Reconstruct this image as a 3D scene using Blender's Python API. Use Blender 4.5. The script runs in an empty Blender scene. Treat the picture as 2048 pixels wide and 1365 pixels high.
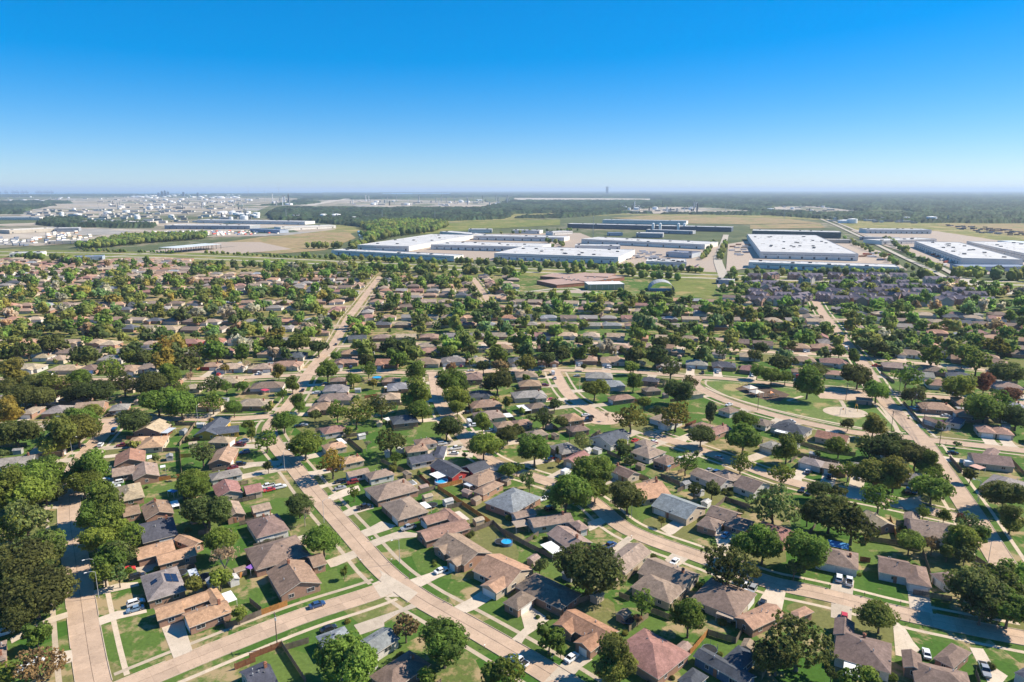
import bpy, math, random
import numpy as np
from math import sin, cos, pi, hypot, atan2, radians
rnd = random.Random(7)
np.random.seed(7)
S = bpy.context.scene
COL = S.collection
# ------------------------------------------------------------------ camera, sky, sun, exposure
HC = 118.0
PITCH = 0.21807
FPX = 1365.0
cam = bpy.data.cameras.new('camera')
cam.lens = 24.0; cam.sensor_width = 36.0; cam.clip_start = 1.0; cam.clip_end = 200000.0
cobj = bpy.data.objects.new('camera', cam); COL.objects.link(cobj)
cobj.location = (0, 0, HC); cobj.rotation_euler = (pi/2 - PITCH, 0, 0)
S.camera = cobj
SUN_EL = radians(41); SUN_AZ = radians(14)      # azimuth measured from +X towards +Y
w = bpy.data.worlds.new('World'); S.world = w; w.use_nodes = True
nt = w.node_tree; nt.nodes.clear()
out = nt.nodes.new('ShaderNodeOutputWorld'); bg = nt.nodes.new('ShaderNodeBackground')
sky = nt.nodes.new('ShaderNodeTexSky'); sky.sky_type = 'NISHITA'; sky.sun_disc = False
sky.sun_elevation = SUN_EL; sky.sun_rotation = pi/2 - SUN_AZ; sky.altitude = 100
sky.air_density = 0.8; sky.dust_density = 0.3; sky.ozone_density = 4.0
hs = nt.nodes.new('ShaderNodeHueSaturation'); hs.inputs['Saturation'].default_value = 1.78
gm = nt.nodes.new('ShaderNodeGamma'); gm.inputs[1].default_value = 0.6
mx = nt.nodes.new('ShaderNodeMix'); mx.data_type = 'RGBA'; mx.blend_type = 'MULTIPLY'; mx.inputs[0].default_value = 1; mx.inputs[7].default_value = (1.36, 1.47, 1.66, 1)
nt.links.new(sky.outputs[0], gm.inputs[0]); nt.links.new(gm.outputs[0], mx.inputs[6]); nt.links.new(mx.outputs[2], hs.inputs['Color']); nt.links.new(hs.outputs[0], bg.inputs[0]); bg.inputs[1].default_value = 0.106
nt.links.new(bg.outputs[0], out.inputs[0])
sl = bpy.data.lights.new('sun', 'SUN'); sl.energy = 5.0; sl.angle = radians(0.53); sl.color = (1.0, 0.91, 0.76)
so = bpy.data.objects.new('sun', sl); COL.objects.link(so)
sd = (cos(SUN_EL)*cos(SUN_AZ), cos(SUN_EL)*sin(SUN_AZ), sin(SUN_EL))
import mathutils
so.rotation_euler = mathutils.Vector(sd).to_track_quat('Z', 'Y').to_euler(); so.location = (300, 150, 400)
vs = S.view_settings; vs.view_transform = 'Standard'; vs.look = 'None'; vs.gamma = 1.0; vs.exposure = 0.85; vs.use_curve_mapping = False
S.cycles.max_bounces = 6; S.cycles.diffuse_bounces = 4; S.cycles.glossy_bounces = 2; S.cycles.transmission_bounces = 3
S.cycles.volume_bounces = 0; S.cycles.transparent_max_bounces = 8
S.cycles.use_denoising = True

def G(x, y, z=0.0):
    u = (x-1024)/FPX; v = (y-682.5)/FPX
    t = (HC-z)/(sin(PITCH)+v*cos(PITCH))
    return (t*u, t*(cos(PITCH)-v*sin(PITCH)))
def proj(X, Y, Z=0):
    d = Y*cos(PITCH)-(Z-HC)*sin(PITCH)*1.0
    f = Y*cos(PITCH)+(HC-Z)*sin(PITCH)
    if f < 1: return (-9999, -9999)
    vv = ((HC-Z)*cos(PITCH)-Y*sin(PITCH))/f
    return (1024+FPX*X/f, 682.5+FPX*vv)

# ------------------------------------------------------------------ materials
M = {}
def mat(name, rough=0.85, spec=0.3):
    m = bpy.data.materials.new(name); m.use_nodes = True
    n = m.node_tree; b = n.nodes['Principled BSDF']
    b.inputs['Roughness'].default_value = rough
    b.inputs['Specular IOR Level'].default_value = spec
    M[name] = m
    return m, n, b
def N(n, t, **kw):
    x = n.nodes.new(t)
    for k, v in kw.items():
        if k in x.inputs: x.inputs[k].default_value = v
        else: setattr(x, k, v)
    return x
def noise(n, scale, detail=4, vec=None, rough=0.6):
    x = N(n, 'ShaderNodeTexNoise'); x.inputs['Scale'].default_value = scale; x.inputs['Detail'].default_value = detail
    x.inputs['Roughness'].default_value = rough
    if vec is not None: n.links.new(vec, x.inputs['Vector'])
    return x
def ramp(n, fac, stops):
    r = N(n, 'ShaderNodeValToRGB'); e = r.color_ramp.elements
    while len(e) < len(stops): e.new(0.5)
    for i, (p, c) in enumerate(stops):
        e[i].position = p; e[i].color = (*c, 1) if len(c) == 3 else c
    n.links.new(fac, r.inputs[0]); return r
def mix(n, fac, a, b, mode='MIX'):
    x = N(n, 'ShaderNodeMix'); x.data_type = 'RGBA'; x.blend_type = mode
    for sock, v in ((0, fac), (6, a), (7, b)):
        if isinstance(v, (int, float)): x.inputs[sock].default_value = v
        elif isinstance(v, tuple): x.inputs[sock].default_value = (*v, 1)
        else: n.links.new(v, x.inputs[sock])
    return x.outputs[2]
def geo(n): return N(n, 'ShaderNodeNewGeometry').outputs['Position']
def plain(name, c, rough=0.8, var=0.12, scale=0.8, spec=0.3, metal=0):
    m, n, b = mat(name, rough, spec)
    t = noise(n, scale, 4, geo(n))
    r = ramp(n, t.outputs[0], [(0.3, tuple(v*(1-var) for v in c)), (0.7, tuple(min(1, v*(1+var)) for v in c))])
    n.links.new(r.outputs[0], b.inputs['Base Color']); b.inputs['Metallic'].default_value = metal
    return m
def objcol(name, rough=0.8, scale=1.5, var=0.25, spec=0.3, coat=0):
    m, n, b = mat(name, rough, spec)
    oi = N(n, 'ShaderNodeObjectInfo')
    t = noise(n, scale, 5, geo(n), 0.65)
    r = ramp(n, t.outputs[0], [(0.3, (1-var,)*3), (0.7, (1+var*.5,)*3)])
    n.links.new(mix(n, 1.0, oi.outputs['Color'], r.outputs[0], 'MULTIPLY'), b.inputs['Base Color'])
    if coat: b.inputs['Coat Weight'].default_value = coat
    return m
# lawn
def lawn(name, g1, g2, dry, thr, sc=1.0):
    m, n, b = mat(name, 0.95, 0.1)
    p = geo(n)
    v = N(n, 'ShaderNodeTexVoronoi'); v.inputs['Scale'].default_value = 0.055; n.links.new(p, v.inputs['Vector'])
    sep = N(n, 'ShaderNodeSeparateColor'); n.links.new(v.outputs['Color'], sep.inputs[0])
    base = mix(n, sep.outputs[0], g1, g2)
    if name == 'lawn':      # some plots are kept dry
        dp = ramp(n, sep.outputs[2], [(.80, (0, 0, 0)), (.90, (.8, .8, .8))]); base = mix(n, dp.outputs[0], base, (.17, .155, .06))
    fine = noise(n, 0.9*sc, 5, p, 0.7)
    fr = ramp(n, fine.outputs[0], [(0.3, (0.72,)*3), (0.7, (1.2,)*3)])
    base = mix(n, 1.0, base, fr.outputs[0], 'MULTIPLY')
    big = noise(n, 0.11*sc, 6, p, 0.68)
    add = N(n, 'ShaderNodeMath', operation='MULTIPLY_ADD'); n.links.new(sep.outputs[1], add.inputs[0]); add.inputs[1].default_value = 0.16; n.links.new(big.outputs[0], add.inputs[2])
    if name == 'lawn':
        xyz = N(n, 'ShaderNodeSeparateXYZ'); n.links.new(p, xyz.inputs[0])
        mx_ = N(n, 'ShaderNodeMapRange'); n.links.new(xyz.outputs['Y'], mx_.inputs[0]); mx_.inputs[1].default_value = 330; mx_.inputs[2].default_value = 640
        my_ = N(n, 'ShaderNodeMapRange'); n.links.new(xyz.outputs['X'], my_.inputs[0]); my_.inputs[1].default_value = 60; my_.inputs[2].default_value = -160
        pr = N(n, 'ShaderNodeMath', operation='MULTIPLY'); n.links.new(mx_.outputs[0], pr.inputs[0]); n.links.new(my_.outputs[0], pr.inputs[1])
        base = mix(n, pr.outputs[0], base, (0.15, 0.145, 0.045))
        a2 = N(n, 'ShaderNodeMath', operation='MULTIPLY_ADD'); n.links.new(pr.outputs[0], a2.inputs[0]); a2.inputs[1].default_value = .07; n.links.new(add.outputs[0], a2.inputs[2]); add = a2
    dr = ramp(n, add.outputs[0], [(thr-.03, (0, 0, 0)), (thr+0.07, (1, 1, 1))])
    n.links.new(mix(n, dr.outputs[0], base, dry), b.inputs['Base Color'])
    return m
lawn('lawn', (0.043, 0.108, 0.015), (0.100, 0.148, 0.034), (0.30, 0.225, 0.12), 0.645)
lawn('park_lawn', (0.095, 0.155, 0.035), (0.13, 0.17, 0.05), (0.29, 0.235, 0.11), 0.63, .6)
lawn('meadow', (0.16, 0.165, 0.05), (0.19, 0.19, 0.06), (0.30, 0.24, 0.11), 0.60, .1)
lawn('dry_field', (0.26, 0.19, 0.10), (0.32, 0.24, 0.13), (0.18, 0.18, 0.07), 0.62, .08)
lawn('verge', (0.12, 0.15, 0.035), (0.17, 0.18, 0.05), (0.27, 0.22, 0.09), 0.64, .15)
lawn('far_ground', (0.075, 0.10, 0.045), (0.11, 0.12, 0.055), (0.26, 0.22, 0.16), 0.66, .012)
def concrete(name, c, var=.16, rnd_amt=.12):
    m, n, b = mat(name, 0.85, 0.25)
    p = geo(n)
    a = noise(n, 0.25, 6, p, 0.7); f = noise(n, 3.0, 3, p)
    r = ramp(n, a.outputs[0], [(0.28, tuple(v*(1-var) for v in c)), (0.72, tuple(v*(1+var) for v in c))])
    fr = ramp(n, f.outputs[0], [(0.3, (0.9,)*3), (0.7, (1.06,)*3)])
    oi = N(n, 'ShaderNodeObjectInfo')
    rr = ramp(n, oi.outputs['Random'], [(0, (1-rnd_amt,)*3), (1, (1+rnd_amt,)*3)])
    o = mix(n, 1.0, r.outputs[0], fr.outputs[0], 'MULTIPLY'); o = mix(n, 1.0, o, rr.outputs[0], 'MULTIPLY')
    s_ = noise(n, .9, 8, p, .75); sr = ramp(n, s_.outputs[0], [(.56, (1, 1, 1)), (.72, (.66, .63, .6))]); o = mix(n, 1.0, o, sr.outputs[0], 'MULTIPLY')
    ck = N(n, 'ShaderNodeTexVoronoi'); ck.feature = 'DISTANCE_TO_EDGE'; ck.inputs['Scale'].default_value = .11; wv = noise(n, .35, 4, p)
    wp = N(n, 'ShaderNodeVectorMath', operation='MULTIPLY_ADD'); n.links.new(wv.outputs['Color'], wp.inputs[0]); wp.inputs[1].default_value = (6, 6, 0); n.links.new(p, wp.inputs[2]); n.links.new(wp.outputs[0], ck.inputs['Vector'])
    cr = ramp(n, ck.outputs[0], [(.0, (.78,)*3), (.010, (1, 1, 1))]); o = mix(n, 1.0, o, cr.outputs[0], 'MULTIPLY')
    n.links.new(o, b.inputs['Base Color']); return m
concrete('road', (0.43, 0.31, 0.22), .16, .09)
concrete('joint', (0.13, 0.095, 0.065))
concrete('sidewalk', (0.46, 0.37, 0.27))
concrete('driveway', (0.47, 0.39, 0.30), .15, .14)
concrete('kerb', (0.44, 0.35, 0.26))
concrete('yard', (0.40, 0.32, 0.25))
concrete('far_road', (0.42, 0.37, 0.30))
def industrial():
    m, n, b = mat('industrial_ground', .9, .2); p = geo(n)
    v = N(n, 'ShaderNodeTexVoronoi'); v.inputs['Scale'].default_value = .0065; n.links.new(p, v.inputs['Vector'])
    sp = N(n, 'ShaderNodeSeparateColor'); n.links.new(v.outputs['Color'], sp.inputs[0])
    r = ramp(n, sp.outputs[0], [(0, (.36, .30, .23)), (.3, (.12, .14, .06)), (.36, (.30, .28, .25)), (.55, (.07, .10, .04)), (.62, (.42, .36, .29)), (.8, (.20, .18, .12))]); r.color_ramp.interpolation = 'CONSTANT'
    t = noise(n, .02, 6, p, .7); q = ramp(n, t.outputs[0], [(.35, (.7,)*3), (.65, (1.15,)*3)])
    n.links.new(mix(n, 1.0, r.outputs[0], q.outputs[0], 'MULTIPLY'), b.inputs['Base Color'])
industrial()
# shingle roof
def shingles():
    m, n, b = mat('shingles', 0.9, 0.2)
    p = geo(n); oi = N(n, 'ShaderNodeObjectInfo')
    a = noise(n, 0.35, 6, p, 0.7); f = noise(n, 5.0, 3, p, 0.7)
    r = ramp(n, a.outputs[0], [(0.3, (0.70,)*3), (0.7, (1.22,)*3)])
    fr = ramp(n, f.outputs[0], [(0.3, (0.74,)*3), (0.7, (1.2,)*3)])
    st = N(n, 'ShaderNodeMapping'); st.inputs['Scale'].default_value = (1, 1, .12); n.links.new(p, st.inputs[0])
    s2 = noise(n, 1.3, 3, st.outputs[0]); sr = ramp(n, s2.outputs[0], [(0.35, (0.78,)*3), (0.65, (1.1,)*3)])
    o = mix(n, 1.0, oi.outputs['Color'], r.outputs[0], 'MULTIPLY'); o = mix(n, 1.0, o, fr.outputs[0], 'MULTIPLY'); o = mix(n, 1.0, o, sr.outputs[0], 'MULTIPLY')
    n.links.new(o, b.inputs['Base Color'])
    bp = N(n, 'ShaderNodeBump'); bp.inputs['Strength'].default_value = .4; bp.inputs['Distance'].default_value = .05
    n.links.new(f.outputs[0], bp.inputs['Height']); n.links.new(bp.outputs[0], b.inputs['Normal'])
shingles()
objcol('wall', 0.85, 2.0, 0.2)
objcol('wood', 0.9, 1.2, 0.35)
objcol('car_paint', 0.25, 0.5, 0.04, 0.5, 0.6)
objcol('cloth', 0.8, 1.0, 0.12)
objcol('cladding', 0.7, 0.05, 0.10)
objcol('membrane', 0.75, 0.06, 0.22)
def seams():
    n = M['membrane'].node_tree; b = n.nodes['Principled BSDF']; src = b.inputs['Base Color'].links[0].from_socket
    t = N(n, 'ShaderNodeTexBrick'); t.inputs['Scale'].default_value = .07; t.inputs['Mortar Size'].default_value = .012; t.inputs['Color1'].default_value = (1, 1, 1, 1); t.inputs['Color2'].default_value = (.93, .93, .93, 1); t.inputs['Mortar'].default_value = (.74, .73, .72, 1)
    tc = N(n, 'ShaderNodeTexCoord'); n.links.new(tc.outputs['Object'], t.inputs['Vector'])
    n.links.new(mix(n, 1.0, src, t.outputs['Color'], 'MULTIPLY'), b.inputs['Base Color'])
seams()
plain('trim', (0.62, 0.55, 0.46), 0.7, .1)
plain('white', (0.72, 0.69, 0.64), 0.6, .06)
plain('bright', (0.80, 0.79, 0.77), 0.6, .05)
plain('glass', (0.03, 0.035, 0.045), 0.12, .2, 1, .6)
plain('car_glass', (0.012, 0.014, 0.018), 0.08, .1, 1, .6)
plain('rubber', (0.02, 0.02, 0.02), 0.9)
plain('chrome', (0.6, 0.6, 0.6), 0.3, .05, 1, .5, 1)
plain('red_lens', (0.35, 0.02, 0.02), 0.3)
plain('metal', (0.42, 0.42, 0.42), 0.5, .1)
plain('dark_metal', (0.08, 0.08, 0.085), 0.5, .2)
plain('pole_wood', (0.16, 0.12, 0.085), 0.9, .25)
plain('brick_red', (0.30, 0.13, 0.08), 0.9, .2)
plain('bark', (0.14, 0.105, 0.08), 0.95, .3)
plain('pale_bark', (0.32, 0.27, 0.22), 0.95, .25)
plain('mulch', (0.10, 0.065, 0.045), 0.95, .3)
plain('yellow', (0.65, 0.42, 0.04), 0.5)
plain('orange_paint', (0.7, 0.2, 0.03), 0.5)
plain('pool_blue', (0.03, 0.33, 0.60), 0.08, .05, .5, .5)
plain('sea', (0.10, 0.22, 0.33), 0.35, .08, .0005, .5)
plain('canal_water', (0.16, 0.24, 0.32), 0.1, .1, .02, .5)
plain('solar', (0.012, 0.02, 0.05), 0.15, .1, 1, .6)
plain('window_grey', (0.16, 0.17, 0.19), 0.4, .15, .1)
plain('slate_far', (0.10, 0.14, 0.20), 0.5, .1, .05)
def leaf(name, var=.45, attr='tint', colattr=False):
    m, n, b = mat(name, 0.75, 0.18)
    at = N(n, 'ShaderNodeAttribute'); at.attribute_name = attr
    if colattr: o = at.outputs['Color']
    else:
        oi = N(n, 'ShaderNodeObjectInfo')
        r = ramp(n, at.outputs['Fac'], [(0, (1-var, 1-var, 1-var)), (1, (1+var*1.1, 1+var, 1+var*.4))])
        o = mix(n, 1.0, oi.outputs['Color'], r.outputs[0], 'MULTIPLY')
    n.links.new(o, b.inputs['Base Color'])
    tr = N(n, 'ShaderNodeBsdfTranslucent'); n.links.new(o, tr.inputs['Color'])
    ms = N(n, 'ShaderNodeMixShader'); ms.inputs[0].default_value = .5
    n.links.new(b.outputs[0], ms.inputs[1]); n.links.new(tr.outputs[0], ms.inputs[2])
    n.links.new(ms.outputs[0], n.nodes['Material Output'].inputs['Surface'])
leaf('leaf'); leaf('leaf_far', colattr=True, attr='col')

# ------------------------------------------------------------------ mesh helpers
class MB:
    def __init__(s): s.v = []; s.f = []; s.m = []
    def quad(s, pts, m=0):
        i = len(s.v); s.v += [tuple(p) for p in pts]; s.f.append(tuple(range(i, i+len(pts)))); s.m.append(m)
    def box(s, x, y, z, lx, ly, lz, th=0, m=0, taper=1.0, bottom=True):
        c, n = cos(th), sin(th); i = len(s.v)
        for dz, k in ((0, 1), (lz, taper)):
            for sx, sy in ((-1, -1), (1, -1), (1, 1), (-1, 1)):
                a, b = sx*lx/2*k, sy*ly/2*k
                s.v.append((x+a*c-b*n, y+a*n+b*c, z+dz))
        fs = [(4, 5, 6, 7), (0, 1, 5, 4), (1, 2, 6, 5), (2, 3, 7, 6), (3, 0, 4, 7)] + ([(3, 2, 1, 0)] if bottom else [])
        for q in fs: s.f.append(tuple(i+k for k in q)); s.m.append(m)
    def tube(s, p, q, r0, r1, n=6, m=0, cap=True):
        p = mathutils.Vector(p); q = mathutils.Vector(q); d = (q-p)
        if d.length < 1e-6: return
        u = d.orthogonal().normalized(); v = d.normalized().cross(u); i = len(s.v)
        for c, r in ((p, r0), (q, r1)):
            for k in range(n):
                a = 2*pi*k/n; s.v.append(tuple(c+u*cos(a)*r+v*sin(a)*r))
        for k in range(n): s.f.append((i+k, i+(k+1) % n, i+n+(k+1) % n, i+n+k)); s.m.append(m)
        if cap: s.f.append(tuple(i+n+k for k in range(n))); s.m.append(m)
    def disc(s, x, y, z, rx, ry, n=28, m=0, th=0):
        s.quad([(x+rx*cos(2*pi*k/n)*cos(th)-ry*sin(2*pi*k/n)*sin(th), y+rx*cos(2*pi*k/n)*sin(th)+ry*sin(2*pi*k/n)*cos(th), z) for k in range(n)], m)
    def mesh(s, name, mats):
        me = bpy.data.meshes.new(name); me.from_pydata(s.v, [], s.f)
        for m in (mats if isinstance(mats, (list, tuple)) else [mats]): me.materials.append(M[m])
        if any(s.m): me.polygons.foreach_set('material_index', s.m)
        return me
def np_mesh(name, V, F, material, attrs=None):
    """V (n,3), F list of (k,ng) int arrays"""
    me = bpy.data.meshes.new(name)
    me.vertices.add(len(V)); me.vertices.foreach_set('co', np.asarray(V, np.float32).ravel())
    loops = np.concatenate([f.ravel() for f in F]); tot = np.concatenate([np.full(len(f), f.shape[1]) for f in F])
    st = np.concatenate([[0], np.cumsum(tot)[:-1]])
    me.loops.add(len(loops)); me.loops.foreach_set('vertex_index', loops.astype(np.int32))
    me.polygons.add(len(tot)); me.polygons.foreach_set('loop_start', st.astype(np.int32)); me.polygons.foreach_set('loop_total', tot.astype(np.int32))
    me.update(calc_edges=True)
    for k, (ty, dat) in (attrs or {}).items():
        a = me.attributes.new(k, ty, 'FACE'); a.data.foreach_set('color' if ty == 'FLOAT_COLOR' else 'value', np.asarray(dat, np.float32).ravel())
    me.materials.append(M[material]); return me
def ob(name, me, parent=None, loc=(0, 0, 0), rot=0, scale=None, color=None):
    o = bpy.data.objects.new(name, me); COL.objects.link(o)
    if parent is not None: o.parent = parent
    o.location = loc
    if rot: o.rotation_euler = (0, 0, rot)
    if scale is not None: o.scale = scale if isinstance(scale, tuple) else (scale,)*3
    if color is not None: o.color = (*color, 1)
    return o
def empty(name, loc, rot=0):
    o = bpy.data.objects.new(name, None); COL.objects.link(o); o.location = loc; o.rotation_euler = (0, 0, rot); o.empty_display_size = .5
    return o
def tag(o, label=None, cat=None, group=None, kind=None):
    if label: o['label'] = label
    if cat: o['category'] = cat
    if group: o['group'] = group
    if kind: o['kind'] = kind
    return o
def structure(name, mb, mats, parent=None):
    o = ob(name, mb.mesh(name, mats), parent)
    if parent is None: o['kind'] = 'structure'
    return o

# traced layout in world metres (x to the right, y away from the camera, z up)
STREETS=[('shaded far-left street',7.2,1,[(-89.7,128.9),(-102.7,145.4),(-117.8,166.5),(-144.7,205.3),(-170.6,242.1),(-192.1,281.1),(-198.4,305.2),(-205.4,331.9),(-209.9,344.4)]),('long diagonal street',7.2,1,[(25.5,131.8),(13.0,145.4),(-8.5,164.8),(-35.8,187.7),(-57.2,220.5),(-74.9,246.4),(-94.5,278.3),(-113.2,306.5),(-123.1,325.9),(-125.1,347.7),(-124.9,376.2),(-134.7,434.3),(-138.3,493.8),(-138.8,518.9),(-148.1,588.3),(-155.0,636.5),(-158.1,677.9),(-175.6,854.0),(-184.4,950.6)]),('bottom cross street',7.2,1,[(-35.8,187.7),(-42.8,182.2),(-57.8,173.4),(-70.5,163.5),(-87.6,149.3),(-99.5,138.7)]),('winding cul-de-sac street',7.2,1,[(-51.2,433.0),(-46.5,401.6),(-40.3,365.0),(-25.9,322.3),(-14.5,291.5),(-0.9,275.6),(12.7,265.2),(23.4,256.4),(32.1,244.2),(38.1,226.1),(47.0,215.6),(61.9,204.1),(77.9,189.1),(89.7,184.5),(100.4,179.2),(110.3,173.4),(126.9,166.5),(145.6,159.5)]),('short dead-end street',7.2,1,[(28.4,440.6),(30.8,404.9),(33.7,384.0),(38.2,369.6),(43.8,356.2),(48.2,344.4)]),('tree-shaded middle street',7.2,1,[(66.3,322.3),(82.0,305.2),(94.9,289.7),(107.7,271.4),(118.0,260.3),(133.9,250.9),(148.9,242.1),(159.9,235.0),(166.8,229.9)]),('long right-hand avenue',8.2,1,[(332.9,741.9),(305.4,663.6),(283.0,588.3),(266.7,537.1),(248.1,470.9),(214.1,376.2),(207.3,349.4),(201.9,325.9),(198.7,311.8),(189.6,286.8),(181.0,261.7),(173.6,240.0),(163.4,212.9),(158.8,200.4),(153.5,185.1),(146.4,165.9)]),('park loop road',7.2,1,[(119.3,424.5),(112.7,410.5),(114.8,396.3),(121.7,374.3),(138.1,351.0),(156.7,331.9),(174.4,318.7),(196.4,314.5),(206.7,309.1),(221.2,303.9),(249.9,292.7)]),('road behind the park',7.2,1,[(83.1,436.8),(119.3,424.5),(136.3,422.1),(159.9,410.5),(192.4,399.5),(219.8,388.0),(244.9,383.0),(306.6,365.0)]),('first straight cross street',7.2,1,[(-343.0,416.2),(-230.9,419.7),(-184.0,422.1),(-165.0,424.5),(-135.2,430.6),(-99.6,439.4),(-49.9,433.0),(15.1,443.2),(52.1,440.6),(83.1,436.8)]),('left cul-de-sac lane',7.2,1,[(-275.2,328.9),(-242.5,331.1),(-227.8,334.1),(-208.1,341.2),(-180.9,343.6),(-148.5,342.0),(-125.1,347.7)]),('second straight cross street',7.2,0,[(-138.2,512.0),(-106.8,518.9),(-34.3,524.3),(0.0,526.1),(59.4,527.9),(121.3,517.2),(190.4,493.8),(246.1,482.8),(269.3,467.9),(296.8,455.3),(346.8,424.5)]),('third straight cross street',7.2,0,[(-150.6,604.4),(-119.0,609.1),(0.0,606.7),(123.6,602.0),(188.8,595.1),(281.3,588.3)]),('fourth straight cross street',7.2,0,[(-161.2,696.0),(0.0,702.2),(116.8,677.9),(257.1,644.4),(297.8,644.4)]),('fifth straight cross street',7.2,0,[(-166.3,778.5),(-13.8,778.5),(125.3,749.0),(215.6,735.0),(254.6,721.6)]),('upper left first lane',7.2,0,[(-414.4,498.6),(-350.9,501.9),(-245.1,501.9),(-143.8,508.6)]),('upper left second lane',7.2,0,[(-490.6,595.1),(-380.0,599.7),(-307.2,588.3),(-237.4,583.9),(-149.7,595.1)]),('upper left third lane',7.2,0,[(-551.4,672.1),(-440.1,677.9),(-371.8,686.8),(-263.3,692.9),(-166.5,699.1)]),('upper left fourth lane',7.2,0,[(-641.5,786.3),(-483.5,794.1),(-404.3,806.3),(-308.9,798.1),(-175.0,806.3)]),('upper left fifth lane',7.2,0,[(-719.9,902.3),(-544.2,897.2),(-353.5,882.3),(-180.3,877.5)]),('right side first lane',7.2,0,[(274.0,552.5),(298.8,556.5),(348.4,539.0),(403.9,498.6)]),('right side second lane',7.2,0,[(295.6,623.8),(363.5,628.8),(472.9,588.3)]),('school side street',7.2,0,[(-54.3,934.0),(-39.7,840.4),(-26.9,741.9),(-20.1,696.0)])]
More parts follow.
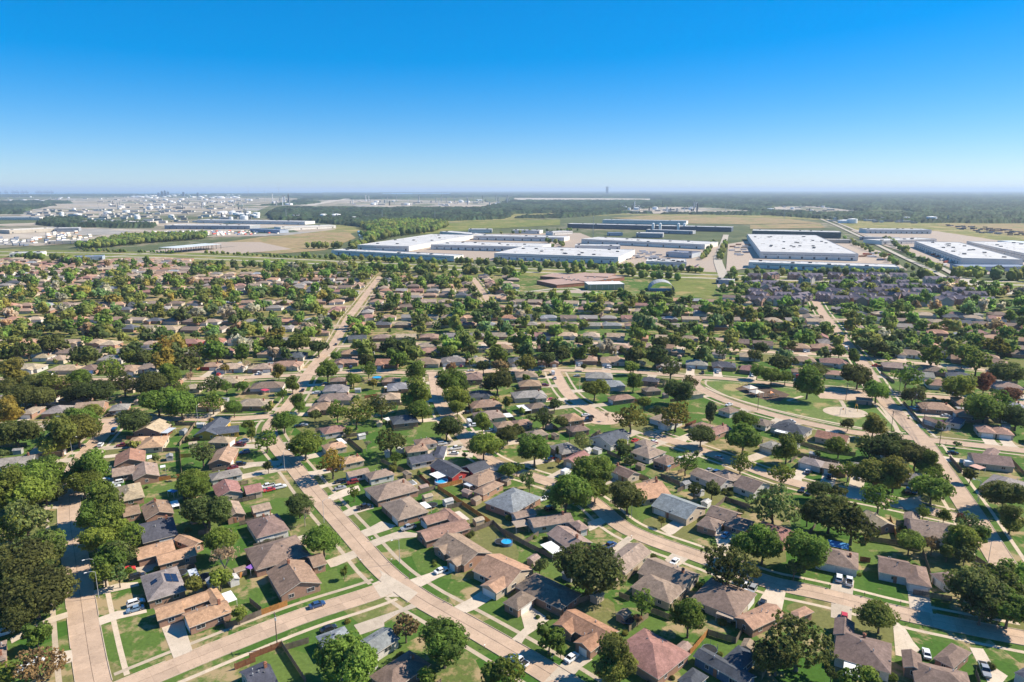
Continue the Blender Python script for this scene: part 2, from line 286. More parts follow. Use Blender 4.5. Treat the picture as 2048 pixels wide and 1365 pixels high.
HOUSE_DATA=[('t','k',[(-149.7,247.5,2.16,16.1,9.6,'h')]),
('b','k',[(-130.8,232.3,2.18,12.8,9.5,'g'),(-140.4,232.0,0.61,5.7,8.5,'g')]),
('s','k',[(-123.3,217.4,0.61,10.8,15.9,'g')]),
('o','k',[(-117.2,203.9,0.61,11.1,8.7,'g'),(-108.5,200.4,0.61,11.3,7.2,'g'),(-108.7,209.7,-0.55,10.9,4.5,'g')]),
('g','k',[(-104.8,184.4,2.18,16.2,10.3,'h')]),
('o','k',[(-96.4,170.9,0.62,6.9,7.3,'g'),(-85.1,169.5,0.69,11.3,7.7,'g'),(-84.5,175.2,2.26,14.5,3.8,'g'),(-92.3,175.3,0.69,9.3,5.6,'g')]),
('d','k',[(-130.9,153.6,-0.96,9.1,2.3,'h')]),
('s','c',[(-61.4,143.8,0.69,6.1,9.9,'g')]),
('r','c',[(-112.1,250.1,2.12,13.0,9.6,'g'),(-102.5,250.7,0.55,6.4,8.6,'g')]),
('p','k',[(-103.0,232.6,2.14,12.5,6.5,'g'),(-93.4,234.4,0.57,6.6,6.4,'g')]),
('d','w',[(-86.1,220.4,2.17,14.9,11.2,'h')]),
('d','k',[(-76.7,202.5,0.59,17.1,15.7,'h')]),
('b','k',[(-66.5,187.4,2.16,15.6,12.3,'g'),(-62.4,197.4,0.58,4.4,7.9,'g')]),
('p','k',[(-47.6,250.1,0.6,17.6,13.8,'h')]),
('p','k',[(-40.0,234.1,2.16,16.1,12.4,'h')]),
('b','k',[(-23.8,217.1,0.58,17.4,8.2,'g'),(-20.9,226.0,2.15,14.9,4.8,'g'),(-27.7,226.3,0.58,9.7,6.8,'g')]),
('b','k',[(-16.5,204.4,2.29,17.3,11.5,'g'),(-22.4,204.6,0.72,4.5,6.2,'g'),(-17.5,197.4,0.79,5.0,5.5,'g')]),
('o','c',[(-2.6,191.6,2.44,14.5,13.4,'g'),(-4.8,183.6,0.86,6.9,6.5,'g')]),
('d','k',[(10.5,180.6,2.42,17.6,10.2,'h'),(2.2,175.7,0.86,8.3,5.8,'h')]),
('n','k',[(20.5,163.4,-0.75,14.8,8.3,'g'),(15.2,164.3,0.84,5.6,6.4,'g'),(20.3,157.3,0.8,6.4,5.7,'g')]),
('r','k',[(35.5,153.0,2.31,14.5,13.9,'h')]),
('s','b',[(52.6,147.8,-0.83,14.7,5.0,'g'),(57.6,151.1,0.74,8.3,5.5,'h'),(43.8,143.6,0.74,6.6,4.5,'h')]),
('p','c',[(48.2,189.5,-0.71,15.4,11.8,'g'),(43.6,182.2,-0.71,13.0,10.7,'h')]),
('p','c',[(36.9,198.8,0.87,16.7,8.9,'g')]),
('p','k',[(19.4,211.4,-0.99,13.4,9.5,'g'),(23.6,220.6,-1.09,6.9,4.4,'h')]),
('p','w',[(13.8,224.5,0.32,15.5,7.2,'g'),(4.2,229.4,0.45,8.4,5.1,'g')]),
('k','k',[(0.5,240.6,0.89,17.4,14.3,'h')]),
('k','c',[(62.2,235.0,2.34,15.4,13.8,'g')]),
('d','k',[(77.2,229.1,-0.68,10.2,9.4,'g'),(70.3,222.3,0.89,8.7,7.1,'h'),(80.5,222.3,0.86,9.5,7.8,'h')]),
('o','c',[(53.5,249.3,0.38,12.3,14.2,'g')]),
('d','c',[(61.5,177.5,0.88,14.9,14.0,'h')]),
('o','k',[(68.7,168.1,0.54,13.4,6.5,'g'),(81.1,170.0,0.49,6.3,3.2,'h')]),
('r','k',[(90.0,215.5,-0.75,12.4,11.6,'h')]),
('d','w',[(104.4,199.2,-0.46,12.5,11.5,'h')]),
('d','w',[(119.5,193.5,-0.45,8.8,11.1,'g'),(124.1,188.9,1.16,12.5,6.6,'h')]),
('d','w',[(132.2,187.2,0.17,6.4,6.1,'h')]),
('d','w',[(90.0,153.8,1.06,13.1,12.9,'h'),(89.4,162.7,1.09,8.2,5.0,'g')]),
('d','k',[(100.3,149.7,1.13,7.3,4.4,'g'),(104.0,143.9,-0.41,12.2,8.9,'h'),(111.8,151.9,0.62,10.3,4.8,'h')]),
('s','w',[(126.4,145.6,0.45,6.6,2.9,'h')]),
('t','k',[(130.4,224.5,1.78,10.8,7.2,'g')]),
('p','w',[(145.8,217.9,-0.36,13.5,13.3,'g'),(144.3,226.8,1.01,6.1,5.1,'g')]),
('g','c',[(197.5,254.0,0.7,17.7,13.3,'h')]),
('d','w',[(95.9,254.2,-0.87,9.6,12.7,'g')]),
('p','w',[(81.8,261.5,2.21,15.7,8.7,'g'),(89.0,263.4,0.63,10.2,9.9,'h')]),
('k','k',[(-46.4,158.2,-0.98,8.0,7.9,'h')]),
('k','w',[(-34.7,157.8,0.87,7.9,7.3,'g')]),
('d','k',[(-27.4,146.3,0.86,12.8,8.2,'h')]),
('t','k',[(-177.8,321.1,1.58,13.6,13.2,'g')]),
('o','c',[(-167.8,301.4,1.83,14.9,11.4,'h'),(-176.2,304.6,1.83,8.3,7.8,'h')]),
('n','k',[(-167.8,281.8,2.04,14.6,11.9,'g')]),
('p','k',[(-153.4,267.2,2.1,15.2,9.7,'g'),(-163.0,268.0,0.5,8.4,9.4,'g')]),
('s','y',[(-148.2,321.3,1.64,20.4,10.8,'g'),(-140.3,317.9,0.38,11.8,9.3,'g')]),
('t','k',[(-136.8,304.6,-0.1,10.4,8.2,'h')]),
('b','k',[(-127.6,283.9,1.74,16.5,9.6,'g')]),
('g','w',[(-118.9,264.8,0.57,12.2,7.8,'h')]),
('p','k',[(-256.9,348.6,1.64,12.8,7.5,'h')]),
('g','k',[(-243.0,349.7,1.72,13.2,12.7,'h')]),
('b','k',[(-228.3,354.0,0.32,13.9,16.0,'g')]),
('g','k',[(-212.7,353.9,1.92,10.8,9.2,'h')]),
('g','w',[(-214.3,278.2,0.35,12.7,11.6,'g')]),
('t','w',[(-324.3,440.3,0.03,23.1,12.3,'h'),(-317.9,435.6,-1.54,8.0,6.6,'g')]),
('t','c',[(-294.1,437.3,0.03,20.2,12.3,'h')]),
('d','k',[(-279.1,437.7,0.03,12.9,12.3,'h')]),
('b','c',[(-252.7,436.8,0.03,14.2,12.3,'h'),(-248.7,432.0,-1.54,8.0,6.6,'g')]),
('p','w',[(-241.4,440.3,0.04,14.7,12.3,'h'),(-237.2,435.5,-1.53,8.0,6.6,'g')]),
('b','r',[(-202.2,445.4,0.06,11.4,9.3,'h')]),
('t','w',[(-186.8,441.2,0.07,18.0,12.3,'h'),(-191.3,436.0,-1.5,8.0,6.6,'h')]),
('t','c',[(-170.0,439.7,0.15,10.7,8.7,'h')]),
('t','w',[(-331.9,469.9,0.01,11.6,9.5,'h')]),
('t','c',[(-316.7,464.3,0.01,12.5,12.3,'h')]),
('g','w',[(-279.5,464.2,0.02,18.2,12.3,'h')]),
('b','r',[(-258.5,471.0,0.02,20.4,12.3,'h')]),
('t','c',[(-190.7,393.3,0.06,9.9,8.1,'h')]),
('p','k',[(-142.6,361.9,-0.01,17.1,12.3,'h')]),
('r','r',[(-250.1,517.4,0.03,18.9,12.3,'h'),(-255.1,512.3,-1.54,8.0,6.6,'h')]),
('t','k',[(-308.2,512.0,0.0,12.7,12.3,'h')]),
('t','w',[(-278.4,512.9,0.02,11.5,9.4,'h')]),
('d','w',[(-147.3,396.3,0.17,19.1,12.3,'h')]),
('b','c',[(-174.5,482.6,0.07,18.8,12.3,'h'),(-179.9,487.2,1.64,8.0,6.6,'g')]),
('s','c',[(-155.2,475.2,0.06,16.2,12.3,'h'),(-150.5,470.6,-1.51,8.0,6.6,'h')]),
('p','k',[(-165.8,440.8,0.17,12.8,12.3,'h')]),
('b','c',[(-152.2,447.7,0.09,20.5,12.3,'h'),(-146.2,443.3,-1.48,8.0,6.6,'g')]),
('b','k',[(-113.9,456.7,0.13,16.2,12.3,'h'),(-117.6,451.3,-1.44,8.0,6.6,'g')]),
('o','k',[(-116.8,482.4,0.06,13.9,12.3,'h'),(-113.3,487.5,1.63,8.0,6.6,'g')]),
('d','k',[(-107.7,409.1,0.17,10.6,8.6,'h')]),
('g','w',[(-104.4,390.4,0.14,14.8,12.3,'h'),(-99.8,386.1,-1.43,8.0,6.6,'h')]),
('p','c',[(-99.6,372.3,0.06,20.1,12.3,'h'),(-104.7,367.1,-1.51,8.0,6.6,'g')]),
('b','k',[(-102.2,355.3,0.01,13.8,12.3,'h'),(-105.9,350.3,-1.56,8.0,6.6,'h')]),
('r','w',[(-88.0,318.9,0.54,11.8,9.6,'h')]),
('o','c',[(-82.0,296.7,0.58,9.9,8.1,'h')]),
('o','c',[(-70.5,280.4,0.56,9.9,8.1,'h')]),
('b','c',[(-43.7,293.4,0.35,9.9,8.1,'h')]),
('b','w',[(-40.7,302.5,0.35,9.9,8.1,'h')]),
('s','k',[(-55.5,334.0,0.32,13.1,12.3,'h')]),
('t','c',[(-69.8,373.5,0.17,12.3,12.3,'h')]),
('k','k',[(-67.8,394.4,0.16,14.0,12.3,'h'),(-70.7,388.9,-1.41,8.0,6.6,'h')]),
('b','k',[(-75.0,408.8,0.15,11.6,9.4,'h')]),
('b','c',[(-57.8,454.4,-0.04,17.5,12.3,'h'),(-62.7,449.7,-1.61,8.0,6.6,'h')]),
('b','k',[(-60.3,487.2,0.07,17.4,12.3,'h')]),
('g','w',[(-40.8,459.9,0.1,16.8,12.3,'h'),(-44.8,454.6,-1.47,8.0,6.6,'g')]),
('t','w',[(-22.7,459.2,0.16,14.7,12.3,'h'),(-18.0,455.0,-1.41,8.0,6.6,'g')]),
('s','w',[(-18.6,378.3,0.21,13.7,12.3,'h'),(-14.0,374.3,-1.36,8.0,6.6,'g')]),
('b','k',[(-15.0,360.1,0.29,17.0,12.3,'h')]),
('p','c',[(-12.2,341.1,0.33,15.4,12.3,'h'),(-14.5,335.1,-1.24,8.0,6.6,'g')]),
('d','k',[(-25.4,414.9,0.1,13.6,12.3,'h'),(-22.2,420.2,1.67,8.0,6.6,'g')]),
('t','c',[(-21.3,496.7,0.06,9.9,8.1,'h')]),
('b','c',[(-7.8,498.9,0.04,17.1,12.3,'h')]),
('b','k',[(-4.0,326.3,0.34,9.9,8.1,'h')]),
('p','w',[(9.2,420.7,0.07,14.2,12.3,'h')]),
('b','k',[(10.7,400.4,0.11,13.8,12.3,'h')]),
('g','c',[(9.7,377.6,0.21,19.4,12.3,'h'),(15.8,373.9,-1.36,8.0,6.6,'h')]),
('d','k',[(13.3,356.6,0.37,10.7,8.7,'h')]),
('d','k',[(32.5,320.6,0.37,9.9,8.1,'h')]),
('b','k',[(4.8,329.1,0.34,9.9,8.1,'h')]),
('p','k',[(11.8,313.5,0.42,9.9,8.1,'h')]),
('g','w',[(55.2,418.2,-0.11,17.2,12.3,'h')]),
('k','w',[(58.1,399.0,0.14,19.5,12.3,'h')]),
('s','k',[(86.3,409.2,-0.33,10.4,8.5,'h')]),
('d','k',[(82.3,388.0,0.24,9.9,8.1,'h')]),
('b','w',[(95.1,324.3,0.73,9.9,8.1,'h')]),
('d','w',[(116.7,349.5,0.61,9.9,8.1,'h')]),
('d','w',[(127.6,329.4,0.73,9.9,8.1,'h')]),
('d','k',[(67.5,279.9,0.69,9.9,8.1,'h')]),
('b','k',[(51.5,462.6,-0.09,16.3,12.3,'h')]),
('b','c',[(69.9,460.0,-0.12,16.8,12.3,'h'),(64.8,455.7,-1.69,8.0,6.6,'h')]),
('g','w',[(126.0,451.3,-0.27,14.7,12.3,'h')]),
('s','k',[(142.7,446.0,-0.25,15.7,12.3,'h'),(137.4,442.3,-1.82,8.0,6.6,'g')]),
('r','k',[(157.5,436.3,-0.46,12.8,12.3,'h')]),
('t','w',[(169.5,472.7,-0.3,14.3,12.3,'h')]),
('o','k',[(121.7,486.2,-0.25,9.9,8.1,'h')]),
('g','w',[(149.4,478.5,-0.33,9.9,8.1,'h')]),
('r','k',[(28.0,500.8,0.03,17.8,12.3,'h')]),
('b','r',[(46.9,502.0,-0.02,17.9,12.3,'h'),(42.2,507.0,1.55,8.0,6.6,'g')]),
('g','w',[(65.6,498.7,-0.12,17.3,12.3,'h')]),
('b','k',[(82.4,496.5,-0.17,15.2,12.3,'h')]),
('t','c',[(13.1,497.8,0.03,9.9,8.1,'h')]),
('s','w',[(138.5,321.2,-0.77,16.8,12.3,'h'),(138.7,327.9,0.8,8.0,6.6,'g')]),
('g','w',[(130.3,277.9,-0.74,9.9,8.1,'h')]),
('g','w',[(120.3,297.5,0.63,9.9,8.1,'h')]),
('t','k',[(137.8,272.6,-0.53,9.9,8.1,'h')]),
('g','k',[(149.8,272.3,-0.53,9.9,8.1,'h')]),
('g','w',[(164.5,263.0,-0.33,9.9,8.1,'h')]),
('b','k',[(230.6,355.3,-0.25,16.7,12.3,'h')]),
('b','w',[(261.2,401.2,-0.27,15.0,12.3,'h'),(263.8,395.4,-1.84,8.0,6.6,'h')]),
('p','k',[(258.5,442.7,-0.33,19.3,12.3,'h'),(255.2,449.0,1.24,8.0,6.6,'h')]),
('d','k',[(274.8,435.2,-0.48,19.8,12.3,'h')]),
('t','w',[(291.9,434.5,-0.51,9.9,8.1,'h')]),
('p','w',[(287.6,480.5,-0.46,18.5,12.3,'h'),(280.9,478.3,-2.03,8.0,6.6,'h')]),
('s','w',[(308.5,480.7,-0.48,18.5,12.3,'h')]),
('p','k',[(335.2,505.1,-0.5,18.4,12.3,'h')]),
('b','w',[(299.7,512.5,-0.28,15.8,12.3,'h')]),
('b','w',[(202.3,460.8,-0.23,16.4,12.3,'h')]),
('r','w',[(221.6,455.5,-0.33,18.4,12.3,'h'),(224.7,449.2,-1.9,8.0,6.6,'g')]),
('b','w',[(207.8,424.4,-0.35,11.7,9.5,'h')]),
('b','k',[(187.2,430.1,-0.33,9.9,8.1,'h')]),
('b','k',[(215.2,501.6,-0.19,17.8,12.3,'h')]),
('o','k',[(233.8,500.4,-0.25,16.8,12.3,'h'),(237.0,494.5,-1.82,8.0,6.6,'g')]),
('p','w',[(298.7,397.1,-0.28,14.7,12.3,'h')]),
('b','k',[(338.7,468.7,-0.55,9.9,8.1,'h')]),
('o','k',[(31.1,337.2,1.94,11.4,9.2,'h')]),
('s','w',[(46.0,306.2,0.74,13.8,13.7,'g'),(51.4,313.0,0.74,7.6,8.7,'g')]),
('p','w',[(61.2,289.6,0.72,12.5,11.5,'h'),(62.2,300.5,0.74,7.8,7.8,'h')]),
('b','k',[(62.0,371.6,0.39,14.2,8.1,'h')]),
('r','k',[(101.0,317.9,0.71,14.4,7.2,'g')]),
('g','k',[(24.2,293.8,2.06,12.0,10.8,'h')]),
('r','c',[(28.4,283.0,0.9,12.7,6.4,'g')]),
('d','c',[(46.8,267.2,2.25,11.6,7.9,'g')]),
('b','k',[(56.6,257.2,0.45,6.6,4.7,'h')]),
('n','c',[(153.3,308.7,-0.64,14.2,10.4,'g')]),
('b','w',[(216.2,330.4,1.88,13.5,5.1,'g')]),
('s','w',[(227.0,332.3,0.8,11.3,7.0,'h')]),
('b','c',[(233.1,319.2,1.2,11.1,7.6,'h')]),
('b','c',[(240.0,316.5,1.2,10.6,7.5,'h')]),
('d','c',[(209.0,280.1,-0.34,15.0,12.1,'g'),(214.7,288.1,0.76,11.6,5.0,'g')]),
('p','w',[(-55.1,265.0,0.57,10.7,7.6,'h'),(-64.6,266.6,0.56,9.2,5.7,'g')]),
('s','w',[(-40.2,281.2,0.49,10.9,8.1,'g'),(-32.3,289.6,1.55,14.2,4.8,'h')]),
('s','r',[(-26.5,270.2,2.28,16.8,9.2,'g'),(-15.5,271.8,0.75,9.8,9.0,'g')]),
('b','k',[(-11.9,261.5,0.8,15.0,9.9,'h'),(-9.3,251.8,0.92,13.2,5.6,'h')])]
TREE_DATA=[(-183.0,230.1,9.3,'g'),(-179.4,236.0,9.6,'g'),(-177.9,241.6,6.3,'d'),(-164.4,212.8,9.6,'p'),(-149.4,186.3,9.0,'d'),(-147.7,193.1,9.1,'d'),(-149.6,200.7,6.1,'g'),(-139.6,170.1,8.4,'d'),(-133.5,171.0,8.8,'d'),(-139.4,183.9,5.6,'d'),(-148.9,182.2,7.0,'d'),(-134.0,165.2,5.3,'d'),(-124.4,157.5,3.8,'g'),(-168.0,209.0,7.2,'g'),(-146.3,225.4,7.9,'g'),(-147.1,219.2,5.4,'g'),(-134.9,211.7,6.8,'g'),(-134.4,203.8,6.0,'g'),(-126.8,205.8,6.0,'g'),(-124.9,192.7,6.0,'g'),(-122.4,194.5,5.7,'p'),(-123.4,186.4,4.4,'g'),(-113.8,143.8,6.3,'o'),(-122.0,142.3,3.4,'g'),(-107.3,222.1,8.6,'d'),(-95.8,203.0,5.9,'g'),(-89.1,191.6,5.9,'b'),(-94.2,182.0,3.1,'v'),(-87.6,184.3,3.6,'g'),(-75.6,168.2,2.4,'g'),(-167.1,247.7,6.1,'g'),(-122.6,245.1,5.9,'g'),(-118.9,186.1,3.3,'p'),(-78.0,231.2,5.7,'d'),(-74.3,225.0,4.1,'b'),(-61.7,203.9,5.9,'g'),(-61.1,244.8,2.7,'g'),(-51.9,190.8,1.5,'g'),(-28.2,160.4,4.2,'o'),(-39.3,143.2,8.0,'g'),(-17.0,150.6,6.8,'g'),(-20.6,143.3,2.4,'g'),(-4.2,143.8,3.4,'g'),(22.4,183.1,9.6,'d'),(19.7,234.0,8.6,'g'),(31.9,244.0,5.1,'g'),(42.9,234.7,7.4,'d'),(53.4,224.0,1.8,'v'),(36.6,171.2,4.4,'g'),(47.3,162.5,5.4,'g'),(64.7,184.7,8.9,'d'),(75.5,200.5,5.7,'g'),(9.6,156.0,4.1,'g'),(24.8,145.1,6.0,'v'),(-0.7,141.6,5.1,'g'),(12.5,153.6,1.5,'g'),(8.7,192.5,2.9,'p'),(77.8,246.5,4.0,'d'),(71.0,247.1,3.7,'d'),(7.0,252.7,2.4,'p'),(34.8,167.3,1.4,'o'),(92.0,221.7,9.6,'p'),(105.7,224.7,4.5,'d'),(111.1,219.9,8.6,'d'),(114.9,211.6,9.0,'d'),(119.2,245.7,4.6,'d'),(125.4,245.4,3.9,'d'),(135.6,233.7,6.6,'g'),(160.7,242.6,6.6,'g'),(184.5,237.0,7.6,'d'),(174.2,219.1,5.0,'v'),(160.3,224.4,2.3,'r'),(156.5,212.8,5.8,'p'),(155.6,226.3,2.7,'g'),(149.3,228.4,2.9,'g'),(130.9,205.1,4.4,'g'),(138.6,205.2,3.3,'o'),(146.4,204.0,5.8,'g'),(158.0,210.1,3.8,'g'),(145.3,198.8,3.3,'d'),(140.8,200.9,3.0,'v'),(80.6,199.6,6.3,'g'),(92.3,194.8,7.7,'g'),(74.0,189.3,2.5,'d'),(87.1,190.4,3.1,'p'),(99.8,164.4,5.2,'v'),(71.3,149.6,9.6,'d'),(65.4,147.8,5.7,'d'),(130.6,174.5,8.3,'d'),(139.0,175.1,9.1,'d'),(146.5,178.3,6.9,'g'),(136.0,166.5,6.5,'g'),(129.5,168.0,5.9,'d'),(80.6,141.1,3.5,'g'),(85.8,142.8,2.9,'g'),(77.8,144.8,2.2,'d'),(-299.7,397.4,9.6,'v'),(-339.0,464.9,9.6,'d'),(-349.1,459.3,8.9,'d'),(-334.5,484.7,9.6,'d'),(-287.5,446.5,9.6,'d'),(-248.3,407.7,9.6,'g'),(-261.4,453.5,5.5,'g'),(-252.2,452.4,6.5,'d'),(-224.5,431.4,9.1,'y'),(-207.4,426.1,9.6,'d'),(-244.5,470.2,9.4,'y'),(-223.5,474.1,6.0,'g'),(-203.9,457.9,9.6,'g'),(-187.1,458.7,7.2,'g'),(-266.6,383.6,9.6,'v'),(-278.3,385.6,8.3,'d'),(-265.1,356.2,9.2,'d'),(-255.7,330.7,7.4,'y'),(-256.3,390.3,7.8,'g'),(-233.6,366.2,9.0,'d'),(-225.8,382.3,9.6,'d'),(-209.0,382.3,9.6,'d'),(-207.4,399.5,7.5,'g'),(-191.4,375.4,6.6,'g'),(-187.7,346.0,9.6,'g'),(-172.6,340.7,9.2,'g'),(-160.5,350.0,7.2,'g'),(-176.5,384.1,7.9,'d'),(-167.7,385.3,4.9,'g'),(-158.9,387.2,4.2,'g'),(-147.2,344.9,5.0,'g'),(-198.9,406.8,4.8,'b'),(-174.9,439.4,4.3,'b'),(-188.2,433.1,3.4,'y'),(-228.8,298.5,9.6,'d'),(-208.8,313.8,9.6,'g'),(-202.0,300.8,9.6,'v'),(-203.7,290.9,9.6,'v'),(-214.9,332.4,6.2,'v'),(-185.2,316.8,8.4,'d'),(-180.2,239.4,9.6,'g'),(-188.9,240.9,9.4,'g'),(-181.5,250.2,7.5,'g'),(-189.7,265.2,4.2,'g'),(-201.5,270.2,3.6,'g'),(-168.5,256.4,8.1,'g'),(-173.1,256.3,6.2,'g'),(-134.5,279.0,5.9,'p'),(-125.9,252.8,5.4,'g'),(-130.4,321.1,3.4,'g'),(-124.7,309.2,3.1,'g'),(-258.0,359.6,7.8,'d'),(-244.6,366.8,7.7,'d'),(-228.6,369.2,6.7,'d'),(-291.7,377.6,7.4,'d'),(-170.6,489.2,8.6,'g'),(-155.4,481.9,9.5,'g'),(-139.5,479.3,7.5,'d'),(-123.3,464.6,3.8,'g'),(-115.3,411.8,8.3,'g'),(-97.8,443.5,5.9,'d'),(-90.9,418.1,6.2,'g'),(-96.3,399.9,5.4,'g'),(-84.0,396.9,3.3,'v'),(-104.6,480.6,7.1,'d'),(-86.0,472.6,9.6,'d'),(-75.9,476.6,9.6,'d'),(-77.6,443.5,7.5,'g'),(-58.8,409.3,7.1,'g'),(-46.1,472.8,5.3,'g'),(-29.4,476.1,6.0,'d'),(-9.2,453.9,7.5,'g'),(-39.5,427.1,4.5,'o'),(-8.0,432.2,5.5,'o'),(-18.6,431.5,5.5,'d'),(-33.8,379.8,9.6,'g'),(-8.6,384.9,9.6,'d'),(-30.0,358.3,7.5,'g'),(-29.0,345.5,4.8,'g'),(-51.2,353.4,9.3,'g'),(-46.4,337.1,6.4,'g'),(-129.7,387.8,4.9,'g'),(-130.7,372.6,4.0,'g'),(-147.3,416.2,5.1,'v'),(-114.9,351.2,5.0,'g'),(-112.8,320.4,6.0,'g'),(-102.3,337.2,3.4,'d'),(-68.2,339.8,8.7,'d'),(-78.2,326.3,8.8,'v'),(-90.1,335.9,6.9,'g'),(-54.4,289.9,9.0,'d'),(-92.2,286.4,7.6,'g'),(-112.4,294.8,6.6,'g'),(-74.7,266.1,7.1,'y'),(-50.5,279.2,3.3,'g'),(-31.6,310.3,7.2,'d'),(-14.6,318.3,5.4,'g'),(-12.7,286.2,7.0,'g'),(-5.6,295.4,3.4,'g'),(-2.2,305.7,5.2,'d'),(-1.4,264.2,4.0,'g'),(-21.0,285.5,1.6,'y'),(-103.7,271.7,2.4,'d'),(-3.3,357.1,3.8,'v'),(-50.1,270.0,2.5,'v'),(-67.2,296.7,2.7,'b'),(5.4,476.9,5.5,'v'),(9.0,435.3,7.2,'v'),(23.7,447.9,6.8,'d'),(34.8,461.7,7.0,'d'),(47.8,461.2,6.5,'g'),(47.9,440.4,2.3,'d'),(60.6,488.0,3.5,'d'),(84.2,456.0,7.7,'d'),(108.0,487.4,7.5,'d'),(99.7,448.3,9.0,'d'),(99.9,415.7,8.8,'d'),(77.2,429.6,5.0,'g'),(72.2,391.7,5.4,'g'),(92.5,364.6,9.6,'d'),(107.0,393.9,6.2,'d'),(47.0,374.1,7.5,'g'),(8.5,406.2,3.3,'g'),(23.1,354.9,4.0,'d'),(15.7,325.8,6.8,'d'),(24.5,326.7,3.7,'d'),(2.4,313.9,3.7,'d'),(9.8,279.6,8.0,'g'),(50.2,339.2,2.1,'b'),(58.4,319.5,9.2,'v'),(72.2,355.9,4.1,'g'),(81.7,324.7,9.5,'v'),(75.7,342.9,4.5,'d'),(101.5,332.6,5.2,'c'),(115.6,323.0,5.8,'g'),(104.5,291.6,8.8,'g'),(88.2,301.9,6.3,'d'),(95.8,268.1,6.0,'g'),(73.1,269.2,5.5,'g'),(32.5,293.9,5.3,'p'),(20.2,287.9,1.8,'c'),(20.1,278.6,1.5,'o'),(49.7,287.2,4.0,'d'),(51.2,275.9,3.1,'d'),(32.6,255.9,8.3,'g'),(6.5,256.2,3.4,'p'),(2.1,268.3,3.2,'g'),(155.5,418.8,5.0,'g'),(181.2,484.4,5.9,'d'),(169.5,463.5,5.2,'d'),(149.6,470.5,5.7,'p'),(141.7,483.3,5.4,'p'),(175.9,435.6,7.5,'d'),(191.6,449.5,3.9,'d'),(206.9,491.9,4.9,'d'),(192.1,417.9,6.9,'d'),(232.0,470.9,5.8,'g'),(235.9,457.1,5.5,'g'),(169.0,407.1,4.9,'g'),(159.8,405.5,6.4,'g'),(169.8,377.1,9.6,'g'),(208.4,396.9,9.3,'d'),(205.4,369.2,7.9,'g'),(235.6,393.2,9.6,'g'),(223.1,364.3,6.8,'d'),(261.2,477.8,8.0,'d'),(278.6,439.9,9.6,'g'),(312.9,455.4,8.2,'g'),(300.6,427.9,9.6,'v'),(303.9,405.1,9.4,'d'),(349.8,479.0,9.6,'v'),(253.4,371.9,9.6,'g'),(278.1,386.9,6.4,'r'),(277.0,363.8,6.6,'r'),(242.0,333.3,9.6,'g'),(253.9,337.4,9.6,'g'),(251.7,324.0,7.6,'d'),(240.8,362.9,2.5,'d'),(167.7,323.7,3.4,'d'),(174.9,313.8,6.0,'v'),(157.8,283.1,7.8,'d'),(166.2,284.6,8.6,'d'),(170.0,281.3,7.2,'d'),(172.9,274.8,6.8,'d'),(146.6,288.4,5.2,'g'),(120.3,281.4,6.4,'g'),(109.1,257.9,6.0,'g'),(138.9,263.1,5.2,'g'),(133.6,265.7,2.7,'v'),(145.6,256.3,7.2,'v'),(151.6,252.7,7.1,'v'),(174.1,266.8,5.4,'g'),(166.7,250.5,6.0,'g'),(188.0,261.3,3.1,'d'),(133.5,301.2,3.5,'p'),(157.6,270.8,3.7,'d')]
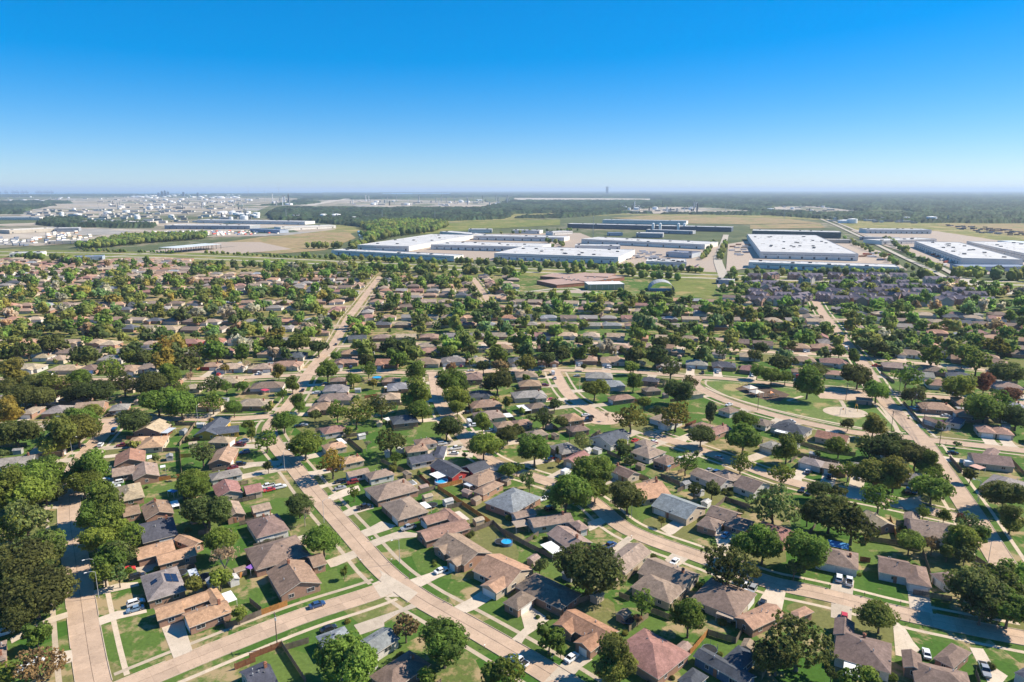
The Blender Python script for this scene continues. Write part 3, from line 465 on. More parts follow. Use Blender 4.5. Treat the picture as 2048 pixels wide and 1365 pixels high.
DRIVE_DATA=[[(-116.3,171.6),(-113.3,174.4),(-105.6,175.6),(-104.3,173.7),(-110.8,170.7),(-113.8,168.1)],[(-125.9,184.8),(-121.2,188.4),(-115.2,189.2),(-113.7,187.2),(-118.6,184.6),(-123.9,182.3)],[(-97.3,167.6),(-92.4,170.3),(-87.5,162.8),(-83.3,156.7),(-86.5,152.1),(-89.2,156.4)],[(-173.3,251.4),(-163.9,257.6),(-161.1,254.0),(-170.2,247.4)],[(-120.7,197.7),(-115.6,201.7),(-112.9,197.5),(-116.8,192.9)],[(-135.1,162.1),(-130.8,171.3),(-128.1,173.4),(-126.3,170.9),(-129.4,167.9),(-133.2,160.0)],[(-120.0,156.1),(-115.7,157.3),(-112.5,152.6),(-116.0,151.3)],[(-179.8,242.5),(-178.1,244.4),(-173.7,237.5),(-177.6,238.5)],[(-63.3,236.3),(-60.4,240.9),(-53.4,242.5),(-52.4,239.1),(-58.5,234.8),(-60.7,232.5)],[(-73.4,249.0),(-67.6,256.5),(-62.8,259.6),(-60.9,254.8),(-69.5,245.5)],[(-53.4,221.5),(-50.8,224.2),(-47.7,228.7),(-41.7,225.5),(-43.1,222.9),(-47.7,219.4),(-50.0,217.6)],[(-48.4,214.7),(-44.8,217.8),(-39.7,221.5),(-33.2,219.7),(-33.3,217.1),(-41.3,215.5),(-44.7,211.5)],[(-30.3,191.7),(-26.0,194.2),(-20.8,198.5),(-17.6,195.7),(-22.9,191.5),(-26.6,187.7)],[(-17.6,175.5),(-13.0,179.9),(-9.2,184.4),(-5.5,180.8),(-10.5,175.3),(-14.6,171.8)],[(-60.7,201.7),(-53.4,207.8),(-50.0,204.5),(-56.3,198.4),(-58.0,197.5)],[(-79.2,214.5),(-71.3,219.7),(-69.9,217.1),(-77.1,211.9)],[(-43.9,167.9),(-32.7,174.9),(-29.7,177.6),(-28.4,175.3),(-32.4,173.2),(-35.7,169.1),(-35.3,167.3),(-41.2,163.6)],[(-3.2,160.3),(0.8,162.8),(3.4,166.6),(2.5,172.8),(5.8,176.3),(10.6,170.5),(8.2,167.6),(4.0,163.3),(1.2,158.4)],[(9.5,147.2),(12.8,152.1),(16.3,156.8),(20.8,153.7),(17.2,150.4),(13.1,145.4)],[(27.5,228.1),(31.6,231.2),(37.1,229.3),(29.5,222.9),(27.3,221.3)],[(31.7,207.8),(41.8,219.0),(42.4,216.2),(34.5,206.6)],[(52.8,223.1),(59.8,230.1),(63.1,226.7),(57.2,219.7),(55.0,218.1)],[(71.3,221.0),(75.7,221.7),(81.4,219.0),(77.4,213.2),(71.1,206.8),(69.2,207.8)],[(49.8,202.1),(53.2,206.3),(58.7,203.8),(54.6,199.3),(52.2,197.5)],[(96.2,185.2),(101.3,193.3),(105.8,190.0),(102.2,183.5)],[(114.6,175.3),(119.6,185.3),(124.9,183.4),(119.7,172.5),(116.5,173.2)],[(106.0,168.6),(108.2,165.9),(107.3,160.9),(107.2,157.2),(101.0,154.8),(99.6,155.4)],[(76.2,184.4),(81.5,182.1),(77.1,173.9),(76.2,173.9),(71.7,176.8),(71.7,178.2)],[(92.3,176.2),(97.6,174.6),(94.7,169.1),(90.1,171.5)],[(120.8,158.5),(124.0,157.9),(122.0,151.0),(123.2,147.6),(120.2,145.2),(116.6,145.2)],[(134.6,256.5),(143.2,256.5),(136.3,244.2),(130.0,246.8)],[(149.8,247.0),(161.2,249.7),(158.0,242.9),(150.7,240.4)],[(-242.0,330.2),(-241.5,337.2),(-243.7,346.7),(-238.3,346.7),(-230.2,331.1)],[(-208.5,303.6),(-201.4,307.6),(-199.8,306.5),(-199.1,301.6),(-205.5,301.6)],[(-186.6,291.2),(-180.0,293.9),(-177.5,290.1),(-183.2,288.5)],[(-132.5,309.0),(-124.1,312.7),(-122.6,309.3),(-130.2,305.5)],[(-118.3,279.4),(-112.8,281.8),(-111.7,279.4),(-116.2,276.7)],[(-96.0,230.1),(-89.6,235.1),(-88.4,233.3),(-94.2,228.1)]]
CAR_DATA=[(-109.5,177.5,3.75,'w','u'),(-107.6,175.0,3.75,'b','s'),(-137.9,163.7,3.75,'w','u'),(-116.5,191.4,3.75,'k','u'),(-121.5,152.2,3.76,'w','s'),(-123.5,148.8,3.76,'w','s'),(-162.1,261.0,3.67,'w','u'),(-161.0,257.1,3.67,'w','s'),(-118.3,197.8,3.75,'r','s'),(-56.0,175.9,-2.58,'n','s'),(-99.8,257.1,3.69,'w','p'),(-93.8,257.1,3.69,'w','u'),(-98.6,253.6,3.69,'r','s'),(-65.6,261.4,3.7,'m','u'),(-69.2,256.1,3.7,'g','s'),(-56.0,239.0,3.74,'k','p'),(-37.0,222.7,3.72,'g','p'),(-21.9,195.4,3.86,'w','s'),(-50.3,165.6,-2.55,'k','s'),(1.9,152.6,2.41,'w','p'),(15.4,153.8,3.94,'w','s'),(33.0,210.2,0.71,'n','p'),(74.8,218.1,0.86,'b','s'),(77.1,214.7,0.84,'r','s'),(52.5,200.0,0.89,'w','s'),(12.4,246.2,0.75,'w','s'),(14.5,238.0,0.53,'k','u'),(72.2,184.1,0.96,'g','u'),(101.3,190.5,1.09,'w','u'),(103.6,188.7,1.09,'w','p'),(160.7,252.9,1.01,'k','p'),(72.9,177.3,1.06,'k','s'),(93.4,170.6,1.09,'r','s'),(107.5,155.3,1.16,'w','s'),(118.3,149.0,1.2,'g','p'),(72.6,183.5,0.96,'w','u'),(117.8,251.6,0.98,'k','s'),(-197.1,320.0,1.83,'t','v'),(-193.8,303.4,1.83,'w','u'),(-191.8,284.8,1.92,'w','s'),(-129.1,309.0,3.61,'w','s'),(-123.1,294.0,3.71,'n','u'),(-214.4,346.3,3.49,'k','s'),(-218.7,353.2,3.49,'g','s'),(-120.9,276.4,3.73,'m','s'),(-275.5,435.8,1.6,'n','v'),(-270.4,507.3,0.02,'w','s'),(-125.6,393.9,1.71,'k','s'),(-115.9,387.5,3.28,'w','u'),(-138.3,517.6,1.64,'k','s'),(-108.7,329.9,3.42,'k','s'),(-106.6,331.4,3.42,'g','s'),(-26.1,299.2,0.42,'w','p'),(-21.7,332.9,-1.24,'w','v'),(-21.8,352.1,0.32,'k','s'),(-109.4,448.9,1.7,'n','u'),(-34.8,451.2,1.67,'m','s'),(-27.3,439.0,1.67,'w','s'),(-167.1,438.4,1.74,'w','u'),(-186.0,510.7,0.07,'w','s'),(28.6,431.7,-1.5,'w','v'),(27.5,420.5,-1.5,'g','s'),(65.7,453.9,1.45,'w','u'),(20.4,449.9,0.01,'w','s'),(42.0,425.9,0.07,'g','s'),(39.4,347.3,0.37,'w','s'),(40.9,342.8,0.37,'k','u'),(67.5,308.0,0.74,'w','s'),(59.1,309.6,0.74,'r','s'),(23.1,270.5,0.89,'w','v'),(84.7,274.0,0.63,'g','s'),(87.3,271.8,0.61,'n','u'),(92.4,287.1,-0.92,'g','s'),(125.3,433.6,1.35,'k','u'),(121.4,365.3,0.55,'w','s'),(16.1,284.8,0.92,'k','s'),(205.9,492.1,-0.23,'w','p'),(218.6,498.1,1.38,'w','s'),(252.4,503.1,-1.84,'w','v'),(145.0,337.2,-0.8,'w','s'),(126.1,272.4,0.91,'w','s'),(160.6,252.2,1.01,'k','p'),(118.6,252.8,0.98,'k','s'),(201.7,293.7,-0.35,'k','s'),(209.5,275.3,-0.34,'w','v'),(230.6,355.8,-0.25,'t','u'),(139.3,524.8,1.28,'w','s'),(136.3,522.5,-0.29,'w','s'),(78.9,539.6,1.45,'w','s'),(81.0,540.5,1.45,'w','s'),(138.2,533.9,1.28,'w','s')]
FENCE_DATA=[('o',[(-30.0,256.2),(-18.5,240.9),(-7.8,226.4)]),('o',[(-30.0,256.2),(-20.6,262.2)]),('o',[(-12.0,246.8),(-7.4,251.0)]),('g',[(-40.5,248.1),(-30.9,256.2)]),('g',[(-24.5,238.2),(-19.1,241.0)]),('g',[(-15.9,218.6),(-6.8,226.4),(-2.1,216.7)]),('o',[(-71.1,172.5),(-65.2,177.1)]),('g',[(-73.6,170.3),(-71.1,172.5)]),('g',[(-76.7,178.4),(-71.5,173.7)]),('n',[(-67.4,153.7),(-60.8,158.7)]),('g',[(-60.8,158.7),(-50.2,144.6)]),('g',[(-59.4,157.3),(-54.1,160.3)]),('g',[(-78.5,166.3),(-72.3,171.3)]),('g',[(-131.3,252.4),(-107.8,221.5)]),('g',[(-78.7,166.3),(-82.0,170.9)]),('n',[(-69.7,149.8),(-65.6,152.9)]),('g',[(-109.5,218.3),(-106.3,220.4)]),('o',[(-84.5,191.3),(-83.9,194.6)]),('g',[(-4.2,221.0),(4.0,211.7),(14.4,201.2)]),('g',[(4.0,211.7),(9.3,218.0)]),('t',[(17.6,176.9),(23.6,180.6)]),('t',[(31.7,181.4),(34.4,179.1)]),('t',[(32.0,165.0),(38.5,171.3)]),('t',[(39.4,173.7),(44.9,169.9)]),('o',[(46.2,155.3),(53.1,163.7)]),('g',[(53.1,163.7),(59.6,160.0),(67.3,170.9)]),('t',[(45.6,174.8),(52.1,182.1)]),('g',[(83.0,245.7),(91.3,235.5)]),('g',[(75.9,237.2),(83.0,245.7)]),('t',[(34.1,188.4),(40.0,195.7)]),('o',[(138.5,230.4),(132.3,214.2)]),('g',[(121.9,214.7),(130.9,211.7)]),('o',[(122.6,217.3),(120.1,211.2)]),('t',[(136.7,206.8),(128.6,187.6)]),('n',[(113.1,201.2),(116.0,200.3)]),('g',[(130.9,211.7),(136.4,207.3)]),('t',[(150.9,202.1),(151.9,195.2)]),('t',[(61.6,146.2),(65.6,152.1)]),('g',[(102.3,216.7),(108.6,224.2)]),('g',[(-175.1,332.4),(-162.0,332.4)]),('t',[(-162.8,334.3),(-156.6,303.6)]),('n',[(-156.9,309.3),(-150.5,311.0)]),('y',[(-149.9,289.0),(-145.1,290.0)]),('g',[(-167.8,295.7),(-154.2,297.3)]),('o',[(-150.3,262.1),(-139.3,267.1)]),('t',[(-155.1,300.4),(-127.0,244.2)]),('g',[(-240.3,302.0),(-228.5,303.6)]),('n',[(-40.2,270.3),(-33.5,258.4)]),('g',[(-82.1,314.4),(-70.8,318.7)]),('n',[(-85.3,378.6),(-78.7,382.3)]),('t',[(-58.1,283.9),(-46.4,272.9)]),('t',[(137.0,305.2),(146.5,294.2),(155.9,291.2)]),('t',[(137.0,305.2),(143.2,313.5)]),('g',[(221.1,369.1),(209.2,329.6),(211.5,325.0)]),('t',[(242.4,433.7),(238.5,409.9)]),('g',[(196.6,288.2),(192.0,272.3)]),('g',[(267.6,429.0),(287.8,427.5)]),('t',[(83.0,245.3),(90.1,238.9)]),('g',[(62.5,267.7),(70.3,256.7),(65.8,252.6)]),('g',[(43.5,294.2),(48.7,286.8)]),('t',[(49.8,470.9),(88.2,467.2)])]
LAMP_DATA=[(-169.7,245.7),(-122.7,180.6),(-127.5,187.6),(-36.3,199.9),(-68.2,227.6),(43.9,231.0),(179.7,244.4),(156.0,197.6),(-163.2,337.2),(-197.9,291.5),(-94.2,277.0),(20.6,454.9),(40.8,396.3),(180.5,245.3)]
POLE_DATA=[(-61.9,158.4),(130.0,246.8),(27.5,308.1),(134.8,357.5),(201.5,303.6),(189.9,324.1),(220.7,357.5),(227.7,385.5),(191.4,375.0),(210.3,331.5),(-127.0,685.3),(-144.1,478.3),(-149.8,532.5),(217.4,946.4),(95.5,1064.0),(148.0,556.5),(-197.4,501.9),(-255.8,599.7)]
MAIL_DATA=[(-49.1,200.3),(-19.2,178.5),(-4.6,160.9),(-28.5,208.7),(-46.9,215.2),(-30.9,192.5),(7.6,150.5),(41.6,216.2),(96.1,185.6),(104.5,181.3),(109.8,166.6),(113.1,177.6),(98.8,175.5),(92.0,194.0),(205.9,306.0)]
SHED_DATA=[(-24.5,241.9,'w'),(-12.1,226.4,'c'),(-13.8,243.2,'t'),(25.0,179.5,'c'),(-162.3,319.6,'g'),(-153.1,286.8,'g'),(-85.3,193.3,'t'),(44.6,156.1,'p'),(-73.1,313.5,'w'),(21.0,313.5,'t'),(-44.0,267.7,'t'),(-2.5,260.8,'t'),(268.7,368.0,'t'),(-85.4,188.4,'w'),(-158.1,329.6,'w')]
COVER_DATA=[(-32.5,237.0,2.16,5.4,2.4,'w'),(-40.5,257.3,-0.98,4.4,2.7,'w'),(-18.5,228.2,2.15,7.7,2.8,'c'),(13.2,205.9,2.16,7.0,4.6,'w'),(60.5,169.7,-0.61,5.9,4.0,'p'),(84.0,147.1,1.07,5.0,3.8,'w'),(-160.7,284.2,2.04,4.5,2.0,'w'),(-149.5,273.7,2.07,2.7,2.0,'w'),(-169.1,318.4,1.52,7.9,3.5,'k'),(-82.3,177.9,2.25,5.8,2.7,'w'),(-30.8,264.8,2.28,6.0,4.7,'w'),(-16.9,255.9,0.8,3.9,3.7,'k'),(-80.3,303.8,2.16,8.0,2.5,'w'),(-2.2,341.7,1.9,6.4,4.1,'w'),(6.4,353.9,1.94,10.6,5.0,'w'),(132.1,316.6,-0.77,6.4,3.5,'w'),(-64.2,335.7,2.3,4.5,3.2,'w'),(80.3,386.3,1.81,4.0,3.6,'w'),(3.0,222.4,0.32,5.0,4.9,'p'),(-98.3,190.2,-0.96,6.0,2.4,'k'),(-127.2,238.2,2.18,5.7,2.6,'w'),(-40.5,257.1,2.16,4.7,2.4,'w'),(199.0,273.3,2.03,4.5,4.4,'r'),(-75.8,394.8,1.73,2.5,2.0,'w'),(66.7,275.0,2.24,2.8,2.0,'u'),(-82.0,194.1,1.08,2.5,2.3,'v'),(108.7,207.8,-0.46,6.7,4.4,'u'),(-133.5,249.3,-0.44,3.6,2.0,'u'),(-89.6,374.5,1.63,3.8,2.0,'w'),(-146.2,388.2,-0.62,4.5,3.4,'m')]
TRAMP_DATA=[(-3.9,212.7),(-30.4,240.6),(-95.3,191.3),(-103.9,193.3),(32.3,169.3),(51.6,156.7),(-146.3,266.5),(63.4,277.0)]
POOL_DATA=[(-29.1,262.0,2.8),(-86.3,420.9,3.0),(222.1,358.6,3.4),(-1.8,212.2,2.0)]
# ------------------------------------------------------------------ streets
def smooth(pts, it=2):
    for _ in range(it):
        q = [pts[0]]
        for a, b in zip(pts, pts[1:]):
            q.append((a[0]*.75+b[0]*.25, a[1]*.75+b[1]*.25)); q.append((a[0]*.25+b[0]*.75, a[1]*.25+b[1]*.75))
        q.append(pts[-1]); pts = q
    return pts
def resample(p, step):
    out = [p[0]]; acc = 0
    for a, b in zip(p, p[1:]):
        L = hypot(b[0]-a[0], b[1]-a[1]); t = step-acc
        while t <= L:
            out.append((a[0]+(b[0]-a[0])*t/L, a[1]+(b[1]-a[1])*t/L)); t += step
        acc = L-(t-step)
    if hypot(out[-1][0]-p[-1][0], out[-1][1]-p[-1][1]) > step*.4: out.append(p[-1])
    return out
def normals(p):
    ns = []
    for i in range(len(p)):
        a = p[max(0, i-1)]; b = p[min(len(p)-1, i+1)]; L = hypot(b[0]-a[0], b[1]-a[1]) or 1
        ns.append((-(b[1]-a[1])/L, (b[0]-a[0])/L))
    return ns
SS = [(n, wd, det, resample(smooth(p), 3.0)) for n, wd, det, p in STREETS]
SEG = []; SEGI = []
for i, (n, wd, det, p) in enumerate(SS):
    s = 0
    for a, b in zip(p, p[1:]):
        SEG.append((a[0], a[1], b[0]-a[0], b[1]-a[1], s)); SEGI.append(i); s += hypot(b[0]-a[0], b[1]-a[1])
SEG = np.array(SEG); SEGI = np.array(SEGI)
def near_street(x, y, skip=-1):
    dx, dy = SEG[:, 2], SEG[:, 3]; L2 = dx*dx+dy*dy+1e-9
    t = np.clip(((x-SEG[:, 0])*dx+(y-SEG[:, 1])*dy)/L2, 0, 1)
    d = np.hypot(x-SEG[:, 0]-t*dx, y-SEG[:, 1]-t*dy)
    if skip >= 0: d = np.where(SEGI == skip, 1e9, d)
    k = int(np.argmin(d)); g = SEG[k]
    cr = dx[k]*(y-g[1])-dy[k]*(x-g[0])
    return dict(d=float(d[k]), i=int(SEGI[k]), th=atan2(dy[k], dx[k]), p=(g[0]+t[k]*dx[k], g[1]+t[k]*dy[k]), s=float(g[4]+t[k]*math.sqrt(L2[k])), left=cr > 0)
# ------------------------------------------------------------------ registry for labels
REG = []
def reg(o, kind, phrase, cat, group, x, y):
    REG.append((o, kind, phrase, x, y)); o['category'] = cat; o['group'] = group
ONES = 'first second third fourth fifth sixth seventh eighth ninth tenth eleventh twelfth thirteenth fourteenth fifteenth sixteenth seventeenth eighteenth nineteenth'.split()
TENS = ['twentieth', 'thirtieth', 'fortieth', 'fiftieth', 'sixtieth', 'seventieth', 'eightieth', 'ninetieth']; TE = 'twenty thirty forty fifty sixty seventy eighty ninety'.split()
def ordw(n):
    if n < 20: return ONES[n-1]
    if n % 10 == 0: return TENS[n//10-2]
    return TE[n//10-2]+'-'+ONES[n % 10-1]
def label_all():
    by = {}
    for o, kind, phrase, x, y in REG:
        q = near_street(x, y); nm = SS[q['i']][0]
        p = SS[q['i']][3]; ns = abs(p[-1][1]-p[0][1]) > abs(p[-1][0]-p[0][0])*.8
        if ns: side = ('left' if q['left'] else 'right') if p[-1][1] > p[0][1] else ('right' if q['left'] else 'left')
        else: side = ('far' if q['left'] else 'near') if p[-1][0] > p[0][0] else ('near' if q['left'] else 'far')
        # order from the near end (north-south) or the left end (east-west)
        key = q['s'] if (p[-1][1] > p[0][1] if ns else p[-1][0] > p[0][0]) else -q['s']
        by.setdefault((kind, nm, side, 'near' if ns else 'left'), []).append((key, o, phrase))
    for (kind, nm, side, end), L in by.items():
        L.sort(key=lambda e: e[0])
        for i, (k, o, phrase) in enumerate(L):
            if len(L) == 1: o['label'] = f"{phrase} on the {side} side of {nm}"
            else: o['label'] = f"{phrase}, {ordw(i+1)} from {end} end, {side} side of {nm}"
# ------------------------------------------------------------------ ground, fields, water
def patch(name, pts, z, m, px=True, kind='structure'):
    mb = MB(); mb.quad([(*(G(*p) if px else p), z) for p in pts])
    me = mb.mesh(name, m)
    if me.polygons[0].normal.z < 0: me.flip_normals()
    return tag(ob(name, me), kind=kind)
patch('ground', [(-150000, -1500), (150000, -1500), (150000, 150000), (-150000, 150000)], -1.2, 'far_ground', False)
patch('bay_water', [(-120000, 17500), (-2600, 18600), (1500, 40000), (9000, 140000), (-120000, 140000)], 0.5, 'sea', False)
patch('lawn', [(-1700, 40), (1700, 40)]+[G(*p) for p in [(2500, 574), (2048, 566), (1440, 550), (1024, 534), (512, 513), (0, 502), (-500, 492)]], 0.0, 'lawn', False)
patch('highway_verge', [(-500, 494), (0, 499), (512, 508), (700, 519), (1024, 532), (1440, 545), (1640, 551), (2048, 560), (2500, 568), (2500, 592), (2048, 578), (1440, 563), (1024, 551), (700, 538), (512, 528), (0, 517), (-500, 510)], 0.06, 'verge')
FIELDS = [
('industrial_meadow', 'meadow', [(540, 512), (690, 470), (760, 452), (900, 445), (1024, 440), (1240, 430), (1660, 440), (1790, 490), (1920, 545), (2300, 560), (2300, 445), (1600, 430), (1024, 425), (700, 440), (560, 470)]),
('brown_field', 'dry_field', [(425, 488), (520, 474), (690, 459), (712, 476), (650, 500), (560, 507), (440, 500)]),
('pale_building_lot', 'yard', [(170, 517), (260, 506), (340, 497), (440, 484), (520, 484), (585, 498), (470, 508), (320, 520)]),
('container_yard_ground', 'industrial_ground', [(-400, 470), (-100, 452), (200, 441), (420, 446), (600, 449), (672, 459), (560, 472), (380, 474), (150, 487), (0, 496), (-400, 500)]),
('far_industrial_ground', 'industrial_ground', [(-700, 404), (0, 400), (250, 395), (500, 396), (720, 398), (1000, 404), (960, 414), (700, 412), (540, 412), (500, 428), (350, 436), (120, 434), (-700, 440)]),
('yellow_meadow', 'verge', [(760, 470), (850, 458), (880, 447), (1000, 441), (1120, 439), (1120, 450), (960, 459), (860, 468)]),
('warehouse_yard', 'yard', [(700, 508), (820, 492), (960, 468), (1160, 466), (1190, 478), (1420, 490), (1450, 492), (1436, 546), (1240, 528), (1000, 522)]),
('logistics_yard', 'yard', [(1456, 488), (1520, 478), (1670, 478), (1760, 502), (1815, 540), (1780, 546), (1495, 537), (1452, 542)]),
('depot_yard', 'yard', [(1700, 460), (1870, 462), (1990, 480), (2300, 520), (2300, 556), (1960, 548), (1900, 535), (1770, 492)]),
('dirt_clearing', 'dry_field', [(1220, 436), (1310, 431), (1560, 436), (1640, 446), (1500, 449), (1375, 447)]),
('dirt_clearing', 'dry_field', [(1500, 450), (1640, 447), (1650, 456), (1500, 458)]),
('dry_meadow', 'dry_field', [(1870, 449), (2200, 446), (2200, 480), (1990, 468)]),
('far_logistics_ground', 'far_road', [(1030, 396), (1300, 398), (1300, 401), (1024, 400)]),
('refinery_ground', 'industrial_ground', [(1210, 423), (1330, 412), (1420, 414), (1500, 420), (1540, 424), (1400, 429), (1260, 428)]),
('refinery_ground', 'industrial_ground', [(680, 409), (900, 404), (1060, 407), (1040, 409), (900, 417), (720, 414)]),
('airfield_strip', 'far_road', [(600, 410), (690, 398), (700, 398), (625, 412)]),
('suburban_clearing', 'industrial_ground', [(1536, 412), (1600, 410), (1660, 414), (1740, 425), (1640, 428), (1540, 424)]),
]
for i, (nm, m, pts) in enumerate(FIELDS): patch(nm, pts, -0.7+.04*i, m)
patch('canal', [(715, 462), (721, 462), (731, 480), (721, 481)], 0.15, 'canal_water')
patch('school_field', [(1046, 588), (1140, 577), (1240, 580), (1330, 588), (1320, 598), (1060, 598)], .03, 'park_lawn')
patch('dry_school_field', [(1350, 556), (1437, 560), (1424, 598), (1330, 588)], .034, 'verge')
patch('open_lot', [(-20, 604), (62, 600), (100, 620), (60, 634), (-20, 630)], .03, 'verge')
patch('open_lot', [(308, 560), (378, 548), (376, 556), (320, 566)], .03, 'verge')
patch('open_lot', [(205, 572), (262, 568), (245, 582)], .03, 'verge')
patch('open_lot', [(150, 524), (200, 521), (210, 530), (160, 534)], .03, 'verge')
patch('school_yard', [(1060, 583), (1112, 585), (1180, 588), (1230, 590), (1160, 580)], .036, 'yard')
def ribbon(p, wd, z, off=0.0):
    n = normals(p); mb = MB()
    for i in range(len(p)-1):
        a0 = (p[i][0]+n[i][0]*(off-wd/2), p[i][1]+n[i][1]*(off-wd/2), z); a1 = (p[i][0]+n[i][0]*(off+wd/2), p[i][1]+n[i][1]*(off+wd/2), z)
        b0 = (p[i+1][0]+n[i+1][0]*(off-wd/2), p[i+1][1]+n[i+1][1]*(off-wd/2), z); b1 = (p[i+1][0]+n[i+1][0]*(off+wd/2), p[i+1][1]+n[i+1][1]*(off+wd/2), z)
        mb.quad([a0, b0, b1, a1])
    return mb
def pxroad(name, pts, wd, z, m='far_road'):
    return structure(name, ribbon(resample(smooth([G(*p) for p in pts]), 25), wd, z), m)
pxroad('highway', [(-400, 497), (0, 504), (275, 508), (512, 515), (700, 524.5), (1024, 537), (1440, 551), (1640, 556), (1900, 562), (2400, 571)], 9, .12)
pxroad('highway', [(-400, 503), (0, 511), (275, 514), (512, 522), (700, 531.5), (1024, 544), (1440, 558), (1640, 563), (1900, 568), (2400, 578)], 9, .16)
pxroad('avenue', [(1640, 438), (1665, 448), (1730, 478), (1800, 512), (1872, 545), (1905, 563)], 9, .1)
pxroad('avenue', [(1652, 438), (1680, 448), (1752, 478), (1832, 512), (1902, 545), (1925, 561)], 9, .13)
pxroad('access_road', [(1452, 470), (1449, 480), (1440, 505), (1434, 520), (1442, 540), (1450, 560)], 14, .2)
pxroad('school_drive', [(1050, 585), (1110, 577), (1140, 575), (1170, 583), (1235, 590)], 6, .05)
pxroad('frontage_road', [(150, 520), (260, 510), (420, 497), (470, 492)], 8, .09)
patch('crossing_apron', [(1868, 556), (1935, 556), (1985, 575), (2060, 580), (2050, 590), (1960, 588), (1900, 572)], .19, 'far_road')
patch('gas_station_forecourt', [(1432, 560), (1455, 562), (1490, 575), (1470, 582), (1435, 575)], .06, 'yard')

# ------------------------------------------------------------------ streets, slabs, kerbs
driveways = []    # (x, y) of the street ends
def street_slab_mesh(c):
    mb = MB(); cx = sum(q[0] for q in c)/4; cy = sum(q[1] for q in c)/4
    t = [(x-cx, y-cy, 0) for x, y in c]; k = .985
    lo = [(x, y, -.03) for x, y, z in t]; hi = [(x*k, y*k, 0) for x, y, z in t]
    mb.quad(hi)
    for i in range(4): mb.quad([lo[i], lo[(i+1) % 4], hi[(i+1) % 4], hi[i]])
    return mb.mesh('slab', 'road'), (cx, cy)
road_objs = []
for i, (nm, wd, det, p) in enumerate(SS):
    z = .03+.004*(i % 7)
    base = structure('street', ribbon(p, wd, z-.028 if det and i < 4 else z), 'joint' if det and i < 4 else 'road')
    base['label'] = nm
    road_objs.append(base)
    if det and i < 4:
        q = resample(p, 5.6); n = normals(q)
        for k in range(len(q)-1):
            ym = (q[k][1]+q[k+1][1])/2
            for s in (-1, 1):
                def P(j, o): return (q[j][0]+n[j][0]*o, q[j][1]+n[j][1]*o)
                lo, hi = (.05, wd/2) if s > 0 else (-wd/2, -.05)
                me, c = street_slab_mesh([P(k, lo), P(k+1, lo), P(k+1, hi), P(k, hi)])
                if me.polygons[0].normal.z < 0: me.flip_normals()
                ob('slab', me, base, (c[0], c[1], z+.006))
patch('intersection_apron', [(757, 1139), (764, 1150), (758, 1162), (744, 1168), (761, 1195), (800, 1194), (815, 1206), (836, 1186)], .06, 'driveway')
e = SS[4][3][-1]; mb = MB(); mb.disc(e[0], e[1], .052, 11, 11); structure('turning_circle', mb, 'road')
# ------------------------------------------------------------------ houses
RC = {'t': (0.388, 0.294, 0.206), 'b': (0.316, 0.207, 0.149), 'r': (0.275, 0.15, 0.125), 'o': (0.41, 0.25, 0.165), 'g': (0.25, 0.225, 0.206), 's': (0.086, 0.092, 0.109), 'd': (0.208, 0.151, 0.122), 'p': (0.294, 0.223, 0.172), 'n': (0.35, 0.19, 0.13), 'k': (0.25, 0.256, 0.269), 'u': (0.115, 0.103, 0.132)}
RN = {'t': 'tan', 'b': 'brown', 'r': 'red-brown', 'o': 'orange-brown', 'g': 'grey', 's': 'slate-grey', 'd': 'dark-brown', 'p': 'taupe', 'n': 'terracotta', 'k': 'pale-grey', 'u': 'purple-grey'}
WC = {'k': (.36, .21, .145), 'c': (.50, .41, .31), 'w': (.58, .54, .50), 'b': (.07, .13, .20), 'r': (.42, .05, .045), 'y': (.55, .34, .06)}
WN = {'k': 'brick', 'c': 'cream', 'w': 'white', 'b': 'blue', 'r': 'red', 'y': 'yellow-gabled'}
SL = .40
def wing_roof(mb, cx, cy, ax, L, Wd, kind, ze, SL=SL):
    c, s = cos(ax), sin(ax); P = lambda a, b, z: (cx+a*c-b*s, cy+a*s+b*c, z)
    h = Wd/2*SL; t = .17; a, b = L/2, Wd/2
    if kind == 'h' and L >= Wd:
        r = max(a-b, .05)
        e = [P(-a, -b, ze), P(a, -b, ze), P(a, b, ze), P(-a, b, ze)]; lo = [(x, y, z-t) for x, y, z in e]
        R0, R1 = P(-r, 0, ze+h), P(r, 0, ze+h)
        mb.quad([e[0], e[1], R1, R0]); mb.quad([e[2], e[3], R0, R1]); mb.quad([e[1], e[2], R1]); mb.quad([e[3], e[0], R0])
        for i in range(4): mb.quad([lo[i], lo[(i+1) % 4], e[(i+1) % 4], e[i]], 1)
        mb.quad(lo[::-1], 1)
    else:
        for sg in (1, -1):
            e0, e1 = P(-a, -b*sg, ze), P(a, -b*sg, ze); r0, r1 = P(-a, 0, ze+h), P(a, 0, ze+h)
            q = [e0, e1, r1, r0]
            if sg < 0: q = q[::-1]
            lo = [(x, y, z-t) for x, y, z in q]
            mb.quad(q); mb.quad(lo[::-1], 1)
            for i in range(4):
                if (sg > 0 and i == 2) or (sg < 0 and i == 0 and False): continue
                mb.quad([lo[i], lo[(i+1) % 4], q[(i+1) % 4], q[i]], 1)
        # ridge cap, two sloping strips
        for sg in (1, -1):
            mb.quad([P(-a, 0, ze+h+.03), P(a, 0, ze+h+.03), P(a, -.22*sg, ze+h-.06), P(-a, -.22*sg, ze+h-.06)][::sg])
    return ze+h
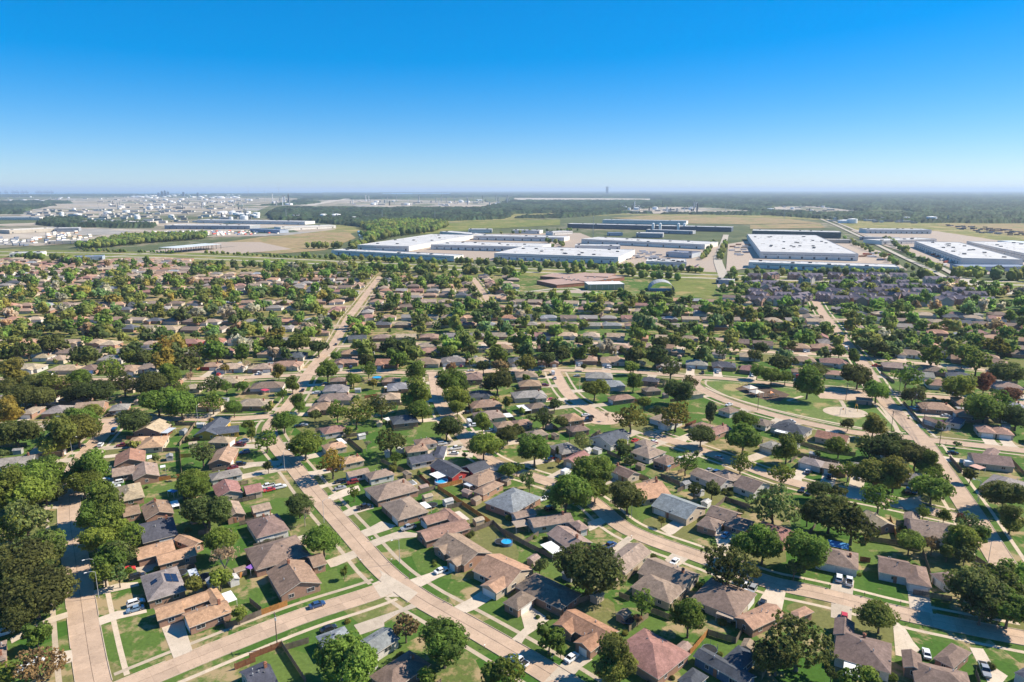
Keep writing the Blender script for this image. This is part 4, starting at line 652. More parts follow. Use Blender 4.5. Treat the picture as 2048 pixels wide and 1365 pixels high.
def wing_wall(mb, cx, cy, ax, L, Wd, kind, ze, SL=SL):
    c, s = cos(ax), sin(ax); P = lambda a, b, z: (cx+a*c-b*s, cy+a*s+b*c, z)
    i = .42 if min(L, Wd) > 3 else .2
    a, b = L/2-i, Wd/2-i; z1 = ze+SL*i-.2; za = z1+SL*b
    if kind == 'h' and L >= Wd:
        mb.box(cx, cy, 0, 2*a, 2*b, z1, ax)
    else:
        for sg in (-1, 1):
            q = [P(sg*a, -b, 0), P(sg*a, b, 0), P(sg*a, b, z1), P(sg*a, 0, za), P(sg*a, -b, z1)]
            mb.quad(q if sg > 0 else q[::-1])
        for sg in (-1, 1):
            q = [P(-a, sg*b, 0), P(a, sg*b, 0), P(a, sg*b, z1), P(-a, sg*b, z1)]
            mb.quad(q if sg < 0 else q[::-1])
def win_mesh(wd, hh):
    mb = MB(); t = .07
    mb.box(-wd/2+t/2, 0, 0, t, .09, hh); mb.box(wd/2-t/2, 0, 0, t, .09, hh)
    mb.box(0, 0, hh-t, wd-2*t, .085, t); mb.box(0, 0, 0, wd-2*t, .11, t); mb.box(0, 0, t, .05, .06, hh-2*t)
    p = MB(); p.box(0, .0, t, wd-2*t, .03, hh-2*t)
    return mb.mesh('window', 'white'), p.mesh('pane', 'glass')
WIN = [win_mesh(1.6, 1.25), win_mesh(1.1, 1.25), win_mesh(2.3, 1.3)]
def garage_mesh(wd):
    mb = MB(); mb.box(0, 0, 0, wd, .06, 2.15)
    nc = 4 if wd < 3.4 else 8
    for r in range(4):
        for k in range(nc): mb.box(-wd/2+(k+.5)*wd/nc, -.035, .06+r*.53, wd/nc-.12, .03, .42)
    return mb.mesh('garage_door', 'white')
GAR = {2.5: garage_mesh(2.5), 4.8: garage_mesh(4.8)}
mb = MB(); mb.box(0, 0, 0, .95, .07, 2.1); mb.box(0, -.045, 1.1, .6, .03, .8); mb.box(0, -.045, .2, .6, .03, .7); DOOR = mb.mesh('front_door', 'brick_red')
mb = MB(); mb.tube((0, 0, -.4), (0, 0, .55), .09, .09, 7); mb.tube((0, 0, .5), (0, 0, .68), .16, .1, 7); VENT = mb.mesh('vent_pipe', 'metal')
mb = MB(); mb.box(0, 0, -1.0, .7, .7, 2.1); mb.box(0, 0, 1.1, .84, .84, .14); mb.box(0, 0, 1.24, .4, .4, .25); CHIM = mb.mesh('chimney', 'brick_red')
mb = MB(); mb.box(0, 0, 0, .5, .5, .22, 0, 0, .8); TURB = mb.mesh('roof_vent', 'dark_metal')
def inside(w, x, y, pad=0.0):
    dx, dy = x-w[0], y-w[1]; c, s = cos(w[2]), sin(w[2])
    return abs(dx*c+dy*s) < w[3]/2+pad and abs(-dx*s+dy*c) < w[4]/2+pad
def roof_z(w, x, y, ze):
    dx, dy = x-w[0], y-w[1]; c, s = cos(w[2]), sin(w[2]); a, b = abs(dx*c+dy*s), abs(-dx*s+dy*c)
    d = w[4]/2-b
    if w[5] == 'h': d = min(d, w[3]/2-a)
    return ze+SL*max(d, 0)
HOUSES = []; ALLW = []; AUTO_CARS = []
DRIVE_C = []
for i, poly in enumerate(DRIVE_DATA):
    DRIVE_C.append((sum(p[0] for p in poly)/len(poly), sum(p[1] for p in poly)/len(poly)))
    pts_ = []
    for e in poly:          # run the street end up to the carriageway edge
        u = near_street(*e); k = SS[u['i']][1]/2-.1
        if u['d'] < k+3.2: l_ = max(u['d'], .01); e = (u['p'][0]+(e[0]-u['p'][0])*k/l_, u['p'][1]+(e[1]-u['p'][1])*k/l_)
        pts_.append(e)
    patch('driveway', pts_, .060+.003*(i % 7), 'driveway', False)
    p = min(poly, key=lambda e: near_street(*e)['d']); q2 = sorted(poly, key=lambda e: near_street(*e)['d'])[1]; driveways.append(((p[0]+q2[0])/2, (p[1]+q2[1])/2, max(2.6, hypot(p[0]-q2[0], p[1]-q2[1])/2+.4)))
def house(rc, wc, wings, lod=0, storey=2.75, name='house', cat='house', doreg=True, drive=True):
    W0 = max(wings, key=lambda q: q[3]*q[4]); hx, hy = W0[0], W0[1]
    root = empty(name, (hx, hy, 0))
    LW = [(q[0]-hx, q[1]-hy, *q[2:]) for q in wings]
    rm, wm = MB(), MB()
    for k, q in enumerate(LW):
        ze = storey-.04*k; wing_roof(rm, *q, ze); wing_wall(wm, *q, ze)
    j = rnd.uniform(.86, 1.14); col = tuple(min(1, v*j*rnd.uniform(.95, 1.05)) for v in RC[rc])
    ob('roof', rm.mesh('roof', ['shingles', 'trim']), root, color=col)
    j = rnd.uniform(.88, 1.1); ob('wall', wm.mesh('wall', 'wall'), root, color=tuple(v*j for v in WC[wc]))
    q = near_street(hx, hy); sp = q['p']
    auto = hy > 262
    if not auto:
        dc = min(DRIVE_C, key=lambda e: hypot(e[0]-hx, e[1]-hy))
        if hypot(dc[0]-hx, dc[1]-hy) < 24: sp = dc
    gw = min(wings, key=lambda e: hypot(e[0]-sp[0], e[1]-sp[1])+(0 if min(e[3], e[4]) > 4.2 else 50))
    D = (sp[0]-gw[0], sp[1]-gw[1]); dl = hypot(*D) or 1
    def sides(e):
        for k in range(4):
            an = e[2]+k*pi/2; half = e[3]/2 if k % 2 == 0 else e[4]/2; ln = e[4] if k % 2 == 0 else e[3]
            yield an, half-.42, ln-.84
    # garage on the street side of the wing nearest the street
    best = max(sides(gw), key=lambda z: (cos(z[0])*D[0]+sin(z[0])*D[1])/dl)
    an, half, ln = best; gx, gy = gw[0]+cos(an)*half, gw[1]+sin(an)*half
    gs = None
    if lod < 2 and ln > 3.2 and drive:
        gwid = 4.8 if ln > 5.6 else 2.5
        sh = 0 if ln < 8 else rnd.choice((-1, 1))*(ln/2-gwid/2-.7)
        gx += -sin(an)*sh; gy += cos(an)*sh
        ob('garage_door', GAR[gwid], root, (gx-hx+cos(an)*.04, gy-hy+sin(an)*.04, 0), an+pi/2)
        gs = (id(gw), round(an, 3))
        # driveway
        t = .5; ok = False
        while t < 26 and auto:
            u = near_street(gx+cos(an)*t, gy+sin(an)*t)
            if u['d'] < SS[u['i']][1]/2+.05: ok = True; break
            t += .4
        if ok and t > 7 and rnd.random() < .6: AUTO_CARS.append((gx+cos(an)*3.6, gy+sin(an)*3.6, an, rnd.choice('wwwgkkbnrm'), rnd.choice('sssuup')))
        if ok and t > 3:
            wd = gwid+.6; ex, ey = gx+cos(an)*t, gy+sin(an)*t; nx, ny = -sin(an)*wd/2, cos(an)*wd/2; fl = 1.3
            z = .042+.003*(len(driveways) % 6)
            m_ = MB(); ax_, ay_ = ex-cos(an)*2.2, ey-sin(an)*2.2
            m_.quad([(gx-nx, gy-ny, z), (ax_-nx, ay_-ny, z), (ax_+nx, ay_+ny, z), (gx+nx, gy+ny, z)])
            m_.quad([(ax_-nx, ay_-ny, z), (ex-nx*fl, ey-ny*fl, z), (ex+nx*fl, ey+ny*fl, z), (ax_+nx, ay_+ny, z)])
            me = m_.mesh('driveway', 'driveway')
            if me.polygons[0].normal.z < 0: me.flip_normals()
            tag(ob('driveway', me), kind='structure'); driveways.append((ex, ey, wd*fl/2+.3))
        elif auto and t <= 3: driveways.append((gx, gy, 3))
        # front door beside the garage on the main wing
        b2 = max(sides(W0), key=lambda z: (cos(z[0])*D[0]+sin(z[0])*D[1])/dl)
        ds = rnd.uniform(-.25, .25)*b2[2]; px_, py_ = W0[0]+cos(b2[0])*b2[1]-sin(b2[0])*ds, W0[1]+sin(b2[0])*b2[1]+cos(b2[0])*ds
        if not any(inside(e, px_+cos(b2[0])*.3, py_+sin(b2[0])*.3) for e in wings if e is not W0) and hypot(px_-gx, py_-gy) > gwid/2+.7:
            ob('front_door', DOOR, root, (px_-hx+cos(b2[0])*.04, py_-hy+sin(b2[0])*.04, .1), b2[0]+pi/2)
    if lod < 2:
        nw = 0
        for e in wings:
            for an, half, ln in sides(e):
                if gs == (id(e), round(an, 3)): continue
                cnt = 2 if ln > 9 else (1 if ln > 3.5 else 0)
                if lod == 1: cnt = min(cnt, 1)
                for k in range(cnt):
                    o = (k+.5)/cnt-.5; x = e[0]+cos(an)*half-sin(an)*o*ln; y = e[1]+sin(an)*half+cos(an)*o*ln
                    if sin(an) > .55: continue          # sides turned away from every view down the street grid stay plain
                    if any(inside(f, x+cos(an)*.4, y+sin(an)*.4, -.3) for f in wings if f is not e): continue
                    fm, pm = WIN[rnd.choice((0, 0, 1, 2)) if ln > 6 else 1]
                    wo = ob('window', fm, root, (x-hx+cos(an)*.02, y-hy+sin(an)*.02, .95), an+pi/2); nw += 1
                    ob('pane', pm, wo, (0, -.0, 0))
        for k in range(rnd.choice((2, 3, 4)) if lod == 0 else 1):
            x, y = W0[0]+rnd.uniform(-.3, .3)*W0[3]*cos(W0[2]), W0[1]+rnd.uniform(-.3, .3)*W0[3]*sin(W0[2])
            o = rnd.uniform(-.25, .25)*W0[4]; x -= sin(W0[2])*o; y += cos(W0[2])*o
            ob('vent_pipe' if k != 1 else 'roof_vent', VENT if k != 1 else TURB, root, (x-hx, y-hy, roof_z(W0, x, y, storey)+(0 if k != 1 else -.05)))
        if rnd.random() < .3:
            o = W0[3]*.3; x, y = W0[0]+cos(W0[2])*o, W0[1]+sin(W0[2])*o; ob('chimney', CHIM, root, (x-hx, y-hy, roof_z(W0, x, y, storey)-.1), W0[2])
    if doreg:
        reg(root, 'house', f"{RN[rc]} {'hip' if W0[5] == 'h' else 'gable'}-roof {WN[wc]} house", cat, 'houses of the subdivision', hx, hy)
    HOUSES.append((root, hx, hy)); ALLW.extend((q[0], q[1], max(q[3], q[4])/2) for q in wings)
    return root
for rc, wc, wings in HOUSE_DATA: house(rc, wc, wings, 0 if wings[0][1] < 330 else 1)
n_traced = len(HOUSES)
# rows of further houses along the remaining streets
cand = []
for i, (nm, wd, det, p) in enumerate(SS):
    n = normals(p); q = resample(p, 18.4 if not det else 18.5); nn = normals(q)
    for sg in (-1, 1):
        for k in range(len(q)):
            off = wd/2+13.5+rnd.uniform(-1.2, 1.6)
            cand.append((q[k][0]+nn[k][0]*off*sg, q[k][1]+nn[k][1]*off*sg, atan2(nn[k][1], nn[k][0])-pi/2, i, wd, det))
EXCL = [((1330, 550), (1445, 605)), ((1040, 540), (1330, 603)), ((1530, 548), (1960, 622))]
def excluded(x, y):
    a, b = proj(x, y)
    if any(x0 < a < x1 and y0 < b < y1 for (x0, y0), (x1, y1) in EXCL): return True
    return 1395 < a < 1835 and 745 < b < 880        # the park
cand.sort(key=lambda c: c[1]); taken = [(a, b) for a, b, r in ALLW]; new = []
for x, y, th, i, wd, det in cand:
    a, b = proj(x, y)
    if not (-60 < a < 2110 and b < 1000) or excluded(x, y): continue
    if det and b > 955 and not a > 1880: continue
    near_ = det and b > 715
    if near_ and any(hypot(x-u, y-v) < 17.5 for u, v in taken): continue
    if near_ and any(hypot(x-e[0], y-e[1]) < 6.5 for e in TREE_DATA): continue
    if any(hypot(x-u, y-v) < 15.5 for u, v in taken): continue
    if near_street(x, y)['d'] < 14.5: continue
    taken.append((x, y)); new.append((x, y, th))
# dense tracts beyond the lanes
def fill(poly, step, th, dense=False):
    pts = [G(*p) for p in poly]; x0, x1 = min(p[0] for p in pts), max(p[0] for p in pts); y0, y1 = min(p[1] for p in pts), max(p[1] for p in pts)
    def inp(x, y):
        c = False
        for (xa, ya), (xb, yb) in zip(pts, pts[1:]+pts[:1]):
            if (ya > y) != (yb > y) and x < (xb-xa)*(y-ya)/(yb-ya)+xa: c = not c
        return c
    y = y0; r = 0
    while y < y1:
        x = x0+(r % 2)*step*.3
        while x < x1:
            X, Y = x+rnd.uniform(-2, 2), y+rnd.uniform(-2, 2)
            if inp(X, Y) and near_street(X, Y)['d'] > 13 and not any(hypot(X-u, Y-v) < (12 if dense else 15) for u, v in taken):
                taken.append((X, Y)); new.append((X, Y, th))
            x += step
        y += (26 if not dense else 18) if r % 2 else (34 if not dense else 26); r += 1
fill([(200, 522), (385, 520), (380, 552), (260, 562), (200, 545)], 15, .1, True)
fill([(-60, 515), (190, 530), (240, 560), (60, 598), (-60, 598)], 21, .15)
fill([(380, 545), (745, 552), (730, 575), (390, 575)], 19, .05)
fill([(760, 552), (1040, 556), (1030, 600), (760, 600)], 20, 0)
fill([(1700, 622), (2100, 628), (2100, 690), (1720, 660)], 20, -.15)
fill([(1750, 690), (2100, 700), (2100, 790), (1800, 780)], 21, -.3)
fill([(1900, 810), (2150, 820), (2150, 1000), (1960, 980)], 22, -.3)
fill([(-60, 770), (230, 765), (210, 830), (-60, 845)], 21, .1)
new.sort(key=lambda c: hypot(c[0], c[1]))
distant = []
for x, y, th in new:
    rc = rnd.choices('tbrogsdpnk', (7, 7, 3, 3, 5, 2, 6, 8, 2, 1.5))[0]; wc = rnd.choices('kcw', (5, 3, 3))[0]
    L, Wd = rnd.uniform(13.5, 17), rnd.uniform(9.5, 12); kind = rnd.choice('hhg')
    wings = [(x, y, th, L, Wd, kind)]
    if rnd.random() < .75:
        sg = rnd.choice((-1, 1)); q = near_street(x, y); d = atan2(q['p'][1]-y, q['p'][0]-x)
        n_ = th+pi/2 if cos(th+pi/2-d) > 0 else th-pi/2
        wings.append((x+cos(th)*sg*L*.27+cos(n_)*Wd*.42, y+sin(th)*sg*L*.27+sin(n_)*Wd*.42, n_, 8.5, 6.4, rnd.choice('hg')))
    if len(HOUSES) < 300: house(rc, wc, wings, 1 if hypot(x, y) < 520 else 2)
    else: distant.append((rc, wc, wings)); ALLW.extend((q[0], q[1], max(q[3], q[4])/2) for q in wings)
def painted():
    m, n, b = mat('painted_far', .85, .25); at = N(n, 'ShaderNodeAttribute'); at.attribute_name = 'col'
    t = noise(n, .4, 5, geo(n)); r = ramp(n, t.outputs[0], [(.3, (.82,)*3), (.7, (1.12,)*3)])
    n.links.new(mix(n, 1.0, at.outputs['Color'], r.outputs[0], 'MULTIPLY'), b.inputs['Base Color'])
painted()
def stuff_mesh(name, parts):
    """parts: list of (MB, {material index: colour}) joined into one coloured mesh"""
    big = MB(); cols = []
    for m_, c in parts:
        i = len(big.v); big.v += m_.v
        for f, k in zip(m_.f, m_.m): big.f.append(tuple(i+a for a in f)); cols.append((*c[k], 1))
    me = bpy.data.meshes.new(name); me.from_pydata(big.v, [], big.f); me.materials.append(M['painted_far'])
    a = me.attributes.new('col', 'FLOAT_COLOR', 'FACE'); a.data.foreach_set('color', np.array(cols, np.float32).ravel())
    return tag(ob(name, me), kind='stuff')
parts = []
for rc, wc, wings in distant:
    j = rnd.uniform(.85, 1.15); rcol = tuple(v*j for v in RC[rc]); wcol = WC[wc]
    for k, q in enumerate(wings):
        r_, w_ = MB(), MB(); wing_roof(r_, *q, 2.75-.04*k); wing_wall(w_, *q, 2.75-.04*k)
        parts.append((r_, {0: rcol, 1: (.5, .44, .36)})); parts.append((w_, {0: wcol}))
if parts: stuff_mesh('distant_houses', parts)
# sidewalks and kerbs
for i, (nm, wd, det, p) in enumerate(SS):
    for sg in (-1, 1):
        sw, kb = MB(), MB(); q = resample(p, 1.0); n = normals(q)
        def free(x, y, lim):
            u = near_street(x, y, i); return u['d'] > SS[u['i']][1]/2+lim
        off = wd/2+3.3
        okp = [free(a[0]+b[0]*off*sg, a[1]+b[1]*off*sg, .6) for a, b in zip(q, n)]
        for k in range(len(q)-1):
            if not (okp[k] and okp[k+1]): continue
            zs = .010+.0035*(i % 8)
            def P(j, o, z): return (q[j][0]+n[j][0]*o*sg, q[j][1]+n[j][1]*o*sg, z)
            sw.quad([P(k, off-.65, zs), P(k+1, off-.65, zs), P(k+1, off+.65, zs), P(k, off+.65, zs)][::sg])
        if det:
            o = wd/2+.1
            D_ = [d for d in driveways if near_street(d[0], d[1])['i'] == i]
            for k in range(len(q)-1):
                x, y, _ = P(k, o, 0)
                if not free(x, y, .3) or any(hypot(x-d[0], y-d[1]) < d[2] for d in D_): continue
                a, b, c, d = P(k, wd/2+.004, .17), P(k+1, wd/2+.004, .17), P(k+1, wd/2+.2, .17), P(k, wd/2+.2, .17)
                kb.quad([a, b, c, d][::sg])
                for u, v in ((a, b), (b, c), (c, d), (d, a)): kb.quad([(u[0], u[1], 0), (v[0], v[1], 0), v, u][::sg])
        if sw.f: structure('sidewalk', sw, 'sidewalk')
        if kb.f: structure('kerb', kb, 'kerb')
# ------------------------------------------------------------------ trees
import bmesh
def ico(sub):
    bm = bmesh.new(); bmesh.ops.create_icosphere(bm, subdivisions=sub, radius=1.0)
    v = np.array([a.co for a in bm.verts]); f = np.array([[b.index for b in a.verts] for a in bm.faces]); bm.free(); return v, f
ICO2, ICO1, ICO3 = ico(2), ico(1), ico(3)
rs = np.random.RandomState(11)
def leaf_quads(C, Nn, size):
    """quads at centres C facing roughly Nn"""
    n = len(C); Nn = Nn+rs.normal(0, .6, (n, 3)); Nn /= np.linalg.norm(Nn, axis=1)[:, None]+1e-9
    r = rs.normal(0, 1, (n, 3)); U = np.cross(Nn, r); U /= np.linalg.norm(U, axis=1)[:, None]+1e-9; V = np.cross(Nn, U)
    s = size*rs.uniform(.6, 1.4, (n, 1)); a = rs.uniform(.55, 1, (n, 1))
    P = np.stack([C-U*s-V*s*a, C+U*s-V*s*a*.6, C+U*s*.8+V*s*a, C-U*s*.7+V*s*a*.8], 1).reshape(-1, 3)
    return P, np.arange(4*n).reshape(-1, 4)
def crown(kind, nleaf, size, seed, CO=None, raw=False):
    CO = CO or ICO2
    global rs; rs = np.random.RandomState(seed)
    spec = {'round': (13, .40, (.9, .9, .72), .9), 'oval': (13, .36, (.75, .75, 1.0), 1.15), 'open': (22, .25, (.92, .92, .75), 1.0), 'bush': (7, .5, (.6, .6, .5), .8), 'cone': (12, .3, (.5, .5, 1.2), 1.6), 'flat': (15, .34, (1.0, 1.0, .5), .8)}[kind]
    nl, lr, sh, hz = spec
    L = []
    while len(L) < nl:
        p = rs.normal(0, 1, 3); p /= np.linalg.norm(p); p *= rs.uniform(.35, .78)*np.array(sh)
        if p[2] < -.38*sh[2]: continue
        if kind == 'cone': p[:2] *= max(.15, .75-.5*p[2])
        L.append((p, lr*rs.uniform(.75, 1.3)))
    if kind != 'open': L.append((np.zeros(3), .55*min(sh)))
    V, F4, F3, T = [], [], [], []; nv = 0
    w_ = np.array([r*r for p, r in L]); w_ /= w_.sum(); tints = rs.uniform(0.15, .85, len(L))
    if kind != 'open':
        tv = []
        for k, (p, r) in enumerate(L):
            v = CO[0]*r*.70*(1+rs.uniform(-.16, .16, (len(CO[0]), 1)))*np.array([1, 1, .85])+p
            V.append(v); F3.append(CO[1]+nv); nv += len(v); tv.append(np.full(len(CO[1]), tints[k]*.6))
        T3 = np.concatenate(tv)
    else: T3 = np.zeros(0)
    T4 = []
    for k, (p, r) in enumerate(L):
        n = int(nleaf*w_[k]); d = rs.normal(0, 1, (n, 3)); d /= np.linalg.norm(d, axis=1)[:, None]
        # small twig clusters: leaves gathered around sub-centres
        nc = max(6, n//9); cc = rs.normal(0, 1, (nc, 3)); cc /= np.linalg.norm(cc, axis=1)[:, None]
        pick = rs.randint(0, nc, n); d = cc[pick]+d*.16; d /= np.linalg.norm(d, axis=1)[:, None]
        rad = r*(rs.uniform(.78, 1.16, nc)[pick]+rs.normal(0, .05, n))
        C = p+d*rad[:, None]*np.array([1, 1, .88])
        keep = np.ones(n, bool)
        for k2, (p2, r2) in enumerate(L):
            if k2 != k: keep &= np.linalg.norm(C-p2, axis=1) > r2*.72
        C, d, pk = C[keep], d[keep], pick[keep]
        if not len(C): continue
        P, f = leaf_quads(C, d+np.array([0, 0, .25]), size)
        V.append(P); F4.append(f+nv); nv += len(P)
        ct = rs.uniform(-.25, .25, nc)
        T4.append(np.clip(tints[k]+ct[pk]+rs.normal(0, .10, len(C)), 0, 1))
    V = np.concatenate(V); V[:, 2] = V[:, 2]*1.0
    Fs = ([np.concatenate(F3)] if F3 else [])+[np.concatenate(F4)]
    if raw: return V, Fs, np.concatenate([T3]+T4)
    return np_mesh('crown', V, Fs, 'leaf', {'tint': ('FLOAT', np.concatenate([T3]+T4))}), V, L
def trunk_mesh(L, bark, base=-1.15, thick=.055):
    """base is the ground, in crown units below the crown's centre"""
    mb = MB(); fork = (rs.uniform(-.04, .04), rs.uniform(-.04, .04), base+.42)
    mb.tube((0, 0, base), fork, thick*1.25, thick*.85, 7, 0, False)
    for p, r in L[:6]:
        mid = (fork[0]*.5+p[0]*.45, fork[1]*.5+p[1]*.45, fork[2]*.45+p[2]*.5)
        mb.tube(fork, mid, thick*.6, thick*.38, 5, 0, False); mb.tube(mid, tuple(p), thick*.38, thick*.14, 5, 0, False)
    return mb.mesh('trunk', bark)
def bare(seed, kz=1.0):
    r = random.Random(seed); mb = MB(); tips = []
    def br(p, d, l, rad, lv):
        q = p+d*l; mb.tube(p, q, rad, rad*.6, 4 if lv else 6, 0, False)
        if lv == 4: tips.append(q); return
        for k in range(3 if lv else 5):
            nd = (d+mathutils.Vector((r.uniform(-1, 1), r.uniform(-1, 1), r.uniform(-.25, .7)))*.85).normalized(); br(q, nd, l*r.uniform(.55, .8), rad*.58, lv+1)
    br(mathutils.Vector((0, 0, -1.2)), mathutils.Vector((0, 0, 1)), .62, .05, 0)
    t = mb.mesh('trunk', 'pale_bark'); C = np.array([tuple(a) for a in tips]); 
    C = np.concatenate([C+rs.normal(0, .07, C.shape) for _ in range(5)])
    P, f = leaf_quads(C, C+np.array([0, 0, .3]), .038)
    return np_mesh('crown', P, [f], 'leaf', {'tint': ('FLOAT', rs.uniform(.2, 1, len(C)))}), t
CR = {}
for kind, sd in (('round', (1, 2, 3, 13)), ('oval', (4, 5)), ('open', (6, 7, 14)), ('flat', (8, 9)), ('bush', (10, 11)), ('cone', (12,))):
    CR[kind] = []
    for s in sd:
        big = crown(kind, 12500 if kind not in ('bush', 'open') else 6500, .031, s); th = trunk_mesh(big[2], 'bark')
        small = crown(kind, 3600, .058, s+50); t2 = trunk_mesh(small[2], 'bark')
        CR[kind].append(((big[0], th), (small[0], t2)))
BARE = [bare(31), bare(32)]
KZ = {'d': .95, 'g': 1.05, 'y': 1.05, 'o': 1.0, 'b': 1.1, 'p': 1.1, 'v': 1.0, 'c': 1.5, 'r': 1.0}
TC = {'d': (.116, .148, .046), 'g': (.18, .25, .05), 'y': (.32, .255, .06), 'o': (.34, .225, .12), 'b': (.42, .35, .25), 'p': (.19, .25, .09), 'v': (.23, .24, .058), 'c': (.075, .115, .055), 'r': (.24, .115, .07)}
TN = {'d': 'dark-green', 'g': 'bright-green', 'y': 'yellow-gold', 'o': 'orange-brown', 'b': 'nearly-bare', 'p': 'pale-green', 'v': 'olive-green', 'c': 'blue-green', 'r': 'rusty-red'}
TK = {'d': ('round', 'round', 'flat', 'open'), 'g': ('round', 'oval', 'flat', 'open'), 'y': ('oval', 'open'), 'o': ('open', 'round'), 'p': ('open',), 'v': ('round', 'oval', 'open'), 'c': ('cone',), 'r': ('oval', 'round')}
def tree(x, y, R, sp, shrub=False):
    sz = 'small' if R < 3 else 'medium' if R < 5.5 else 'large' if R < 8 else 'huge'
    kz = KZ[sp]; H0 = (R*kz*.78+1.6)
    root = empty('shrub' if shrub else 'bare_tree' if sp == 'b' else 'tree', (x, y, 0), 0)
    j = rnd.uniform(.8, 1.22); col = (TC[sp][0]*j*rnd.uniform(.85, 1.2), TC[sp][1]*j, TC[sp][2]*j)
    rot = rnd.uniform(0, 6.28)
    if sp == 'b': c, t = rnd.choice(BARE)
    else:
        k = 'bush' if shrub else rnd.choice(TK[sp]); lo = 0 if R > 4.2 and y < 420 else 1
        c, t = rnd.choice(CR[k])[lo]
    zs = R*kz
    zc = max(H0, .52*zs) if not shrub else R*.42
    ob('crown', c, root, (0, 0, zc), rot, (R*1.04, R*1.04, zs), col)
    ts = zc/1.15
    if not shrub: ob('trunk', t, root, (0, 0, zc), rot, (R*.95, R*.95, ts))
    reg(root, 'shrub' if shrub else 'tree', f"{sz} {TN[sp]} leafy {'shrub' if shrub else 'tree'}" if sp != 'b' else f"{sz} nearly leafless tree", 'shrub' if shrub else 'tree', 'garden shrubs' if shrub else 'trees of the subdivision', x, y)
for a in TREE_DATA: tree(*a)
# foundation shrubs of the nearest houses
ns = 0
for root, hx, hy in HOUSES[:110]:
    if hypot(hx, hy) > 300: continue
    for k in range(rnd.choice((1, 2, 3, 4))):
        a = rnd.uniform(0, 6.28); x, y = hx+cos(a)*rnd.uniform(7, 11), hy+sin(a)*rnd.uniform(7, 11)
        if any(hypot(x-u, y-v) < r*.8 for u, v, r in ALLW) or near_street(x, y)['d'] < 9: continue
        tree(round(x, 1), round(y, 1), rnd.uniform(.8, 1.6), rnd.choice('gdvd'), True); ns += 1
# the many further trees: lumpy low crowns in one mesh
def far_variant(sub, nq, seed, size):
    global rs; rs = np.random.RandomState(seed); v0, f0 = sub
    v = v0*(1+rs.uniform(-.26, .2, (len(v0), 1))); C = rs.normal(0, 1, (nq, 3)); C /= np.linalg.norm(C, axis=1)[:, None]; C[:, 2] = np.abs(C[:, 2])*1.1-.15*rs.rand(nq)
    nc = max(5, nq//8); cc = C[:nc]; pk = rs.randint(0, nc, nq); D = cc[pk]+C*.22; D /= np.linalg.norm(D, axis=1)[:, None]
    P, f = leaf_quads(D*rs.uniform(.82, 1.12, (nq, 1)), D, size)
    V = np.concatenate([v, P]); t = np.concatenate([np.full(len(f0), .8), 1+rs.uniform(-.3, .35, nc)[pk]+rs.normal(0, .1, nq)])
    return V, f0, f+len(v), t
FV = []
for i, kd in enumerate(('round', 'round', 'oval', 'flat', 'round', 'oval', 'flat', 'round')):
    V_, F_, T_ = crown(kd, 330, .15, 70+i, ICO1, True); FV.append((V_, F_[0], F_[1], .55+T_*.95))
FV1 = [far_variant(ICO1, 14, 90+i, .3) for i in range(6)]
def far_trees(name, L, VV):
    Vs, F3, F4, c3, c4 = [], [], [], [], []; nv = 0
    for x, y, R, kz, col in L:
        V, f3, f4, t = VV[rnd.randrange(len(VV))]; a = rnd.uniform(0, 6.28); c, s = cos(a), sin(a)
        W = np.empty_like(V); W[:, 0] = (V[:, 0]*c-V[:, 1]*s)*R+x; W[:, 1] = (V[:, 0]*s+V[:, 1]*c)*R+y; W[:, 2] = V[:, 2]*R*kz*.95+R*kz*.78+.9
        Vs.append(W); F3.append(f3+nv); F4.append(f4+nv); nv += len(W)
        cc = t[:, None]*np.array(col)[None]; c3.append(cc[:len(f3)]); c4.append(cc[len(f3):])
    C = np.concatenate(c3+c4); C = np.concatenate([np.clip(C, 0, 1), np.ones((len(C), 1))], 1)
    return tag(ob(name, np_mesh(name, np.concatenate(Vs), [np.concatenate(F3), np.concatenate(F4)], 'leaf_far', {'col': ('FLOAT_COLOR', C)})), kind='stuff')
def sp_col(sp):
    j = rnd.uniform(1.05, 1.75); c = TC[sp]; return (c[0]*j*rnd.uniform(.85, 1.08), c[1]*j, c[2]*j)
HARR = np.array([(a, b, r) for a, b, r in ALLW])
def near_house(x, y): return float(np.min(np.hypot(HARR[:, 0]-x, HARR[:, 1]-y)-HARR[:, 2]*.75))
TL = [(a[0], a[1], a[2]) for a in TREE_DATA]; L = []; tries = 0
TARR = np.array(TL)
grid = {}
def g_ok(x, y, d):
    gx, gy = int(x//10), int(y//10)
    for i in (-1, 0, 1):
        for k in (-1, 0, 1):
            for u, v in grid.get((gx+i, gy+k), ()):
                if (u-x)**2+(v-y)**2 < d*d: return False
    return True
for a in TL: grid.setdefault((int(a[0]//10), int(a[1]//10)), []).append((a[0], a[1]))
NO = [((1340, 553), (1440, 600)), ((1046, 540), (1335, 599)), ((300, 545), (385, 562))]
